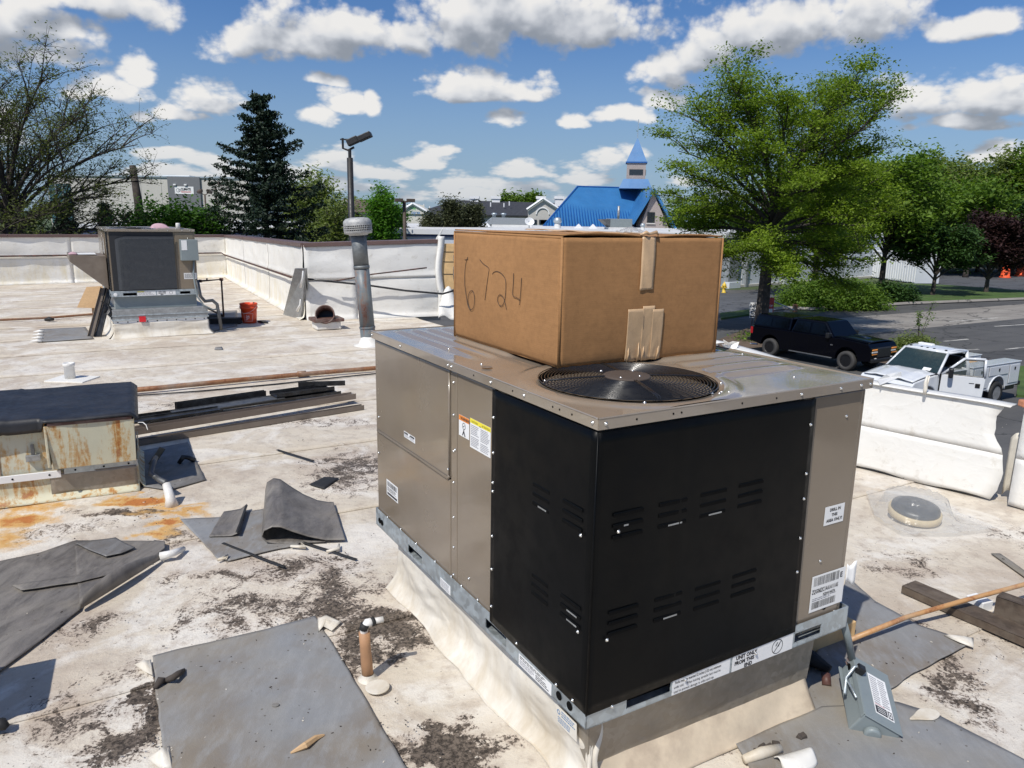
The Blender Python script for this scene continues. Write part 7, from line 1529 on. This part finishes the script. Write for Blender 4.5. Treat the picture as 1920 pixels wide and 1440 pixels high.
# brown-roofed house
D = 150; HB = thing('brown_roof_building', 'building with a brown hipped roof between the spruce and the vent flue', 'building')
bb = B(); bb.box(X(632, D), X(697, D), D, D+14, GZ, Z(400, D, 650)); mk('wall', bb, 'stucco_cream', HB)
bb = B(); bb.add([(X(618, D), D-1, Z(398, D, 650)), (X(701, D), D-1, Z(398, D, 650)), (X(676, D), D+8, Z(374, D, 650)), (X(630, D), D+8, Z(372, D, 650)), (X(618, D), D+18, Z(398, D, 650)), (X(701, D), D+18, Z(398, D, 650))], [(0, 1, 2, 3), (0, 3, 4), (3, 2, 5, 4), (1, 5, 2)]); mk('roof', bb, 'brown_shingle', HB, solid=.3)
bb = B(); bb.tube([far(632, 392, D-1.5), far(646, 376, D-1.5)], .2, 4); bb.tube([far(646, 376, D-1.5), far(652, 382, D-1.5)], .2, 4); mk('gable_trim', bb, 'white_fascia', HB)
# warehouse with sign
D = 185; WH = thing('warehouse', 'large pale warehouse with a dark grey bay and white sign, behind the bare tree', 'warehouse')
zt_ = far(380, 334, D).z; xl, xr = X(95, D), X(470, D)
bb = B(); bb.box(xl, xr, D, D+60, GZ, zt_); mk('wall', bb, 'warehouse_wall', WH)
bb = B(); bb.box(X(320, D), X(380, D), D-.5, D+.5, GZ, zt_+.2); mk('grey_bay', bb, 'warehouse_grey', WH)
bb = B(); bb.box(xl-.3, xr+.3, D-.3, D+60.3, zt_, zt_+.35); mk('parapet_cap', bb, 'galvanised', WH)
bb = B(); bb.box(X(282, D), X(334, D), D+8, D+14, zt_, zt_+.9); mk('roof_curb', bb, 'white_fascia', WH)
bb = B(); bb.box(X(98, D), X(137, D), D-.3, D+.4, GZ+3, Z(345, D, 120)); mk('glazing', bb, 'teal_glass', WH)
for k in range(1, 3): bb = B(); xx = X(98+13*k, D); bb.box(xx-.12, xx+.12, D-.45, D-.2, GZ+3, Z(345, D, 120)); mk('mullion', bb, 'galv_dull', WH)
sgw, sgh = X(368, D)-X(333, D), Z(350, D, 350)-Z(364, D, 350)
l = Lab(sgw, sgh); l.text('CLIMATE', sgw*.32, sgh*.50, sgh*.44, bold=.03, xs=.78).text('TECHNOLOGY', sgw*.32, sgh*.20, sgh*.26, 'red_ink', .01, xs=.8).ring(sgw*.17, sgh*.5, sgh*.2, sgh*.27, 'grey_ink').ring(sgw*.25, sgh*.5, sgh*.12, sgh*.18, 'grey_ink')
l.b.v = [(a, b_, c_*40) for a, b_, c_ in l.b.v]; l.put('warehouse_sign', WH, face_mx((X(333, D), D-.55, Z(364, D, 350)), (1, 0, 0), (0, 0, 1)))
for px in (334, 354): bb = B(); xx = X(px, D); bb.box(xx-.3, xx+.3, D-.9, D-.5, Z(348, D, 350), Z(345.5, D, 350)); mk('sign_lamp', bb, 'white_label', WH)
for px in (192, 230, 268, 306, 415, 445): bb = B(); xx = X(px, D); bb.box(xx-.06, xx+.06, D-.06, D+.05, GZ, zt_-.1); mk('wall_joint', bb, 'stucco', WH)
# ------------------------------------------------------------ trees
def leafmesh(centers, size, n_per, spread, seed, aspect=.5, flat=.5, updir=None):
    rg = np.random.default_rng(seed); C_ = np.asarray(centers, float); n_ = len(C_)*n_per
    c = np.repeat(C_, n_per, 0)+rg.normal(0, 1, (n_, 3))*np.array(spread)
    nrm = rg.normal(0, 1, (n_, 3)); nrm[:, 2] = np.abs(nrm[:, 2])+flat*2; nrm /= np.linalg.norm(nrm, axis=1)[:, None]
    t_ = rg.normal(0, 1, (n_, 3)); t_ -= nrm*(t_*nrm).sum(1)[:, None]; t_ /= np.linalg.norm(t_, axis=1)[:, None]
    b_ = np.cross(nrm, t_); s_ = size*rg.uniform(.55, 1.3, (n_, 1))
    v = np.stack([c-t_*s_, c-b_*s_*aspect+nrm*s_*.1, c+t_*s_, c+b_*s_*aspect+nrm*s_*.1], 1).reshape(-1, 3)
    me = bpy.data.meshes.new('leaves'); me.vertices.add(4*n_); me.vertices.foreach_set('co', v.ravel())
    me.loops.add(4*n_); me.loops.foreach_set('vertex_index', np.arange(4*n_, dtype=np.int32))
    me.polygons.add(n_); me.polygons.foreach_set('loop_start', np.arange(0, 4*n_, 4, dtype=np.int32)); me.polygons.foreach_set('loop_total', np.full(n_, 4, dtype=np.int32))
    me.update(calc_edges=True); me.validate(); return me
def curve(a, b_, c_, n_): return [a*(1-t_)**2+b_*2*t_*(1-t_)+c_*t_*t_ for t_ in [i/n_ for i in range(n_+1)]]
def tree(name, label, base, H, trunk_h, crown, leaf, leafsz, n_main=12, n_sub=8, n_tw=6, n_leaf=10, r0=.3, seed=1, bark='bark', group=None, flatk=.6, spread=.35, lean=(0, 0), low=.0, droop=0.0, shape='umbrella', twig=True, cat='tree'):
    """crown = (rx, ry, rz) half sizes of the crown's body, centred cz above the ground"""
    rg = random.Random(seed); T = thing(name, label, cat, base, 0, group)
    rx, ry, rz_, cz = crown; tb = B(); top = Vector((lean[0], lean[1], H*.72)); fork = Vector((lean[0]*.2, lean[1]*.2, trunk_h))
    trunk = curve(Vector((0, 0, -.1)), Vector((lean[0]*.1, 0, trunk_h*.5)), fork, 5); tb.tube(trunk, [r0*1.35]+[r0*(1-.06*i) for i in range(5)], 10)
    lead = curve(fork, fork*.5+top*.5+Vector((rg.uniform(-.4, .4), 0, 0)), top, 6); tb.tube(lead, [r0*.75*(1-.14*i) for i in range(7)], 8)
    cl = []
    for i in range(n_main):
        f_ = (i+.5)/n_main; a = i*2.399+rg.uniform(-.35, .35)
        if shape == 'umbrella': el_ = -.35+1.65*f_**.9 if low == 0 else -low+(1.35+low)*f_
        else: el_ = -.9+2.3*f_
        k = max(0, math.cos(el_))**(.45 if shape == 'umbrella' else 1)*rg.uniform(.80, 1.03); tgt = Vector((rx*k*math.cos(a), ry*k*math.sin(a), cz+rz_*math.sin(el_)*rg.uniform(.88, 1.04)))+Vector((lean[0], lean[1], 0))
        st_ = fork*(1-f_*.55)+top*(f_*.55) if f_ > .12 else fork*.96
        mid = st_*.45+tgt*.55+Vector((-(tgt.x-st_.x)*.12, -(tgt.y-st_.y)*.12, abs(tgt.z-st_.z)*.10+.6)); br = curve(st_, mid, tgt, 9); R_ = r0*.42*(1-.35*f_)
        tb.tube(br, [max(.02, R_*(1-.09*j)) for j in range(10)], 6)
        for j in range(n_sub):
            g_f = .28+.72*(j+.6)/n_sub; p_ = br[min(9, int(g_f*9))]; L_ = (tgt-st_).length*(.20+.26*rg.random())*(1.15-.5*g_f)
            dd = (br[-1]-br[0]).normalized()+Vector((rg.uniform(-1, 1), rg.uniform(-1, 1), rg.uniform(-.35, .75)))*.95; dd.normalize()
            e_ = p_+dd*L_+Vector((0, 0, -droop*L_)); sb = curve(p_, p_+dd*L_*.55+Vector((0, 0, .12*L_)), e_, 4); tb.tube(sb, [max(.012, R_*.36*(1-.2*q)) for q in range(5)], 4, cap=False)
            for m_ in range(n_tw):
                q_ = sb[1+int(rg.random()*3.9) if rg.random() < .8 else 4]; dt = dd*.5+Vector((rg.uniform(-1, 1), rg.uniform(-1, 1), rg.uniform(-.5, .8))); dt.normalize(); e2_ = q_+dt*L_*rg.uniform(.25, .6)
                if twig: tb.tube([q_, (q_+e2_)/2+Vector((0, 0, .04)), e2_], [.014, .009, .004], 3, cap=False)
                cl.append(e2_); cl.append((q_+e2_)/2)
    mk('trunk', tb, bark, T, smooth=True)
    if n_leaf: cr_ = link('crown', leafmesh(cl, leafsz, n_leaf, (spread, spread, spread*flatk), seed, flat=.5), T); cr_.data.materials.append(M_(leaf)); cr_.name = 'crown'
    return T, cl
def dist(px, py, D): p_ = far(px, py, D); return Vector((p_.x, p_.y, GZ))
# the big honey locust by the lot
q = at(1424, 630, GZ); Dt = q.y; top = far(1470, 82, Dt).z-GZ; m1 = (Dt/CF)
T, _cl = tree('honey_locust_tree', 'big spreading honey locust with dark forked trunk behind the black pickup', q, top*.83, 4.9, (212*m1, 190*m1, 195*m1, top-250*m1), 'locust_leaf', .085, n_main=36, n_sub=11, n_tw=7, n_leaf=22, r0=.36, seed=5, spread=.30, flatk=.28, lean=(.5, .4), low=1.05)
q = at(1524, 560, GZ); m2 = q.y/CF
tree('honey_locust_tree', 'smaller green tree with forked trunk right of the big locust, before the white wall', q, 250*m2*.85, 2.6, (135*m2, 100*m2, 85*m2, 150*m2), 'locust_leaf', .15, n_main=24, n_sub=8, n_tw=5, n_leaf=12, r0=.33, seed=8, spread=.45, flatk=.5, low=.9)
q = at(1650, 552, GZ); m2 = q.y/CF
tree('leafy_tree', 'bright green tree over the white container', q, 200*m2, 3, (110*m2, 90*m2, 80*m2, 150*m2), 'oak_leaf', .22, n_main=18, n_sub=8, n_tw=5, n_leaf=11, r0=.28, seed=9, spread=.6, low=.5)
q = at(1748, 556, GZ); m2 = q.y/CF
tree('leafy_tree', 'small low-crowned green tree on the verge with forked light trunk', q, 118*m2, 1.5, (80*m2, 60*m2, 42*m2, 80*m2), 'dark_leaf', .16, n_main=16, n_sub=7, n_tw=5, n_leaf=14, r0=.20, seed=10, spread=.35, low=.5)
bpy.data.objects[-1] if 0 else None
q = at(1848, 550, GZ); m2 = q.y/CF
tree('purple_tree', 'dark purple-leaved tree on the verge at the right', q, 130*m2, 1.3, (78*m2, 60*m2, 52*m2, 78*m2), 'purple_leaf', .17, n_main=18, n_sub=7, n_tw=5, n_leaf=14, r0=.22, seed=11, spread=.4, low=.5)
q = at(1810, 520, GZ); m2 = q.y/CF
tree('leafy_tree', 'tree with plain dark trunk between the small green tree and the purple one, farther back', q, 150*m2, 3, (70*m2, 60*m2, 60*m2, 100*m2), 'oak_leaf', .3, n_main=12, n_sub=7, n_tw=4, n_leaf=12, r0=.3, seed=12, spread=.7, low=.3)
# wood behind on the right
bt = [(1555, 330, 130, 60, 'oak_leaf'), (1610, 318, 125, 60, 'oak_leaf'), (1660, 335, 118, 55, 'oak_leaf'), (1700, 322, 122, 55, 'oak_leaf'), (1745, 300, 135, 48, 'pale_leaf'), (1790, 304, 138, 45, 'pale_leaf'), (1830, 310, 130, 48, 'pale_leaf'), (1868, 335, 125, 50, 'oak_leaf'), (1905, 292, 112, 55, 'pale_leaf'), (1950, 300, 110, 60, 'oak_leaf'), (1720, 372, 105, 55, 'oak_leaf'), (1775, 392, 100, 50, 'oak_leaf'), (1850, 388, 104, 55, 'oak_leaf'), (1915, 400, 98, 45, 'dark_leaf'), (1640, 378, 108, 50, 'dark_leaf'), (2010, 310, 115, 60, 'oak_leaf'), (1590, 400, 104, 45, 'oak_leaf')]
wl = ['leftmost tall tree in the wood behind the big locust', 'second tall tree in the wood right of the big locust', 'broad green tree above the container roof', 'green tree right of the container in the wood', 'pale feathery tree with the highest left top in the wood', 'pale thin-crowned tree in the middle of the wood skyline', 'pale see-through tree right of the middle of the wood skyline', 'lower green tree in the dip of the wood skyline', 'tall pale tree with the highest top near the right edge', 'tree cut by the right edge of the photo', 'lower front tree of the wood above the small green tree', 'low front tree of the wood above the gap of road', 'low front tree of the wood above the purple tree', 'dark low tree at the right edge behind the pale pole', 'dark shaded tree behind the container', 'tree just outside the right edge', 'low green tree between the two locusts in the back']
for i, (px, py, D, rr, lf) in enumerate(bt):
    m2 = D/CF; tp = far(px, py, D); Hh = tp.z-GZ; pale = lf == 'pale_leaf'
    tree('wood_tree', wl[i], (tp.x, D, GZ), Hh, Hh*.28, (rr*m2, rr*m2*.8, Hh*.36, Hh*.62), lf, .34 if pale else .40, n_main=15, n_sub=6, n_tw=4, n_leaf=9 if pale else 15, r0=.28, seed=40+i, group='trees of the wood on the right', spread=.75 if pale else 1.0, flatk=.9, low=.7, shape='oval')
bb = B(); bb.grid(lambda p, q_: (30+170*p, 150-10*p+3*math.sin(p*40), GZ-1+(7+2.5*mn.noise((p*14, 3, 1)))*q_), 120, 10)
rg = np.random.default_rng(5); cc = np.stack([rg.uniform(28, 210, 2600), rg.uniform(136, 152, 2600), GZ+rg.uniform(0, 1, 2600)**1.0*8.5], 1)
o = link('far_wood', leafmesh(cc, .55, 14, (1.2, 1.2, .9), 77), None); o.data.materials.append(M_('dark_leaf')); stuff(tag(o, 'dense dark green wood that closes the view behind the right-hand trees', 'wood'))
cc = np.stack([rg.uniform(60, 230, 600), rg.uniform(215, 260, 600), GZ+rg.uniform(0, 1, 600)*8.0], 1)
o = link('far_wood', leafmesh(cc, .8, 12, (2.2, 1.5, 1.2), 78), None); o.data.materials.append(M_('dark_leaf')); stuff(tag(o, 'low far-off line of trees along the horizon', 'wood'))
# shrubs
def shrub(label, px, py, rx, rz_, leaf, sz, D=None, n_=500, seed=1, name='shrub', nl=9, spread=.14):
    q = at(px, py, GZ) if D is None else dist(px, py, D); m2 = q.y/CF; rg = random.Random(seed); T = thing(name, label, 'shrub', q); cl = []; bb = B()
    for i in range(n_):
        a = rg.uniform(0, 6.283); e_ = math.asin(rg.uniform(-.1, 1)); r_ = rg.uniform(.55, 1)*(1+.22*mn.noise((a*1.3, e_*2, seed))); cl.append((rx*m2*r_*math.cos(a)*math.cos(e_), rx*m2*.7*r_*math.sin(a)*math.cos(e_), max(.05, rz_*m2*r_*math.sin(e_))))
    for i in range(14): c = cl[rg.randrange(n_)]; bb.tube([(rg.uniform(-.1, .1), 0, 0), (c[0]*.5, c[1]*.5, c[2]*.6), c], [.03, .02, .008], 4)
    mk('stems', bb, 'bark', T); o = link('crown', leafmesh(cl, sz, nl, (spread, spread, spread*.8), seed), T); o.data.materials.append(M_(leaf)); return T
shrub('low dark bushes under the branches in front of the white wall', 1560, 576, 105, 56, 'oak_leaf', .13, n_=1500, seed=1, spread=.3, nl=10)
shrub('dark rounded bush at the right end of the bushes before the container', 1662, 566, 62, 34, 'dark_leaf', .13, n_=700, seed=2, spread=.25, nl=12)
shrub('loose green bush between the pickup and the white truck', 1712, 660, 48, 32, 'pale_leaf', .07, n_=420, seed=3, spread=.16, nl=12)
shrub('small weedy growth around the foot of the big locust', 1425, 640, 52, 12, 'oak_leaf', .07, n_=220, seed=4, spread=.2, nl=7)
q = at(1722, 640, GZ); bb = B(); rg2 = random.Random(4); cl = []
for k in range(7):
    e_ = Vector((rg2.uniform(-.5, .7), rg2.uniform(-.3, .3), rg2.uniform(1.2, 2.3))); bb.tube([(0, 0, 0), e_*.5, e_], [.02, .012, .005], 4); cl += [e_*f_ for f_ in (.6, .75, .9, 1)]
T = thing('sapling', 'thin sapling shoots rising above the loose green bush', 'sapling', q); mk('stems', bb, 'bark', T); o = link('crown', leafmesh(cl, .07, 9, (.1, .1, .08), 5), T); o.data.materials.append(M_('oak_leaf'))
# left: bare spreading tree
q = dist(22, 430, 34); m1 = 34/CF; Hb = far(40, 125, 34).z-GZ
tree('bare_tree', 'large spreading bare-branched tree with sparse young leaves at the left edge', q, Hb, 4.2, (262*m1, 190*m1, 250*m1, Hb-262*m1+.0), 'bud_leaf', .06, n_main=36, n_sub=14, n_tw=10, n_leaf=5, r0=.28, seed=21, spread=.14, low=.55, flatk=.6, bark='bark')
q = dist(-120, 430, 36); tree('bare_tree', 'second bare tree mostly outside the left edge', q, Hb*.95, 4.2, (200*m1, 180*m1, 220*m1, Hb-250*m1), 'bud_leaf', .055, n_main=22, n_sub=11, n_tw=8, n_leaf=3, r0=.28, seed=22, spread=.13, low=.35)
# spruce
def spruce(label, px, pyt, D, wpx, seed, name='spruce_tree', lean=0, dens=1.0, leaf='spruce_needle', irregular=.35, lsz=.10):
    tp = far(px, pyt, D); Hh = tp.z-GZ; T = thing(name, label, 'conifer', (tp.x, D, GZ)); rg = random.Random(seed); tb = B(); tb.tube([(0, 0, 0), (0, 0, Hh*.5), (0, 0, Hh)], [.24, .14, .02], 8); cl = []; m2 = D/CF
    z = Hh*.22; k = 0
    while z < Hh*.985:
        f_ = (z/Hh-.22)/.78; Rw = wpx*m2*(1-f_)**.78*.5+.18
        for j in range(7 if f_ < .8 else 5):
            a = k*1.1+j*2*math.pi/7+rg.uniform(-.3, .3); L_ = Rw*rg.uniform(1-irregular, 1+irregular*.45); e_ = Vector((L_*math.cos(a), L_*math.sin(a), z-.05*L_+.18*L_*(f_)+rg.uniform(-.1, .2)))
            s_ = Vector((0, 0, z)); br = curve(s_, s_*.4+e_*.6-Vector((0, 0, .13*L_)), e_+Vector((0, 0, .06*L_)), 8); tb.tube(br, [.035, .03, .028, .025, .02, .018, .014, .01, .006], 4, cap=False)
            for i, p_ in enumerate(br[1:]):
                for m_ in range(max(2, int(3*dens*(L_/2)**.3))):
                    sd_ = Vector((-math.sin(a), math.cos(a), 0))*rg.uniform(-1, 1)*(.30*(1-i/9)+.10)*min(1.6, L_*.6); cl.append(p_+sd_+Vector((0, 0, rg.uniform(-.12, .03)*min(1, L_*.6))))
        z += (.40+.12*rg.random())*(1-.35*f_); k += 1
    mk('trunk', tb, 'bark', T, smooth=True); o = link('crown', leafmesh(cl, lsz, int(9*dens), (.11, .11, .06), seed, aspect=.42, flat=.1), T); o.data.materials.append(M_(leaf)); return T
spruce('tall dark ragged spruce in the middle left, before the warehouse', 487, 176, 42, 285, 31, irregular=.5, lsz=.105, dens=1.15)
spruce('small dark conifer left of the green bushes', 196, 384, 48, 60, 32, dens=.8)
spruce('dark conifer growing under the bare tree', 118, 380, 50, 70, 33, dens=.8)
spruce('small dark conifer right of the flue behind the wall', 668, 398, 60, 60, 36, dens=.7, lsz=.14)
def ltree(name, label, px, pyt, D, rx, leaf, sz, seed, nm=14, nl=12, spread=.4, tz=.25, grp=None, shape='oval', rzk=.40):
    tp = far(px, pyt, D); Hh = tp.z-GZ; m2 = D/CF
    return tree(name, label, (tp.x, D, GZ), Hh, Hh*tz, (rx*m2, rx*m2*.85, Hh*rzk, Hh*(1-rzk)), leaf, sz, n_main=nm, n_sub=7, n_tw=5, n_leaf=nl, r0=.16, seed=seed, spread=spread, low=.8, shape=shape, flatk=.9, group=grp)
ltree('bushy_tree', 'leftmost rounded bright green bush behind the far rooftop unit', 258, 414, 40, 36, 'hedge_leaf', .12, 51, grp='green bushes behind the far wall', rzk=.45, tz=.12)
ltree('bushy_tree', 'tallest bright green bush behind the far rooftop unit, above its top', 305, 403, 41, 40, 'hedge_leaf', .12, 52, grp='green bushes behind the far wall', rzk=.45, tz=.12)
ltree('bushy_tree', 'bright green bush behind the right end of the far rooftop unit', 352, 408, 40, 40, 'hedge_leaf', .12, 53, grp='green bushes behind the far wall', rzk=.45, tz=.12)
ltree('bushy_tree', 'green bush touching the left skirt of the tall spruce', 388, 414, 42, 28, 'hedge_leaf', .12, 54, grp='green bushes behind the far wall', rzk=.45, tz=.12)
ltree('leafy_tree', 'grey-green loose tree right behind the tall spruce', 590, 345, 62, 62, 'pale_leaf', .16, 55, spread=.5)
ltree('leafy_tree', 'thin grey-green tree between the spruce and the floodlight pole', 628, 388, 50, 40, 'pale_leaf', .11, 56, nl=6, spread=.35)
ltree('leafy_tree', 'pointed bright green young tree right of the vent flue', 718, 362, 62, 30, 'bright_leaf', .15, 57, spread=.35, rzk=.48, tz=.1)
ltree('leafy_tree', 'dark low tree between the bright young tree and the double lamp', 742, 404, 70, 14, 'dark_leaf', .13, 58, spread=.28)
ltree('leafy_tree', 'dark low tree under the left part of the dark hotel roof', 808, 408, 78, 16, 'juniper_leaf', .14, 59, spread=.3)
ltree('juniper_tree', 'broad brownish-green tree before the hotel, left of the two', 848, 386, 80, 22, 'juniper_leaf', .16, 60, spread=.35, nl=14, rzk=.42)
ltree('juniper_tree', 'brownish-green tree before the hotel, right of the two', 884, 389, 82, 20, 'juniper_leaf', .16, 61, spread=.35, nl=14, rzk=.42)
ltree('leafy_tree', 'dark undergrowth tree left under the bare tree', 40, 410, 44, 50, 'dark_leaf', .12, 62, spread=.35, nl=5)
ltree('leafy_tree', 'small tree top beyond the hotel roof', 1000, 373, 210, 22, 'oak_leaf', .5, 64, spread=.9)
ltree('leafy_tree', 'tree crown beyond the middle of the hotel roof', 960, 377, 215, 30, 'oak_leaf', .5, 65, spread=.9)
